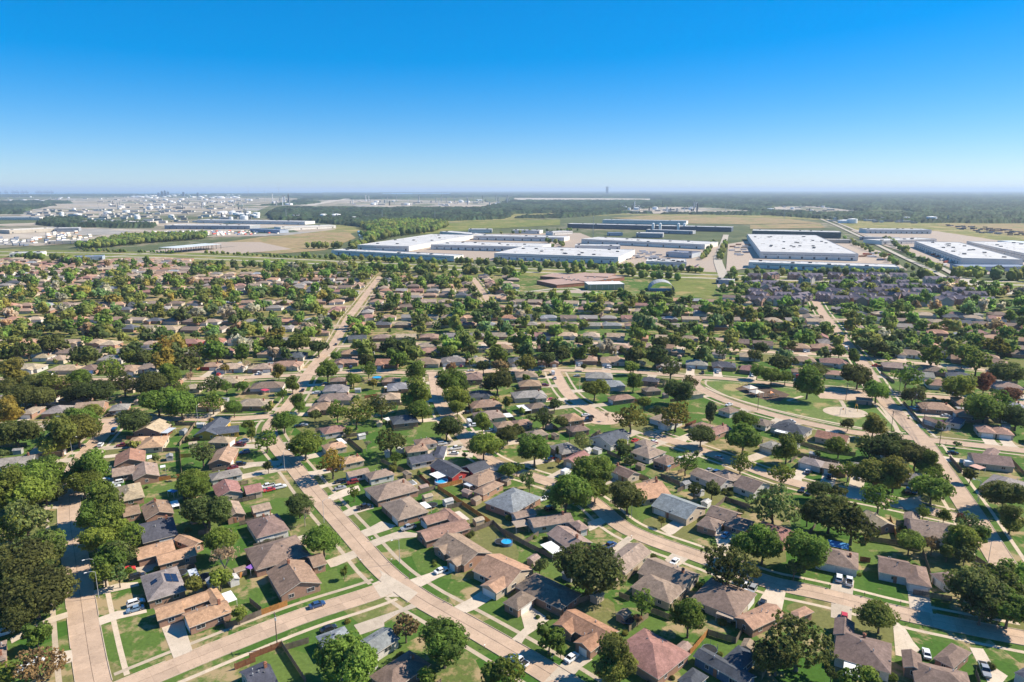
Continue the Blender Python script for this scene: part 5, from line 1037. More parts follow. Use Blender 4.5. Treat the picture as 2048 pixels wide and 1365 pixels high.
while tries < 30000 and len(L) < 1330:
    tries += 1
    b = 1000-rnd.random()**.5*470 if rnd.random() < .25 else rnd.uniform(528, 715)
    a = rnd.uniform(-60, 2110)
    lim = 506+ (a/2048)*50
    if b < max(lim+16, 520): continue
    x, y = G(a, b)
    # even spread in world space, thinned into groves
    if rnd.random() > .55+.45*sin(x*.021+1.3*sin(y*.017))*cos(y*.026+sin(x*.013)): continue
    if rnd.random() > (y/900.0)**1.2*1.1 and b < 715: continue
    if 1395 < a < 1840 and 745 < b < 880: continue
    if any(x0 < a < x1 and y0 < b < y1 for (x0, y0), (x1, y1) in NO): continue
    nearb = b > 730
    if nearb and rnd.random() < .5: continue
    d = 8.5 if not nearb else 8.5
    if not g_ok(x, y, d): continue
    u = near_street(x, y)
    if u['d'] < 6.3: continue
    if 1500 < a < 1960 and 556 < b < 622 and rnd.random() < .45: continue
    if near_house(x, y) < (0.6 if not nearb else 1.2): continue
    R = rnd.choice((2.2, 3.4, 4.5, 5.2, 5.8, 6.4, 7.0, 7.8, 8.6)) if not nearb else rnd.uniform(1.2, 3.2)
    if u['d'] < 3.4+R*.8: continue
    grid.setdefault((int(x//10), int(y//10)), []).append((x, y))
    lf = a < 760
    sp = rnd.choices('dgvyobp', (30, 36, 26, 2.6, 1.4, 2.4, 6) if not lf else (30, 22, 36, 5, 2.6, 4, 7))[0]
    L.append((x, y, R, KZ[sp]*rnd.uniform(.9, 1.15), sp_col(sp)))
n_indiv = len(TREE_DATA)
far_trees('distant_trees', L, FV)
# tree belts along the highway, the warehouses and the avenue
def belt(pts, step, jit, R, cols='dgv'):
    out = []
    q = resample([G(*p) for p in pts], step)
    for x, y in q:
        if rnd.random() < .12: continue
        out.append((x+rnd.uniform(-jit, jit), y+rnd.uniform(-jit, jit), rnd.uniform(*R), rnd.uniform(.95, 1.3), sp_col(rnd.choice(cols))))
    return out
B = []
for pts, st, jt, R in [([(604, 516), (700, 521), (800, 526), (885, 530)], 6, 5, (3, 5)), ([(920, 529), (1024, 533), (1130, 537), (1240, 539)], 6, 5, (3.5, 6)), ([(1240, 539), (1330, 544), (1400, 546)], 6, 6, (3.5, 6)),
                       ([(1462, 547), (1540, 550), (1640, 552), (1800, 556)], 8, 6, (3, 5)), ([(1640, 554), (1860, 558)], 6, 6, (4, 7)), ([(1908, 548), (2120, 560)], 9, 5, (5, 8)), ([(1910, 556), (2120, 566)], 8, 5, (5, 8)),
                       ([(1450, 488), (1443, 505), (1440, 520)], 12, 4, (3, 5)), ([(1425, 488), (1415, 505), (1405, 520)], 14, 4, (3, 5)), ([(1770, 480), (1800, 500), (1850, 530), (1880, 545)], 22, 5, (4, 6)), ([(1690, 480), (1720, 495), (1760, 515), (1820, 542)], 22, 5, (3, 5)),
                       ([(160, 503), (250, 506), (240, 503)], 5, 4, (2, 3.5)), ([(410, 508), (512, 513), (600, 518)], 6, 3, (2, 3)), ([(280, 506), (350, 508)], 6, 3, (2, 3)), ([(620, 497), (660, 497), (720, 494)], 7, 9, (4, 7)), ([(700, 500), (740, 484), (725, 470)], 9, 8, (4, 7)),
                       ([(1095, 485), (1130, 492), (1090, 498)], 10, 5, (3, 5)), ([(1000, 470), (1160, 462)], 12, 8, (3, 5)), ([(960, 545), (1024, 548), (1090, 545)], 9, 6, (4, 6)), ([(1140, 548), (1210, 549), (1270, 553)], 11, 5, (4, 6)), ([(1280, 556), (1355, 562)], 7, 5, (4, 6)), ([(700, 538), (760, 542), (900, 545), (1000, 552)], 7, 9, (4, 6.5)), ([(540, 536), (640, 540), (700, 545)], 8, 7, (4, 6)), ([(390, 540), (450, 535), (520, 536)], 8, 8, (4, 6)), ([(30, 518), (120, 522), (160, 532)], 9, 9, (4, 7))]:
    B += belt(pts, st, jt, R)
# strip of wood left of the frame building
def in_poly(x, y, poly):
    c = False
    for (xa, ya), (xb, yb) in zip(poly, poly[1:]+poly[:1]):
        if (ya > y) != (yb > y) and x < (xb-xa)*(y-ya)/(yb-ya)+xa: c = not c
    return c
def scatter(poly, step, R, cols, jit=.5):
    P = [G(*p) for p in poly]; out = []
    y = min(p[1] for p in P); y1 = max(p[1] for p in P); xa, xb = min(p[0] for p in P), max(p[0] for p in P)
    while y < y1:
        x = xa
        while x < xb:
            X, Y = x+rnd.uniform(-jit, jit)*step, y+rnd.uniform(-jit, jit)*step
            if in_poly(X, Y, P): out.append((X, Y, rnd.uniform(*R), rnd.uniform(1, 1.4), sp_col(rnd.choice(cols))))
            x += step
        y += step
    return out
B += scatter([(150, 496), (250, 476), (415, 471), (410, 478), (280, 488), (190, 497)], 9, (4, 6.5), 'dgv')
B += scatter([(730, 482), (745, 466), (720, 455), (760, 447), (860, 446), (900, 452), (870, 464), (790, 474), (745, 486)], 15, (6, 9), 'dgv')
far_trees('tree_belts', B, FV1)
# the far woods: rolling canopy surfaces
def forest(name, poly, rows, xr, gaps=(), step=2.5, base=(.060, .098, .045)):
    xs = np.arange(xr[0], xr[1]+step, step); nx, nyv = len(xs), len(rows); V = np.zeros((nyv, nx, 3)); ok = np.zeros((nyv, nx), bool)
    r = np.random.RandomState(len(rows))
    for j, b in enumerate(rows):
        for i, a in enumerate(xs):
            X, Y = G(a+(j*.618 % 1)*step*3+r.uniform(-.8, .8)*step*.5, b); V[j, i] = (X, Y, 0); ok[j, i] = in_poly(a, b, poly) and not any(in_poly(a, b, g) for g in gaps)
    big = r.uniform(0, 1, (nyv//6+2, nx//8+2)); bi = np.kron(big, np.ones((6, 8)))[:nyv, :nx]
    V[..., 2] = np.where(ok, 8+r.uniform(-4, 4.5, (nyv, nx))+bi*3, -1.1)
    idx = np.arange(nyv*nx).reshape(nyv, nx); F = np.stack([idx[:-1, :-1], idx[:-1, 1:], idx[1:, 1:], idx[1:, :-1]], -1).reshape(-1, 4)
    k = (ok[:-1, :-1] | ok[:-1, 1:] | ok[1:, 1:] | ok[1:, :-1]).reshape(-1); F = F[k]
    t = (r.uniform(.6, 1.35, (nyv-1, nx-1))*(.6+.85*bi[:-1, :-1])).reshape(-1)[k]
    C = np.concatenate([t[:, None]*np.array(base)[None]*np.stack([r.uniform(.85, 1.3, len(t)), np.ones(len(t)), r.uniform(.8, 1.2, len(t))], 1), np.ones((len(t), 1))], 1)
    return tag(ob(name, np_mesh(name, V.reshape(-1, 3), [F], 'leaf_far', {'col': ('FLOAT_COLOR', C)})), kind='stuff')
def rows_(b0, b1, n, p=1.0): return [b0+(b1-b0)*(k/(n-1))**p for k in range(n)]
H0 = 381.2
forest('woodland', [(540, 441), (620, 444), (720, 454), (770, 455), (870, 443), (1024, 437), (1120, 436), (1240, 427), (1320, 428), (1540, 431), (1680, 440), (1860, 446), (2300, 447), (2300, 380), (1050, 380), (1000, 406), (960, 416), (700, 417), (560, 415), (530, 428)],
       rows_(456, 400, 75)+rows_(399.4, 383, 34), (500, 2200),
       [[(1220, 422), (1330, 414), (1420, 415), (1480, 420), (1530, 424), (1400, 428), (1270, 427)], [(1020, 396), (1300, 396.5), (1300, 401.5), (1024, 401)], [(1540, 414), (1600, 412), (1650, 415), (1735, 425), (1640, 427), (1545, 422)], [(1735, 420), (1800, 419), (1830, 427), (1740, 427)], [(1200, 396), (1270, 396), (1270, 398), (1190, 398)], [(1000, 441), (1024, 428), (1120, 426), (1125, 430), (1030, 436)]])
forest('left_woodland', [(-300, 410), (-100, 404), (90, 401), (135, 403), (140, 407), (100, 412), (60, 420), (40, 428), (-300, 430)], rows_(436, 397, 40), (-200, 300), [[(-300, 408.5), (150, 407), (150, 410), (-300, 412)], [(60, 419), (150, 419), (130, 424), (60, 424)]])
forest('left_woodland', [(70, 450), (90, 436), (160, 438), (170, 446), (260, 447), (310, 449), (300, 456), (130, 455)], rows_(458, 434, 30), (50, 330))
if False: forest('left_woodland', [(262, 426), (290, 421), (450, 420), (448, 430), (330, 431), (265, 431)], rows_(433, 419, 18), (240, 470))
forest('left_woodland', [(510, 412), (640, 408), (760, 398), (1100, 392), (1100, 382.6), (380, 388), (-300, 389.5), (-300, 398), (200, 392), (560, 392), (600, 398), (560, 408)], rows_(413, 383.5, 36), (-200, 1110), [[(594, 412), (690, 397), (704, 397), (640, 410)], [(600, 400), (960, 398), (1000, 407), (700, 412)], [(760, 387), (900, 386), (900, 388), (760, 389)]])
# ------------------------------------------------------------------ cars
def car_mesh(kind):
    P = {}
    prof = {'s': ([(-2.35, .42, .72, .80), (-2.25, .30, .92, .88), (-1.3, .28, 1.0, .92), (0, .26, .98, .92), (1.0, .28, .96, .92), (1.9, .30, .86, .88), (2.3, .36, .66, .78)], (-1.75, -.95, .45, 1.25), 1.43, 4.6),
            'u': ([(-2.4, .5, .95, .86), (-2.3, .38, 1.12, .93), (-1, .34, 1.16, .97), (.8, .34, 1.14, .97), (1.9, .36, 1.04, .94), (2.4, .45, .8, .84)], (-2.25, -1.95, .45, 1.15), 1.74, 4.8),
            'p': ([(-2.9, .5, 1.05, .9), (-2.85, .45, 1.1, .97), (-1.0, .42, 1.1, 1.0), (.9, .42, 1.12, 1.0), (2.2, .44, 1.08, .97), (2.8, .5, .9, .88)], (-.95, -.75, .75, 1.35), 1.86, 5.7),
            'v': ([(-3.0, .5, 2.5, 1.05), (-2.95, .42, 2.62, 1.08), (.7, .42, 2.62, 1.08), (.75, .42, 1.3, 1.02), (2.2, .44, 1.2, 1.0), (2.6, .5, .9, .9)], (.78, .8, 1.2, 1.7), 2.1, 5.6)}[kind]
    sec, cab, top, ln = prof
    mb = MB(); rings = []
    for x, zb, zt, hw in sec:
        i = len(mb.v); mb.v += [(x, -hw, zb), (x, -hw*1.0, zb+(zt-zb)*.55), (x, -hw*.93, zt), (x, hw*.93, zt), (x, hw, zb+(zt-zb)*.55), (x, hw, zb)]; rings.append(i)
    for a, b in zip(rings, rings[1:]):
        for k in range(6): mb.f.append((a+k, b+k, b+(k+1) % 6, a+(k+1) % 6)[::-1]); mb.m.append(0)
    mb.f.append(tuple(rings[0]+k for k in range(6))); mb.m.append(0); mb.f.append(tuple(rings[-1]+k for k in range(6))[::-1]); mb.m.append(0)
    if kind == 'p':
        mb.box(-1.9, 0, 1.08, 1.75, 1.55, .035, 0, 1)
        for s in (-1, 1): mb.box(-1.95, s*.9, 1.09, 1.85, .1, .09)
        mb.box(-2.83, 0, 1.09, .08, 1.9, .09)
    P['body'] = mb.mesh('body', ['car_paint', 'rubber'])
    x0, x1, x2, x3 = cab; w0, w1 = (.84, .66) if kind == 's' else (.9, .74); zb = 1.0 if kind == 's' else 1.12
    g = MB(); lo = [(x0, -w0, zb-.1), (x3, -w0, zb-.1), (x3, w0, zb-.1), (x0, w0, zb-.1)]; hi = [(x1, -w1, top-.05), (x2, -w1, top-.05), (x2, w1, top-.05), (x1, w1, top-.05)]
    for k in range(4): g.quad([lo[k], lo[(k+1) % 4], hi[(k+1) % 4], hi[k]])
    P['window'] = g.mesh('window', 'car_glass')
    r = MB(); r.box((x1+x2)/2, 0, top-.055, x2-x1+.06, 2*w1+.06, .06, 0, 0, .96)
    for s in (-1, 1):
        for xa, xb in ((x0, x1), (x3, x2), ((x0+x3)/2, (x1+x2)/2)): r.tube((xa, s*(w0+.005), zb-.1), (xb, s*(w1+.005), top-.04), .045, .045, 4)
    P['roof'] = r.mesh('roof', 'car_paint')
    wmb = MB(); wmb.tube((0, -.11, 0), (0, .11, 0), .34, .34, 12); wmb.tube((0, .11, 0), (0, .125, 0), .2, .18, 10, 1); wmb.tube((0, -.125, 0), (0, -.11, 0), .18, .2, 10, 1)
    P['wheel'] = wmb.mesh('wheel', ['rubber', 'chrome'])
    hl = MB(); hl.box(0, 0, 0, .1, .36, .15); P['headlight'] = hl.mesh('headlight', 'bright')
    tl = MB(); tl.box(0, 0, 0, .08, .28, .2); P['tail_light'] = tl.mesh('tail_light', 'red_lens')
    return P, sec, ln
CM = {k: car_mesh(k) for k in 'supv'}
CC = {'w': (.70, .70, .69), 'b': (.16, .24, .33), 'n': (.03, .07, .17), 'r': (.50, .045, .045), 'm': (.20, .025, .03), 'g': (.30, .31, .32), 'k': (.022, .023, .026), 't': (.10, .25, .28)}
CNM = {'w': 'white', 'b': 'blue-grey', 'n': 'navy-blue', 'r': 'red', 'm': 'maroon', 'g': 'silver-grey', 'k': 'black', 't': 'teal'}
KN = {'s': ('car', 'saloon'), 'u': ('car', 'estate'), 'p': ('pickup_truck', 'pickup'), 'v': ('delivery_van', 'van')}
NV = {'car': 'car', 'pickup_truck': 'pickup truck', 'delivery_van': 'van'}
done = []
for x, y, th, cc, kd in CAR_DATA+AUTO_CARS:
    if any(hypot(x-a, y-b) < 2.3 for a, b in done):
        x += -sin(th)*2.6; y += cos(th)*2.6
    q = near_street(x, y); on = q['d'] < SS[q['i']][1]/2
    if on:            # keep to the kerb side
        o = 2.3 if q['left'] else -2.3
        x, y = q['p'][0]-sin(q['th'])*o, q['p'][1]+cos(q['th'])*o; th = q['th']
    else:             # on the drive, clear of the house wall
        for _ in range(14):
            inn = any(inside(w_, x+sx*cos(th)*2.2, y+sx*sin(th)*2.2, .35) for h_ in HOUSE_DATA for w_ in h_[2] if hypot(w_[0]-x, w_[1]-y) < 20 for sx in (-1, 1))
            if not inn or near_street(x, y)['d'] < 6.5: break
            u = near_street(x, y); l = hypot(u['p'][0]-x, u['p'][1]-y) or 1; x += (u['p'][0]-x)/l*.7; y += (u['p'][1]-y)/l*.7
    done.append((x, y))
    P, sec, ln = CM[kd]; nm, what = KN[kd]
    root = empty(nm, (x, y, .055), th+(pi if rnd.random() < .5 else 0)); col = CC[cc]
    ob('body', P['body'], root, color=col); ob('window', P['window'], root); ob('roof', P['roof'], root, color=col)
    fx, rx = sec[-1][0], sec[0][0]; hw = max(e[3] for e in sec)
    for sx in (fx-.95, rx+1.0):
        for s in (-1, 1): ob('wheel', P['wheel'], root, (sx, s*(hw-.1), .34))
    for s in (-1, 1):
        ob('headlight', P['headlight'], root, (fx-.08, s*hw*.62, (sec[-1][2]-.12))); ob('tail_light', P['tail_light'], root, (rx+.02, s*hw*.66, sec[0][2]-.2 if kd != 'v' else .9))
    reg(root, 'vehicle', f"{CNM[cc]} {what} {'at the kerb' if on else 'on a drive'}", NV[nm], 'parked vehicles', x, y)
# ------------------------------------------------------------------ fences
FC = {'o': (.42, .19, .055), 'g': (.17, .135, .105), 'n': (.22, .085, .045), 't': (.27, .205, .135), 'y': (.45, .29, .06)}
FN = {'o': 'new orange-stained', 'g': 'weathered grey', 'n': 'red-brown stained', 't': 'pale tan', 'y': 'yellow wooden'}
def panel_mesh(nb):
    mb = MB(); bw = 2.4/nb
    for k in range(nb): mb.box(-1.2+(k+.5)*bw, rnd.uniform(-.012, .012), .04, bw*.9, .03, 1.78+rnd.uniform(-.03, .03))
    for z in (.35, 1.4): mb.box(0, .05, z, 2.4, .05, .09)
    return mb.mesh('panel', 'wood')
PANELS = [panel_mesh(9) for _ in range(4)]
mb = MB(); mb.box(0, .06, 0, .1, .1, 1.95); POST = mb.mesh('post', 'wood')
def fence(pts, col, near=True):
    p0 = pts[0]; root = empty('fence', (p0[0], p0[1], 0)); cb = FC[col]
    for a, b in zip(pts, pts[1:]):
        Ls = hypot(b[0]-a[0], b[1]-a[1]); n = max(1, round(Ls/2.4)); th = atan2(b[1]-a[1], b[0]-a[0])
        for k in range(n):
            t = (k+.5)/n; j = rnd.uniform(.85, 1.15)
            o = ob('panel', rnd.choice(PANELS), root, (a[0]+(b[0]-a[0])*t-p0[0], a[1]+(b[1]-a[1])*t-p0[1], 0), th, (Ls/n/2.4*.99, 1, 1), tuple(c*j for c in cb))
            if near:
                t = k/n; ob('post', POST, root, (a[0]+(b[0]-a[0])*t-p0[0], a[1]+(b[1]-a[1])*t-p0[1], 0), th, None, cb)
    m = pts[len(pts)//2]; mx, my = (pts[0][0]+pts[-1][0])/2, (pts[0][1]+pts[-1][1])/2
    reg(root, 'fence', f"{FN[col]} board fence", 'fence', 'garden fences', mx, my)
FSEG = []
for col, pts in FENCE_DATA:
    fence(pts, col); FSEG += [((a[0]+b[0])/2, (a[1]+b[1])/2) for a, b in zip(pts, pts[1:])]+list(pts)
# back and side fences of the other plots
for idx, (root, hx, hy) in enumerate(HOUSES):
    if hypot(hx, hy) > 560: continue
    q = near_street(hx, hy); dx, dy = hx-q['p'][0], hy-q['p'][1]; l = hypot(dx, dy) or 1; dx, dy = dx/l, dy/l; tx, ty = -dy, dx
    a = (q['p'][0]+dx*31+tx*8.8, q['p'][1]+dy*31+ty*8.8); b = (q['p'][0]+dx*31-tx*8.8, q['p'][1]+dy*31-ty*8.8); c = (q['p'][0]+dx*21+tx*8.8, q['p'][1]+dy*21+ty*8.8)
    def clear(u, v):
        for k in range(7):
            x, y = u[0]+(v[0]-u[0])*k/6, u[1]+(v[1]-u[1])*k/6
            if near_street(x, y)['d'] < 9 or np.min(np.hypot(HARR[:, 0]-x, HARR[:, 1]-y)-HARR[:, 2]*.85) < .6: return False
            if 1395 < proj(x, y)[0] < 1840 and 745 < proj(x, y)[1] < 880: return False
            if FSEG and min(hypot(x-e[0], y-e[1]) for e in FSEG) < 4: return False
        return True
    ps = None
    if clear(a, b): ps = [c, a, b] if clear(c, a) else [a, b]
    elif clear(c, a): ps = [c, a]
    if ps:
        fence(ps, rnd.choices('gtno', (6, 4, 1, .5))[0], hypot(hx, hy) < 300); FSEG += [((u[0]+v[0])/2, (u[1]+v[1])/2) for u, v in zip(ps, ps[1:])]+ps
# ------------------------------------------------------------------ street furniture
mb = MB(); mb.tube((0, 0, 0), (0, 0, 8.6), .10, .06, 7); LP = mb.mesh('pole', 'metal')
mb = MB(); mb.tube((0, 0, 8.5), (0.9, 0, 9.0), .05, .045, 6); mb.tube((.9, 0, 9.0), (2.2, 0, 9.1), .045, .04, 6); LA = mb.mesh('arm', 'metal')
mb = MB(); mb.box(2.45, 0, 9.02, .75, .26, .14, 0, 0, .8); LH = mb.mesh('lamp_head', 'bright')
for x, y in LAMP_DATA:
    q = near_street(x, y); a = atan2(q['p'][1]-y, q['p'][0]-x)
    if q['d'] < SS[q['i']][1]/2+.8: x, y = q['p'][0]-cos(a)*(SS[q['i']][1]/2+.9), q['p'][1]-sin(a)*(SS[q['i']][1]/2+.9)
    r = empty('street_lamp', (x, y, 0), a); ob('pole', LP, r); ob('arm', LA, r); ob('lamp_head', LH, r)
    reg(r, 'lamp', 'grey metal street lamp', 'street lamp', 'street lamps', x, y)
mb = MB(); mb.tube((0, 0, 0), (0, 0, 10.5), .16, .11, 8); UP = mb.mesh('pole', 'pole_wood')
mb = MB(); mb.box(0, 0, 9.7, 2.2, .12, .12); UX = mb.mesh('crossarm', 'pole_wood')
mb = MB()
for k in (-.9, -.45, .45, .9): mb.tube((k, 0, 9.82), (k, 0, 10.02), .05, .03, 6)
mb.tube((.3, 0, 8.2), (.3, 0, 9.1), .22, .22, 10); UI = mb.mesh('insulator', 'metal')
for x, y in POLE_DATA:
    q = near_street(x, y); r = empty('utility_pole', (x, y, 0), q['th']+pi/2); ob('pole', UP, r); ob('crossarm', UX, r); ob('insulator', UI, r)
    reg(r, 'pole', 'brown wooden utility pole', 'utility pole', 'utility poles', x, y)
pw = []
for i, (x, y) in enumerate(POLE_DATA):
    for k, (u, v) in enumerate(POLE_DATA):
        if k > i and 8 < hypot(u-x, v-y) < 62:
            m_ = MB(); d = atan2(v-y, u-x)+pi/2
            for o in (-.9, -.45, .9):
                q = [(o*cos(d)+(u-x)*t/8, o*sin(d)+(v-y)*t/8, 10.0-1.1*(1-(2*t/8-1)**2)) for t in range(9)]
                for a, b in zip(q, q[1:]): m_.tube(a, b, .03, .03, 4, 0, False)
            r = ob('overhead_wires', m_.mesh('overhead_wires', 'rubber'), None, (x, y, 0)); reg(r, 'wire', 'dark sagging overhead wires', 'overhead wires', 'overhead wires', (x+u)/2, (y+v)/2)
mb = MB(); mb.box(0, 0, 0, .1, .1, 1.05); MP = mb.mesh('post', 'pole_wood')
mb = MB(); mb.box(0, 0, 1.05, .5, .2, .16); mb.tube((-.25, 0, 1.21), (.25, 0, 1.21), .1, .1, 10); MX = mb.mesh('box', 'dark_metal'); MXW = MX.copy(); MXW.materials[0] = M['white']
mb = MB(); mb.box(.1, .13, 1.2, .04, .03, .18); MF = mb.mesh('flag', 'red_lens')
for x, y in MAIL_DATA:
    q = near_street(x, y); a = atan2(q['p'][1]-y, q['p'][0]-x); o = SS[q['i']][1]/2+.6
    x, y = q['p'][0]-cos(a)*o, q['p'][1]-sin(a)*o; r = empty('mailbox', (x, y, 0), a); wh_ = rnd.random() < .4
    ob('post', MP, r); ob('box', MXW if wh_ else MX, r); ob('flag', MF, r); reg(r, 'mailbox', f"{'white' if wh_ else 'dark'} kerbside mailbox on a post", 'mailbox', 'kerbside mailboxes', x, y)
# ------------------------------------------------------------------ sheds, patio covers, pools
SHC = {'w': (.6, .58, .55), 'c': (.5, .4, .28), 't': (.36, .27, .19), 'g': (.33, .33, .33), 'p': (.42, .30, .25)}; SHN = {'w': 'white', 'c': 'cream', 't': 'tan', 'g': 'grey', 'p': 'pinkish'}
auto_sheds = []
for root, hx, hy in HOUSES:
    if hypot(hx, hy) > 520 or rnd.random() > .38: continue
    q = near_street(hx, hy); dx, dy = hx-q['p'][0], hy-q['p'][1]; l = hypot(dx, dy) or 1; o = rnd.uniform(-6, 6)
    x, y = hx+dx/l*12.5-dy/l*o, hy+dy/l*12.5+dx/l*o
    if np.min(np.hypot(HARR[:, 0]-x, HARR[:, 1]-y)-HARR[:, 2]) < 1.2 or near_street(x, y)['d'] < 12: continue
    if any(hypot(x-e[0], y-e[1]) < 6 for e in SHED_DATA): continue
    if 1395 < proj(x, y)[0] < 1840 and 745 < proj(x, y)[1] < 880: continue
    auto_sheds.append((x, y, rnd.choice('wctgp')))
for x, y, c in SHED_DATA+auto_sheds:
    q = near_street(x, y); r = empty('garden_shed', (x, y, 0), q['th']+rnd.choice((0, pi/2)))
    rm, wm = MB(), MB(); wing_roof(rm, 0, 0, 0, 3.8, 3.0, 'g', 2.1); wing_wall(wm, 0, 0, 0, 3.8, 3.0, 'g', 2.1)
    ob('roof', rm.mesh('roof', ['shingles', 'trim']), r, color=tuple(v*.8 for v in SHC[c])); ob('wall', wm.mesh('wall', 'wall'), r, color=SHC[c])
    d = MB(); d.box(0, -1.13, 0, 1.3, .05, 1.75); ob('door', d.mesh('door', 'trim'), r)
    reg(r, 'shed', f"small {SHN[c]} backyard shed", 'shed', 'backyard sheds', x, y)
CVC = {'w': (.72, .71, .69), 'c': (.55, .47, .38), 'p': (.33, .26, .20), 'k': (.5, .53, .56), 'r': (.5, .3, .24), 'u': (.05, .22, .45), 'v': (.26, .12, .42), 'm': (.5, .05, .10)}; CVN = {'w': 'white', 'c': 'cream', 'p': 'brown', 'k': 'pale-grey', 'r': 'pinkish', 'u': 'blue', 'v': 'purple', 'm': 'red'}
for x, y, th, Lc, Wc, c in COVER_DATA:
    r = empty('patio_cover', (x, y, 0), th); m_ = MB(); m_.box(0, 0, 2.35, Lc, Wc, .1)
    n = int(Lc/.6)
    for k in range(n): m_.box(-Lc/2+(k+.5)*Lc/n, 0, 2.45, .06, Wc*.98, .03)
    ob('roof', m_.mesh('roof', 'cloth'), r, color=CVC[c])
    for sx in (-1, 1):
        for sy in (-1, 1): p = MB(); p.box(sx*(Lc/2-.12), sy*(Wc/2-.12), 0, .09, .09, 2.35); ob('post', p.mesh('post', 'white'), r)
    reg(r, 'cover', f"flat {CVN[c]} {'canopy' if c in 'uvm' else 'patio roof'}", 'patio cover', 'backyard patio covers', x, y)
for i, (x, y, R) in enumerate(POOL_DATA):
    r = empty('swimming_pool', (x, y, 0)); m_ = MB(); n = 24
    for k in range(n):
        a, b = 2*pi*k/n, 2*pi*(k+1)/n
        for r0, r1, z0, z1 in ((R, R, 0, 1.15), (R, R-.18, 1.15, 1.15), (R-.18, R-.18, 1.15, .6)):
            m_.quad([(r0*cos(a), r0*sin(a), z0), (r0*cos(b), r0*sin(b), z0), (r1*cos(b), r1*sin(b), z1), (r1*cos(a), r1*sin(a), z1)])
    ob('wall', m_.mesh('wall', 'slate_far' if i else 'bright'), r); m_ = MB(); m_.disc(0, 0, 1.0, R-.17, R-.17); ob('water', m_.mesh('water', 'pool_blue'), r)
    l = MB()
    for s in (-.25, .25): l.tube((R-.1, s, 0), (R-.1, s, 1.7), .03, .03, 5)
    for z in (.3, .6, .9, 1.2): l.tube((R-.1, -.25, z), (R-.1, .25, z), .025, .025, 5)
    ob('ladder', l.mesh('ladder', 'bright'), r); reg(r, 'pool', 'round blue above-ground swimming pool', 'pool', 'backyard pools', x, y)
# trampolines in back gardens
mb = MB()
for k in range(16):
    a, b = 2*pi*k/16, 2*pi*(k+1)/16
    mb.tube((2*cos(a), 2*sin(a), .85), (2*cos(b), 2*sin(b), .85), .07, .07, 5, 0, False)
    if k % 3 == 0: mb.tube((2*cos(a), 2*sin(a), 0), (2*cos(a), 2*sin(a), 2.4), .04, .04, 5)
TF = mb.mesh('frame', 'slate_far'); mb = MB(); mb.disc(0, 0, .87, 1.9, 1.9, 20); TM = mb.mesh('jumping_mat', 'rubber')
for x, y in TRAMP_DATA:
    r = empty('trampoline', (x, y, 0)); ob('frame', TF, r); ob('jumping_mat', TM, r); reg(r, 'trampoline', 'round black garden trampoline', 'trampoline', 'garden trampolines', x, y)
# solar panels on the grey hip roof near the far-left street
h5, hx, hy = HOUSES[4]; W5 = HOUSE_DATA[4][2][0]
# ------------------------------------------------------------------ the park
pad = [G(*p) for p in [(1648, 823), (1690, 816), (1733, 824), (1690, 836)]]
cx, cy = sum(p[0] for p in pad)/4, sum(p[1] for p in pad)/4
rx = hypot(pad[2][0]-pad[0][0], pad[2][1]-pad[0][1])/2; ry = hypot(pad[3][0]-pad[1][0], pad[3][1]-pad[1][1])/2
patch('park_grass', [(1398, 762), (1450, 763), (1536, 773), (1600, 778), (1656, 784), (1755, 795), (1770, 806), (1810, 862), (1790, 868), (1740, 862), (1636, 842), (1536, 819), (1449, 793), (1412, 776)], .012, 'park_lawn')
mb = MB(); mb.disc(cx, cy, .05, rx, ry, 40, 0, atan2(pad[2][1]-pad[0][1], pad[2][0]-pad[0][0])); structure('splash_pad', mb, 'sidewalk')
patch('parking_lot', [(1628, 783), (1640, 781), (1733, 787), (1752, 796), (1700, 801), (1640, 797)], .045, 'road')
for pts, wd in [([(1681, 801), (1686, 808), (1690, 817)], 2.2), ([(1752, 806), (1765, 815), (1775, 830), (1790, 850), (1796, 866)], 2.2), ([(1410, 775), (1449, 792), (1536, 817.5), (1636, 840), (1740, 860), (1795, 866)], 1.8), ([(1575, 802), (1590, 797), (1605, 793)], 2.2)]:
    structure('park_path', ribbon(resample(smooth([G(*p) for p in pts]), 2), wd, .055), 'sidewalk')
patch('playground_surface', [(1470, 778), (1490, 770), (1540, 775), (1580, 790), (1560, 803), (1530, 800), (1500, 792)], .04, 'mulch')
def gp(t): return G(*t)
# swing frame
x, y = gp((1486, 775)); r = empty('swing_set', (x, y, 0), .5); m_ = MB()
for s in (-3, 0, 3):
    for d in (-1, 1): m_.tube((s, d*1.2, 0), (s, 0, 2.8), .07, .07, 6)
m_.tube((-3, 0, 2.8), (3, 0, 2.8), .07, .07, 6); ob('frame', m_.mesh('frame', 'yellow'), r)
for s in (-2.2, -.9, .9, 2.2):
    m_ = MB(); m_.box(s, 0, .5, .45, .2, .04); m_.tube((s-.2, 0, .5), (s-.2, 0, 2.8), .012, .012, 4); m_.tube((s+.2, 0, .5), (s+.2, 0, 2.8), .012, .012, 4); ob('swing_seat', m_.mesh('swing_seat', 'rubber'), r)
tag(r, 'yellow framed swing set on the dark playground surface in the park', 'swing set')
x, y = gp((1543, 795)); r = empty('play_structure', (x, y, 0), .3)
m_ = MB()
for a in (-2, 0, 2):
    for b in (-1, 1): m_.tube((a, b, 0), (a, b, 3.0), .07, .07, 6)
ob('posts', m_.mesh('posts', 'orange_paint'), r); m_ = MB(); m_.box(-1, 0, 1.3, 2, 2, .12); m_.box(1, 0, 1.7, 2, 2, .12); ob('platform', m_.mesh('platform', 'dark_metal'), r)
m_ = MB(); m_.box(-1, 0, 3.0, 2.6, 2.6, .9, 0, 0, .1); ob('roof', m_.mesh('roof', 'orange_paint'), r)
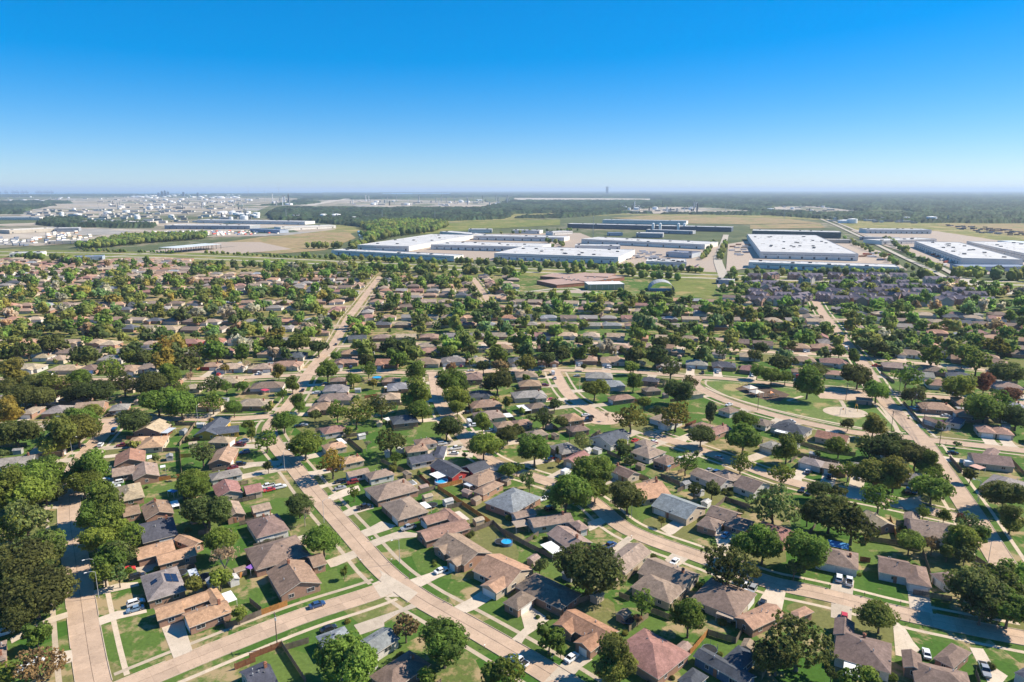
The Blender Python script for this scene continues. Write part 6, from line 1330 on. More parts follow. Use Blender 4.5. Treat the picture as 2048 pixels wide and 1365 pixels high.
m_ = MB(); m_.quad([(2, -.4, 1.7), (5, -.4, .3), (5, .4, .3), (2, .4, 1.7)]); m_.quad([(2, -.4, 1.7), (2, -.4, 2.0), (5, -.4, .6), (5, -.4, .3)]); m_.quad([(2, .4, 1.7), (5, .4, .3), (5, .4, .6), (2, .4, 2.0)]); ob('slide', m_.mesh('slide', 'yellow'), r)
tag(r, 'orange play tower with slide standing under the trees beside the playground path', 'play structure')
for (a, b), lab in (((1500, 783), 'tan park canopy with pointed roof above the picnic table, nearer the swings'), ((1512, 792), 'tan park canopy with pointed roof, nearer the loop road')):
    x, y = gp((a, b)); r = empty('picnic_shelter', (x, y, 0), .4); m_ = MB(); m_.box(0, 0, 2.5, 6.5, 6.5, 1.3, 0, 0, .08); ob('roof', m_.mesh('roof', 'trim'), r)
    for sx in (-2.8, 2.8):
        for sy in (-2.8, 2.8): p = MB(); p.box(sx, sy, 0, .14, .14, 2.5); ob('post', p.mesh('post', 'white'), r)
    p = MB(); p.box(0, 0, .72, 2, .8, .06); p.box(0, .75, .42, 2, .28, .05); p.box(0, -.75, .42, 2, .28, .05); p.box(0, 0, 0, .12, 1.3, .72); ob('table', p.mesh('table', 'pole_wood'), r)
    tag(r, lab, 'picnic shelter', 'park shelters')
x, y = gp((1727, 808)); r = empty('park_restroom', (x, y, 0), -.35); rm, wm = MB(), MB(); wing_roof(rm, 0, 0, 0, 8.5, 5, 'g', 2.7); wing_wall(wm, 0, 0, 0, 8.5, 5, 'g', 2.7)
ob('roof', rm.mesh('roof', ['shingles', 'trim']), r, color=(.30, .22, .18)); ob('wall', wm.mesh('wall', 'wall'), r, color=(.38, .25, .19)); d = MB(); d.box(1.5, -2.1, 0, 1, .06, 2); ob('door', d.mesh('door', 'dark_metal'), r)
tag(r, 'small brown brick park building beside the car park and round pad', 'park building')
for k, (a, b) in enumerate(((1685, 830), (1712, 822))):
    x, y = gp((a, b)); r = empty('play_arch', (x, y, .05), .4+k); m_ = MB()
    for s in (-1, 1): m_.tube((s*2, 0, 0), (s*2, 0, 2.6), .1, .1, 7)
    for q in range(8):
        a0, a1 = pi*q/8, pi*(q+1)/8; m_.tube((2*cos(a0), 0, 2.6+1.2*sin(a0)), (2*cos(a1), 0, 2.6+1.2*sin(a1)), .1, .1, 7, 0, False)
    ob('hoop', m_.mesh('hoop', 'yellow' if k else 'metal'), r); m_ = MB(); m_.tube((0, 0, 3.75), (0, 0, 2.9), .25, .35, 9); ob('spray_head', m_.mesh('spray_head', 'orange_paint'), r)
    tag(r, ('grey' if not k else 'yellow')+' metal spray arch standing on the round pale park pad', 'spray arch')
# ------------------------------------------------------------------ school, gym, shade vault
def rect3(p1, p2, p3):
    a, b, c = [np.array(G(*p)) for p in (p1, p2, p3)]; u, v = a-b, c-b; lu, lv = np.linalg.norm(u), np.linalg.norm(v)
    return a, b, c, u/lu, v/lv, lu, lv
def block(root, origin, x0, y0, lx, ly, h, th, wallmat, roofmat, wc=None, rc=None, par=.5):
    ox, oy = origin; m_ = MB(); m_.box(x0-ox, y0-oy, 0, lx, ly, h, th); ob('wall', m_.mesh('wall', wallmat), root, color=wc or (1, 1, 1))
    m_ = MB(); m_.box(x0-ox, y0-oy, h, lx+.6, ly+.6, .25, th)
    c, s = cos(th), sin(th)
    for a, b, l, d in ((0, ly/2, lx+.6, .5), (0, -ly/2, lx+.6, .5), (lx/2, 0, .5, ly-.4), (-lx/2, 0, .5, ly-.4)): m_.box(x0-ox+a*c-b*s, y0-oy+a*s+b*c, h+.25, l, d, par*.5, th)
    ob('roof', m_.mesh('roof', roofmat), root, color=rc or (1, 1, 1))
sx, sy = G(1150, 570); r = empty('school', (sx, sy, 0))
for p1, p2, p3, h in (((1075, 568), (1112, 577), (1170, 572), 5), ((1105, 560), (1170, 572), (1243, 562), 5.5), ((1078, 559), (1135, 562), (1160, 556), 4.6), ((1170, 560), (1215, 563), (1230, 556), 6.4)):
    a, b, c, u, v, lu, lv = rect3(p1, p2, p3); m = (a+c)/2; th = atan2(v[1], v[0]); lu2 = abs(np.dot(a-b, (-sin(th), cos(th))))
    block(r, (sx, sy), m[0], m[1], lv, max(lu2, 18), h*.78, th, 'brick_red', 'cladding', None, (.37, .25, .195))
for k in range(26):
    m_ = MB(); a, b = rnd.uniform(1090, 1225), rnd.uniform(561, 571); x, y = G(a, b); m_.box(x-sx, y-sy, 4.2, 2, 2, 1.6); 
    if k < 12: ob('roof_vent', m_.mesh('roof_vent', 'trim'), r)
tag(r, 'wide flat-roofed red-brick school building behind the playing field', 'school')
x, y = G(1208, 578); r = empty('gymnasium', (x, y, 0)); block(r, (x, y), x, y, 44, 24, 7, .1, 'cladding', 'membrane', (.26, .30, .20), (.75, .74, .70), .3)
for k in range(6):
    m_ = MB(); m_.box(-18+k*7.2, -12.1-(k-2.5)*-.0, 1, .5, .25, 5.5, .1); ob('pilaster', m_.mesh('pilaster', 'trim'), r, (0, (-18+k*7.2)*.1, 0))
tag(r, 'green-walled sports hall with white roof beside the school', 'sports hall')
x, y = G(1322, 580); r = empty('shade_vault', (x, y, 0), -.12); m_ = MB(); n = 14
for k in range(n):
    a, b = pi*k/n, pi*(k+1)/n; R = 15
    for rr, fl in ((R, 1), (R-.3, -1)): m_.quad([(rr*cos(a), -14, rr*sin(a)*.75), (rr*cos(a), 14, rr*sin(a)*.75), (rr*cos(b), 14, rr*sin(b)*.75), (rr*cos(b), -14, rr*sin(b)*.75)][::fl])
    for s in (-14, 14): m_.quad([(R*cos(a), s, R*sin(a)*.75), (R*cos(b), s, R*sin(b)*.75), ((R-.3)*cos(b), s, (R-.3)*sin(b)*.75), ((R-.3)*cos(a), s, (R-.3)*sin(a)*.75)])
ob('roof', m_.mesh('roof', 'membrane'), r, color=(.34, .345, .35)); m_ = MB(); m_.box(0, 0, .02, 27, 26, .05); ob('court', m_.mesh('court', 'slate_far'), r)
tag(r, 'arched grey vault over a sports court beside the school field', 'shade vault')
# ------------------------------------------------------------------ apartment complex
AP = []
for row, b in enumerate((560, 567, 575, 583, 592, 601, 610)):
    for k in range(12):
        a = 1505+k*42+(row % 2)*20+rnd.uniform(-6, 6)
        if a < 1500+max(0, (570-b))*.5 or a > 1890+row*16 or b < 553+(a-1500)*.022 or rnd.random() < .1: continue
        if abs(a-1632-(b-600)*.5) < 12 and b > 590: continue
        AP.append((a, b+rnd.uniform(-1.5, 1.5)))
apd = ['with two cross gables', 'with steep front gable', 'facing the trees', 'with long dark ridge', 'beside the avenue trees', 'in the middle court', 'with stepped wings', 'near the crossing', 'at the collector road end']
aw = []
for k, (a, b) in enumerate(AP):
    x, y = G(a, b); th = rnd.choice((-.15, -.15, 1.42, .6, -.8)); r = empty('apartment_building', (x, y, 0), th); rm, wm = MB(), MB(); Lq = rnd.uniform(15, 23)
    ws = [(0, 0, 0, Lq, 11, 'g'), (-Lq*.28, 0, pi/2, 15, 6.5, 'g'), (Lq*.28, 0, pi/2, 15, 6.5, 'g')]+([(0, -1.5, pi/2, 13, 5, 'g')] if k % 2 else [])
    for j, q in enumerate(ws): wing_roof(rm, *q, 6.2-.05*j, .62+.12*(j > 0)); wing_wall(wm, *q, 6.2-.05*j, .62+.12*(j > 0))
    v = rnd.uniform(.75, 1.3); ob('roof', rm.mesh('roof', ['shingles', 'trim']), r, color=(.165*v, .14*v, .165*v)); ob('wall', wm.mesh('wall', 'wall'), r, color=rnd.choice(((.33, .25, .24), (.36, .22, .17), (.42, .38, .36))))
    for sxx in (-1, 1):
        for z in (.9, 3.6):
            for q in (-.28, .28):
                ob('window', WIN[0][0], r, (q*Lq+sxx*1.5, -7.1, z), 0); ob('window', WIN[0][1], r, (q*Lq+sxx*1.5, -7.12, z), 0)
    aw.append(r); reg(r, 'apartment', 'two-storey purple-grey gabled apartment block', 'apartment block', 'apartment blocks behind the houses', x, y)
# ------------------------------------------------------------------ warehouses
mb = MB(); mb.box(0, 0, 0, 3.2, .2, 3.6); DOCK = mb.mesh('dock_door', 'dark_metal'); mb = MB(); mb.box(0, 0, 0, 5, 5, 1.6); RV = mb.mesh('roof_vent', 'dark_metal'); mb = MB(); mb.box(0, 0, 0, 4, 2.5, .5); RS = mb.mesh('skylight', 'trim')
WHC = {'w': ((.74, .69, .62), (.53, .52, .505)), 'd': ((.085, .105, .135), (.58, .57, .56)), 'g': ((.33, .34, .36), (.55, .53, .51)), 'e': ((.07, .10, .10), (.53, .52, .49)), 's': ((.36, .40, .46), (.20, .25, .33)), 'r': ((.45, .47, .5), (.17, .19, .25)), 'b': ((.42, .52, .60), (.70, .76, .80)), 't': ((.45, .40, .33), (.62, .57, .5))}
def warehouse(p1, p2, depth, h, c, label, docks=0, vents=0, p3=None, name='warehouse', cat='warehouse'):
    a, b = np.array(G(*p1)), np.array(G(*p2)); L_ = np.linalg.norm(b-a); u = (b-a)/L_; n = np.array((-u[1], u[0]))
    if n[1] < 0 and abs(n[1]) > .05: n = -n
    if p3 is not None:
        d = np.array(G(*p3))-b
        if np.dot(d, n) < 0: n = -n
        depth = abs(np.dot(d, n))
    m = (a+b)/2+n*depth/2; th = atan2(u[1], u[0]); r = empty(name, (m[0], m[1], 0), th)
    wc, rc = WHC[c]; m_ = MB(); m_.box(0, 0, 0, L_, depth, h)
    fs = -1 if (n[0]*-sin(th)+n[1]*cos(th)) > 0 else 1
    npn = max(3, int(L_/14))
    for k in range(npn+1): m_.box(-L_/2+k*L_/npn, fs*(depth/2+.12), 0, .8, .3, h+.2)
    ob('wall', m_.mesh('wall', 'cladding'), r, color=wc)
    m_ = MB(); m_.box(0, 0, h, L_-.6, depth-.6, .3)
    for x0, y0, lx, ly in ((0, depth/2-.2, L_, .4), (0, -depth/2+.2, L_, .4), (L_/2-.2, 0, .4, depth-.8), (-L_/2+.2, 0, .4, depth-.8)): m_.box(x0, y0, h, lx, ly, .9)
    ob('roof', m_.mesh('roof', 'membrane'), r, color=rc)
    if h > 7 and c in 'wg':
        m_ = MB(); m_.box(0, fs*(depth/2+.04), h*.62, L_*.94, .2, .9); ob('window_band', m_.mesh('window_band', 'window_grey'), r)
    for k in range(docks): ob('dock_door', DOCK, r, (-L_*.44+L_*.88*k/max(1, docks-1), fs*(depth/2+.16), .9))
    for k in range(vents*2):
        ob('roof_vent' if k % 3 == 0 else 'skylight', RV if k % 3 == 0 else RS, r, (-L_*.42+L_*.84*((k*.618) % 1), (rnd.random()-.5)*depth*.8, h+.3))
    tag(r, label, cat, 'warehouses beyond the highway'); return r
WHS = [
((664, 510), (908, 523), 32, 8, 'w', 'long low white warehouse, leftmost behind the highway tree belt', 10, 6),
((716, 500), (818, 503), 20, 9, 'w', 'white warehouse running away from the canal, left of the industrial park', 3, 10, (893, 477)),
((862, 499), (1078, 505), 95, 9, 'w', 'wide white warehouse with dock doors in the middle of the left yard', 14, 10),
((989, 519), (1236, 528), 90, 10, 'w', 'large white warehouse with dark roof vents, front centre behind the tree belt', 14, 16, (1260, 511)),
((1163, 487), (1409, 499), 85, 9, 'w', 'long white warehouse behind the lattice mast with pale grey front', 8, 8),
((1150, 499), (1240, 500), 40, 7, 'w', 'lower white annex in front of the long white warehouse', 2, 3),
((1292, 534), (1372, 536), 50, 8, 'w', 'small white office warehouse with rows of roof units beside the access road', 4, 12),
((1332, 514), (1383, 517), 45, 8, 'r', 'grey warehouse with dark slate roof behind the small white one', 2, 2),
((947, 480), (1128, 484), 60, 9, 'w', 'white warehouse with loading docks at the back of the left yard', 10, 5),
((937, 466), (984, 466), 40, 9, 'w', 'small white warehouse at the rear left of the yard', 2, 2),
((880, 470), (945, 476), 40, 8, 'w', 'white warehouse just behind the receding white block', 3, 2),
((1024, 467), (1079, 468), 40, 8, 'w', 'narrow white building furthest back behind the left yard', 2, 2),
((1106, 471), (1145, 469), 30, 8, 'w', 'short white building beside the rear yard trees', 1, 1),
((1135, 456), (1462, 464), 45, 12, 'd', 'very long navy blue walled plant with white roof', 0, 12),
((1205, 447), (1372, 450), 50, 12, 'w', 'white roofed hall behind the long navy plant', 0, 3),
((1272, 475), (1325, 476), 45, 10, 'g', 'grey metal hall in front of the navy plant', 2, 1),
((1217, 472), (1245, 472), 30, 7, 's', 'small blue-grey shed beside the grey metal hall', 1, 0),
((1292, 466), (1385, 469), 30, 8, 'g', 'low pale hall attached to the front of the navy plant', 3, 1),
((1504, 473), (1681, 477), 60, 14, 'e', 'dark green-black walled plant with pale roof beside the avenue', 0, 6),
((1648, 486), (1702, 487), 25, 7, 't', 'tan open shed between the dark plant and the avenue', 2, 0),
((1520, 517), (1715, 522), 120, 11, 'w', 'huge square white-roofed warehouse left of the avenue', 8, 30, (1658, 481)),
((1497, 536), (1797, 547), 40, 8, 'w', 'long narrow white warehouse in front of the huge square one', 12, 8),
((1828, 494), (1922, 531), 100, 11, 'w', 'big white warehouse with blue dock side right of the avenue', 18, 20, (2038, 533)),
((1932, 494), (2060, 524), 100, 11, 'w', 'white-roofed warehouse at the right edge behind the grey strip', 4, 14, (2170, 523)),
((1928, 543), (2070, 543), 35, 6, 's', 'low blue-grey metal building behind the dark roadside trees', 2, 0),
((1733, 467), (1862, 468), 60, 10, 'w', 'white warehouse with dock row at the far end of the avenue', 12, 5),
((1763, 490), (1872, 486), 50, 8, 'w', 'white flat warehouse right of the avenue, middle of three', 4, 5),
((1994, 491), (2070, 498), 40, 9, 'b', 'pale blue metal building at the right edge by the field', 0, 0),
((1720, 480), (1800, 482), 25, 6, 'g', 'low grey hall beside the avenue before the dock row', 2, 1),
((-40, 440), (79, 440), 60, 9, 'w', 'long white shed at the far left edge beyond the container rows', 0, 2),
((162, 449), (246, 449), 70, 10, 'w', 'white-roofed hall in the left industrial area before the tan hall', 2, 2),
((246, 451), (300, 451), 60, 11, 't', 'tan hall beside the white-roofed hall on the left', 2, 2),
((330, 458), (500, 459), 70, 10, 'g', 'very long white-roofed grey hall behind the trailer park', 12, 6),
((395, 446), (610, 450), 60, 10, 'w', 'long white hall behind the grey one left of the canal', 8, 4),
((562, 462), (672, 457), 40, 9, 'w', 'white hall at the end of the trailer park before the brown field', 4, 2),
((500, 464), (560, 467), 30, 8, 's', 'blue-grey hall next to the brown field', 3, 0),
((95, 489), (175, 487), 30, 6, 't', 'low tan building by the left container rows', 2, 0),
((20, 468), (120, 463), 60, 9, 't', 'tan warehouse behind the left container rows', 3, 2),
((110, 464), (158, 463), 50, 9, 'g', 'grey flat hall near the left roadside', 2, 1),
((145, 523), (205, 521), 30, 6, 's', 'blue-fronted roadside store at the left highway', 2, 1),
((20, 515), (85, 513), 35, 6, 'w', 'white roadside store at the far left of the highway', 1, 2),
((1432, 568), (1465, 570), 14, 5, 'g', 'small grey petrol station shop beside the access road crossing', 1, 1),
]
for e in WHS:
    p1, p2, d, h, c, lab, dk, vt = e[:8]; warehouse(p1, p2, d, h, c, lab, dk, vt, e[8] if len(e) > 8 else None)
# cooling towers / white silos on the navy plant
for a, lab in ((1304, 'leftmost'), (1318, 'second'), (1354, 'third'), (1366, 'rightmost')):
    x, y = G(a, 461); r = empty('silo', (x, y-14, 0)); m_ = MB(); m_.tube((0, 0, 0), (0, 0, 20), 4, 4, 16); ob('shell', m_.mesh('shell', 'bright'), r); m_ = MB(); m_.tube((0, 0, 20), (0, 0, 22), 4, .8, 16); ob('cap', m_.mesh('cap', 'bright'), r)
    tag(r, f"white silo in front of the long navy plant, {lab} of four", 'silo', 'white silos')
# open steel frame under construction
a, b = np.array(G(335, 506)), np.array(G(428, 497)); Lf = np.linalg.norm(b-a); r = empty('steel_frame_building', (*((a+b)/2), 0), atan2(b[1]-a[1], b[0]-a[0]))
m_ = MB(); m_.box(0, 0, 9, Lf, 45, .5); ob('roof', m_.mesh('roof', 'membrane'), r, color=(.55, .60, .62)); 
for k in range(10):
    for s in (-22, 0, 22): m_ = MB(); m_.box(-Lf*.48+Lf*.96*k/9, s, 0, .7, .7, 9); ob('column', m_.mesh('column', 'dark_metal'), r)
tag(r, 'half-built steel frame hall with bare columns on the pale lot', 'building frame')
# masts
def mast(px_, py_, h, wd, lab, name='radio_mast', m='metal'):
    x, y = G(px_, py_); r = empty(name, (x, y, 0)); m_ = MB(); n = max(4, int(h/8)); 
    for k in range(n):
        w0, w1 = wd*(1-.8*k/n), wd*(1-.8*(k+1)/n); z0, z1 = h*k/n, h*(k+1)/n
        for q in range(4):
            c0, c1 = (cos(q*pi/2+.8), sin(q*pi/2+.8)), (cos((q+1)*pi/2+.8), sin((q+1)*pi/2+.8))
            m_.tube((c0[0]*w0, c0[1]*w0, z0), (c0[0]*w1, c0[1]*w1, z1), .22, .2, 4, 0, False); m_.tube((c0[0]*w0, c0[1]*w0, z0), (c1[0]*w1, c1[1]*w1, z1), .12, .12, 4, 0, False)
    ob('lattice', m_.mesh('lattice', m), r); m_ = MB(); m_.tube((0, 0, h), (0, 0, h*1.08), .2, .1, 5); ob('antenna', m_.mesh('antenna', 'bright'), r); tag(r, lab, 'radio mast'); return r
mast(1186, 475, 52, 1.6, 'thin lattice mast rising between the long white warehouse and the navy plant')
mast(498, 402, 160, 6, 'tall faint lattice mast above the left refinery')
mast(559, 404, 185, 6, 'tallest faint red-tipped lattice mast above the left woods')
mast(530, 404, 120, 6, 'shorter faint mast between the two tall ones')
mast(199, 432, 60, 2.5, 'lone lattice mast in the left industrial area')
for k, (a, b) in enumerate(((573, 440), (667, 441), (765, 440), (870, 440), (1568, 438), (1450, 425))): mast(a, b, 38, 4, ('first', 'second', 'third', 'fourth', 'fifth', 'sixth')[k]+' grey power pylon from the left above the woods', 'power_pylon')
# ------------------------------------------------------------------ the far industry
def col_tower(x, y, h, rad, m, grp, lab, name, cat):
    r = empty(name, (x, y, 0)); m_ = MB(); m_.tube((0, 0, 0), (0, 0, h*.9), rad, rad*.9, 10); ob('shell', m_.mesh('shell', m), r)
    m_ = MB()
    for q in (.35, .6, .82): m_.tube((0, 0, h*q), (0, 0, h*q+.6), rad*1.5, rad*1.5, 10)
    m_.tube((0, 0, h*.9), (0, 0, h), rad*.5, rad*.4, 8); ob('platform', m_.mesh('platform', 'dark_metal'), r); tag(r, lab, cat, grp)
def tank(x, y, R, h, grp, lab, m='bright'):
    r = empty('storage_tank', (x, y, 0)); m_ = MB(); m_.tube((0, 0, 0), (0, 0, h), R, R, 18, 0, False); ob('shell', m_.mesh('shell', m), r); m_ = MB(); m_.tube((0, 0, h), (0, 0, h+R*.12), R*1.01, .5, 18); ob('roof', m_.mesh('roof', m), r); tag(r, lab, 'storage tank', grp)
FAR_SHEDS = []
def shed(x, y, a, b, h, m, grp, lab, c):
    if any(k in grp for k in ('port estate', 'hazy refinery', 'small works')):      # the many smallest in view
        m_ = MB(); m_.box(x, y, 0, a, b, h, rnd.uniform(-.3, .3)); m_.m[0] = 1; FAR_SHEDS.append((m_, {0: c, 1: tuple(min(.6, v_*1.15) for v_ in c)})); return
    r = empty('process_building', (x, y, 0), rnd.uniform(-.3, .3)); block(r, (x, y), x, y, a, b, h, 0, 'cladding', 'membrane', c, tuple(min(.6, v_*1.15) for v_ in c)); tag(r, lab, 'factory building', grp)
def refinery(px0, px1, py0, py1, ncol, ntank, nshed, hmax, where, bw=1.0):
    for k in range(ncol):
        x, y = G(rnd.uniform(px0, px1), rnd.uniform(py0, py1)); col_tower(x, y, rnd.uniform(.35, 1)**1.5*hmax, rnd.uniform(1.5, 4.5)*bw, rnd.choice(('metal', 'metal', 'bright', 'dark_metal')), f'columns of the {where}', f'slender process column standing in the {where}', 'process_column', 'process column')
    for k in range(ntank):
        x, y = G(rnd.uniform(px0, px1), rnd.uniform(py0, py1)); tank(x, y, rnd.uniform(8, 20)*bw, rnd.uniform(9, 15), f'tanks of the {where}', f'round white storage tank in the {where}')
    for k in range(nshed):
        x, y = G(rnd.uniform(px0, px1), rnd.uniform(py0, py1)); v = rnd.uniform(.22, .66); shed(x, y, rnd.uniform(10, 42)*bw, rnd.uniform(8, 22)*bw, rnd.uniform(4, 9), 'x', f'sheds of the {where}', f"{'white' if v > .6 else 'pale-grey' if v > .47 else 'mid-grey'} industrial building in the {where}", (v, v*.95, v*.87))
refinery(700, 1030, 402, 412, 34, 14, 26, 75, 'hazy refinery beyond the woods', 1.4)
refinery(1235, 1400, 414, 425, 22, 8, 22, 55, 'works clearing behind the navy plant')
refinery(545, 580, 399, 412, 14, 3, 8, 95, 'tower cluster below the tall masts', 1.6)
refinery(220, 500, 404, 420, 24, 12, 60, 48, 'left chemical works', 1.1)
refinery(440, 520, 425, 440, 6, 16, 12, 38, 'pale silo yard left of the woods')
refinery(580, 740, 432, 440, 2, 8, 18, 20, 'white works yard before the woods')
refinery(250, 480, 390.5, 397, 0, 44, 8, 40, 'white tank farm below the bay', 2.6)
refinery(1540, 1740, 412, 426, 1, 4, 26, 25, 'small works in the right-hand woods')
refinery(1660, 1900, 436, 447, 4, 4, 34, 26, 'scrap yard behind the dock row')
refinery(40, 480, 420, 447, 5, 10, 130, 16, 'left industrial estate')
refinery(-20, 520, 394, 405, 8, 26, 60, 36, 'far left port estate', 1.5)
stuff_mesh('distant_sheds', FAR_SHEDS)
# containers and trailers
mb = MB(); mb.box(0, 0, 0, 12.2, 2.5, 2.7)
for k in range(8): mb.box(-5.6+k*1.6, -1.27, .1, .12, .06, 2.5)
CT = mb.mesh('shipping_container', 'cloth')
def CWN(c):
    if max(c) < .2: return 'near-black'
    if min(c) > .55: return 'white'
    if c[0] > 1.7*c[2] and c[0] > .3: return 'rust-red'
    if c[2] > 1.25*c[0]: return 'navy'
    return 'pale-beige' if c[0] > .42 else 'mid-grey'
def boxes(poly, n, cols, grp, lab, th, name='shipping_container', stack=1):
    P = [G(*p) for p in poly]; xa, xb = min(p[0] for p in P), max(p[0] for p in P); ya, yb = min(p[1] for p in P), max(p[1] for p in P); k = 0; t = 0
    while k < n and t < 4000:
        t += 1; x, y = rnd.uniform(xa, xb), rnd.uniform(ya, yb)
        if not in_poly(x, y, P): continue
        x = round(x/15)*15; y = round(y/9)*9
        if (x, y) in seen: continue
        seen.add((x, y))
        for s in range(rnd.randint(1, stack)):
            if k < n:
                cq = rnd.choice(cols); o = ob(name, CT, None, (x+rnd.uniform(-.5, .5), y+rnd.uniform(-.4, .4), .1+2.72*s), th+rnd.uniform(-.02, .02), None, cq); tag(o, CWN(cq)+' '+lab, 'container' if name[0] == 's' else 'trailer', grp); k += 1
seen = set()
WTC = [(.72, .70, .67), (.65, .6, .55), (.7, .68, .66), (.36, .18, .1), (.5, .42, .33), (.12, .16, .25)]
boxes([(55, 486), (60, 472), (175, 466), (180, 480), (120, 490)], 90, WTC, 'containers in the left rows', 'box container in the stacked rows behind the left highway', 1.45, stack=3)
boxes([(-20, 492), (-20, 480), (55, 480), (55, 494)], 30, [(.15, .18, .24), (.25, .25, .28), (.6, .58, .55)], 'dark containers by the left highway', 'box container at the far left beside the highway', 1.45, stack=3)
boxes([(300, 474), (310, 464), (560, 462), (560, 468), (420, 472)], 120, WTC[:3]+[(.55, .12, .08), (.15, .2, .35)], 'trailers in the trailer park', 'lorry trailer parked in the wide trailer park before the grey hall', 1.5, 'trailer')
boxes([(1460, 515), (1465, 490), (1500, 488), (1505, 515)], 14, WTC, 'trailers in the logistics yard', 'lorry trailer in the yard left of the huge white warehouse', .2, 'trailer')
boxes([(1720, 512), (1725, 500), (1770, 510), (1780, 525)], 12, WTC+[(.5, .1, .06)], 'trailers by the avenue', 'lorry trailer parked between the huge white warehouse and the avenue', .1, 'trailer')
boxes([(1850, 505), (1880, 505), (1920, 534), (1890, 534)], 14, [(.35, .08, .06), (.4, .1, .08), (.6, .6, .6)], 'trailers at the blue docks', 'lorry trailer at the docks of the big right-hand warehouse', .6, 'trailer')
boxes([(1240, 512), (1250, 502), (1330, 503), (1330, 518), (1270, 522)], 16, WTC[:3], 'trailers behind the front warehouse', 'lorry trailer in the yard between the white warehouses', .1, 'trailer')
boxes([(1890, 455), (1900, 449), (2048, 463), (2048, 473), (1960, 467)], 60, [(.08, .08, .1), (.14, .15, .18), (.3, .3, .33), (.2, .1, .1)], 'rows beside the dry meadow', 'trailer in the long rows beside the dry meadow', -.4, 'trailer')
# distant cars around the warehouses
def lot(pts, n, grp, lab):
    q = resample([G(*p) for p in pts], 3.0)
    for k in range(min(n, len(q))):
        if rnd.random() < .2: continue
        x, y = q[k]; cc = CC[rnd.choice('wwgkknbr')]; r = empty('car', (x, y, .3), rnd.choice((1.5, 1.6, -1.55)))
        P = CM['s'][0]; ob('body', P['body'], r, color=cc); ob('window', P['window'], r); ob('roof', P['roof'], r, color=cc); tag(r, lab, 'car', grp)
lot([(1378, 541), (1410, 524)], 26, 'cars in the office car park', 'parked car in the car park beside the small white office warehouse')
lot([(1252, 520), (1300, 512)], 24, 'cars behind the front warehouse', 'parked car in the yard between the white warehouses')
lot([(1225, 508), (1290, 502)], 20, 'cars behind the front warehouse', 'parked car in the yard between the white warehouses')
# monument tower and port cranes on the horizon
r = empty('tower_block', ((1205-1024)/FPX*20000, 19500, 0)); m_ = MB(); m_.box(0, 0, 0, 66, 40, 200); ob('shaft', m_.mesh('shaft', 'slate_far'), r); m_ = MB(); m_.box(0, 0, 200, 46, 28, 9); ob('top', m_.mesh('top', 'slate_far'), r)
tag(r, 'lone dark tower block standing above the horizon right of centre', 'tower block')
for k, a in enumerate((3, 12, 22, 36, 50, 58, 68, 76, 97, 103, 112, 118, 125)):
    Y = 16500; x = (a-1024)/FPX*Y*1.0; r = empty('port_crane', (x, Y, 0)); m_ = MB()
    for s in (-18, 18): m_.box(s, 0, 0, 5, 8, 55)
    ob('leg', m_.mesh('leg', 'slate_far'), r); m_ = MB(); m_.box(-6, 0, 55, 105, 8, 9); m_.tube((0, 0, 60), (-12, 0, 100), 3, 3, 5); m_.tube((-12, 0, 100), (-56, 0, 62), 2, 2, 5); m_.tube((-12, 0, 100), (44, 0, 62), 2, 2, 5); ob('boom', m_.mesh('boom', 'slate_far'), r)
    tag(r, 'blue-grey gantry crane on the left horizon before the bay', 'port crane', 'gantry cranes on the horizon')
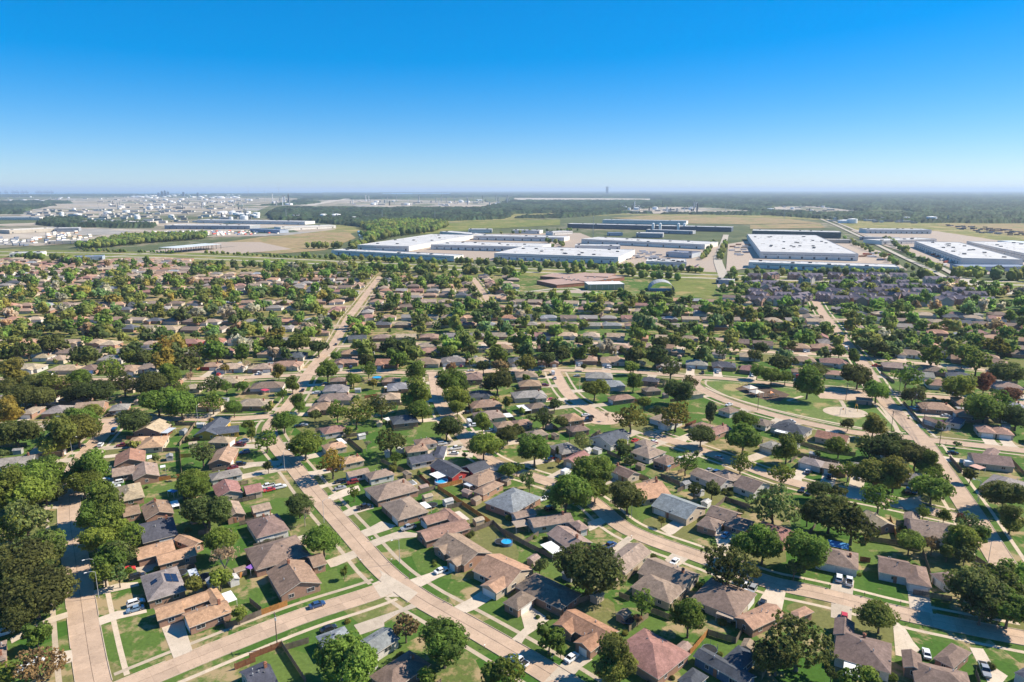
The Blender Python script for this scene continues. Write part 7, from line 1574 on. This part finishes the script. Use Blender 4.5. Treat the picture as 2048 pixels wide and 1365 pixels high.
for k, (a, h) in enumerate(((333, 60), (340, 85), (346, 95), (352, 75), (382, 70), (410, 60))):
    Y = 13000; r = empty('process_tower', ((a-1024)/FPX*Y, Y, 0)); m_ = MB(); m_.box(0, 0, 0, 34, 30, h); ob('shaft', m_.mesh('shaft', 'slate_far'), r); m_ = MB(); m_.box(0, 0, h, 12, 12, h*.15); ob('top', m_.mesh('top', 'slate_far'), r)
    tag(r, 'dark blue-grey tower in the cluster on the left horizon above the tank farm', 'tower', 'towers above the tank farm')
# solar arrays on the hip roof
root5, hx, hy = HOUSES[4]; W5 = HOUSE_DATA[4][2][0]
mb = MB(); mb.box(0, 0, 0, 1.0, 1.65, .05); SP = mb.mesh('solar_panel', 'solar')
def on_roof(u, v):          # u along the axis, v across; returns location and tilt
    c, s = cos(W5[2]), sin(W5[2]); return (u*c-v*s, u*s+v*c)
for side, us, rows in ((-1, [-2.2, -1.15, -.1, .95, 2.0], (1.6, 3.3)), ):
    pass
def panel_grid(axis_sign, cols, rowsv):
    for u in cols:
        for v in rowsv:
            vv = v*axis_sign; x, y = on_roof(u, vv); z = roof_z(W5, W5[0]+x, W5[1]+y, 2.75)+.1
            o = ob('solar_panel', SP, root5, (x, y, z)); 
            n = mathutils.Vector((-sin(W5[2])*SL*axis_sign, cos(W5[2])*SL*axis_sign, 1)).normalized()
            X = mathutils.Vector((cos(W5[2]), sin(W5[2]), 0)); Yv = n.cross(X); o.rotation_euler = mathutils.Matrix((X, Yv, n)).transposed().to_euler()
sgn = 1 if -sin(W5[2])*1 > 0 else -1      # the slope towards the sun
panel_grid(sgn, [-2.6, -1.55, -.5, .55, 1.6], (1.5, 3.2)); panel_grid(-sgn, [-.5, .55], (2.2,))
# ------------------------------------------------------------------ the air
mb = MB(); mb.box(0, 74000, -2.4, 306000, 160000, 2.4+HC+100); hm = mb.mesh('haze', [])
m = bpy.data.materials.new('haze'); m.use_nodes = True; n = m.node_tree; n.nodes.clear(); o = n.nodes.new('ShaderNodeOutputMaterial'); v = n.nodes.new('ShaderNodeVolumePrincipled')
v.inputs['Color'].default_value = (.66, .82, 1.0, 1); v.inputs['Density'].default_value = 4.6e-5; v.inputs['Anisotropy'].default_value = 0.1
n.links.new(v.outputs[0], o.inputs['Volume']); hm.materials.append(m)
hz = ob('haze', hm); hz['kind'] = 'stuff'
label_all()
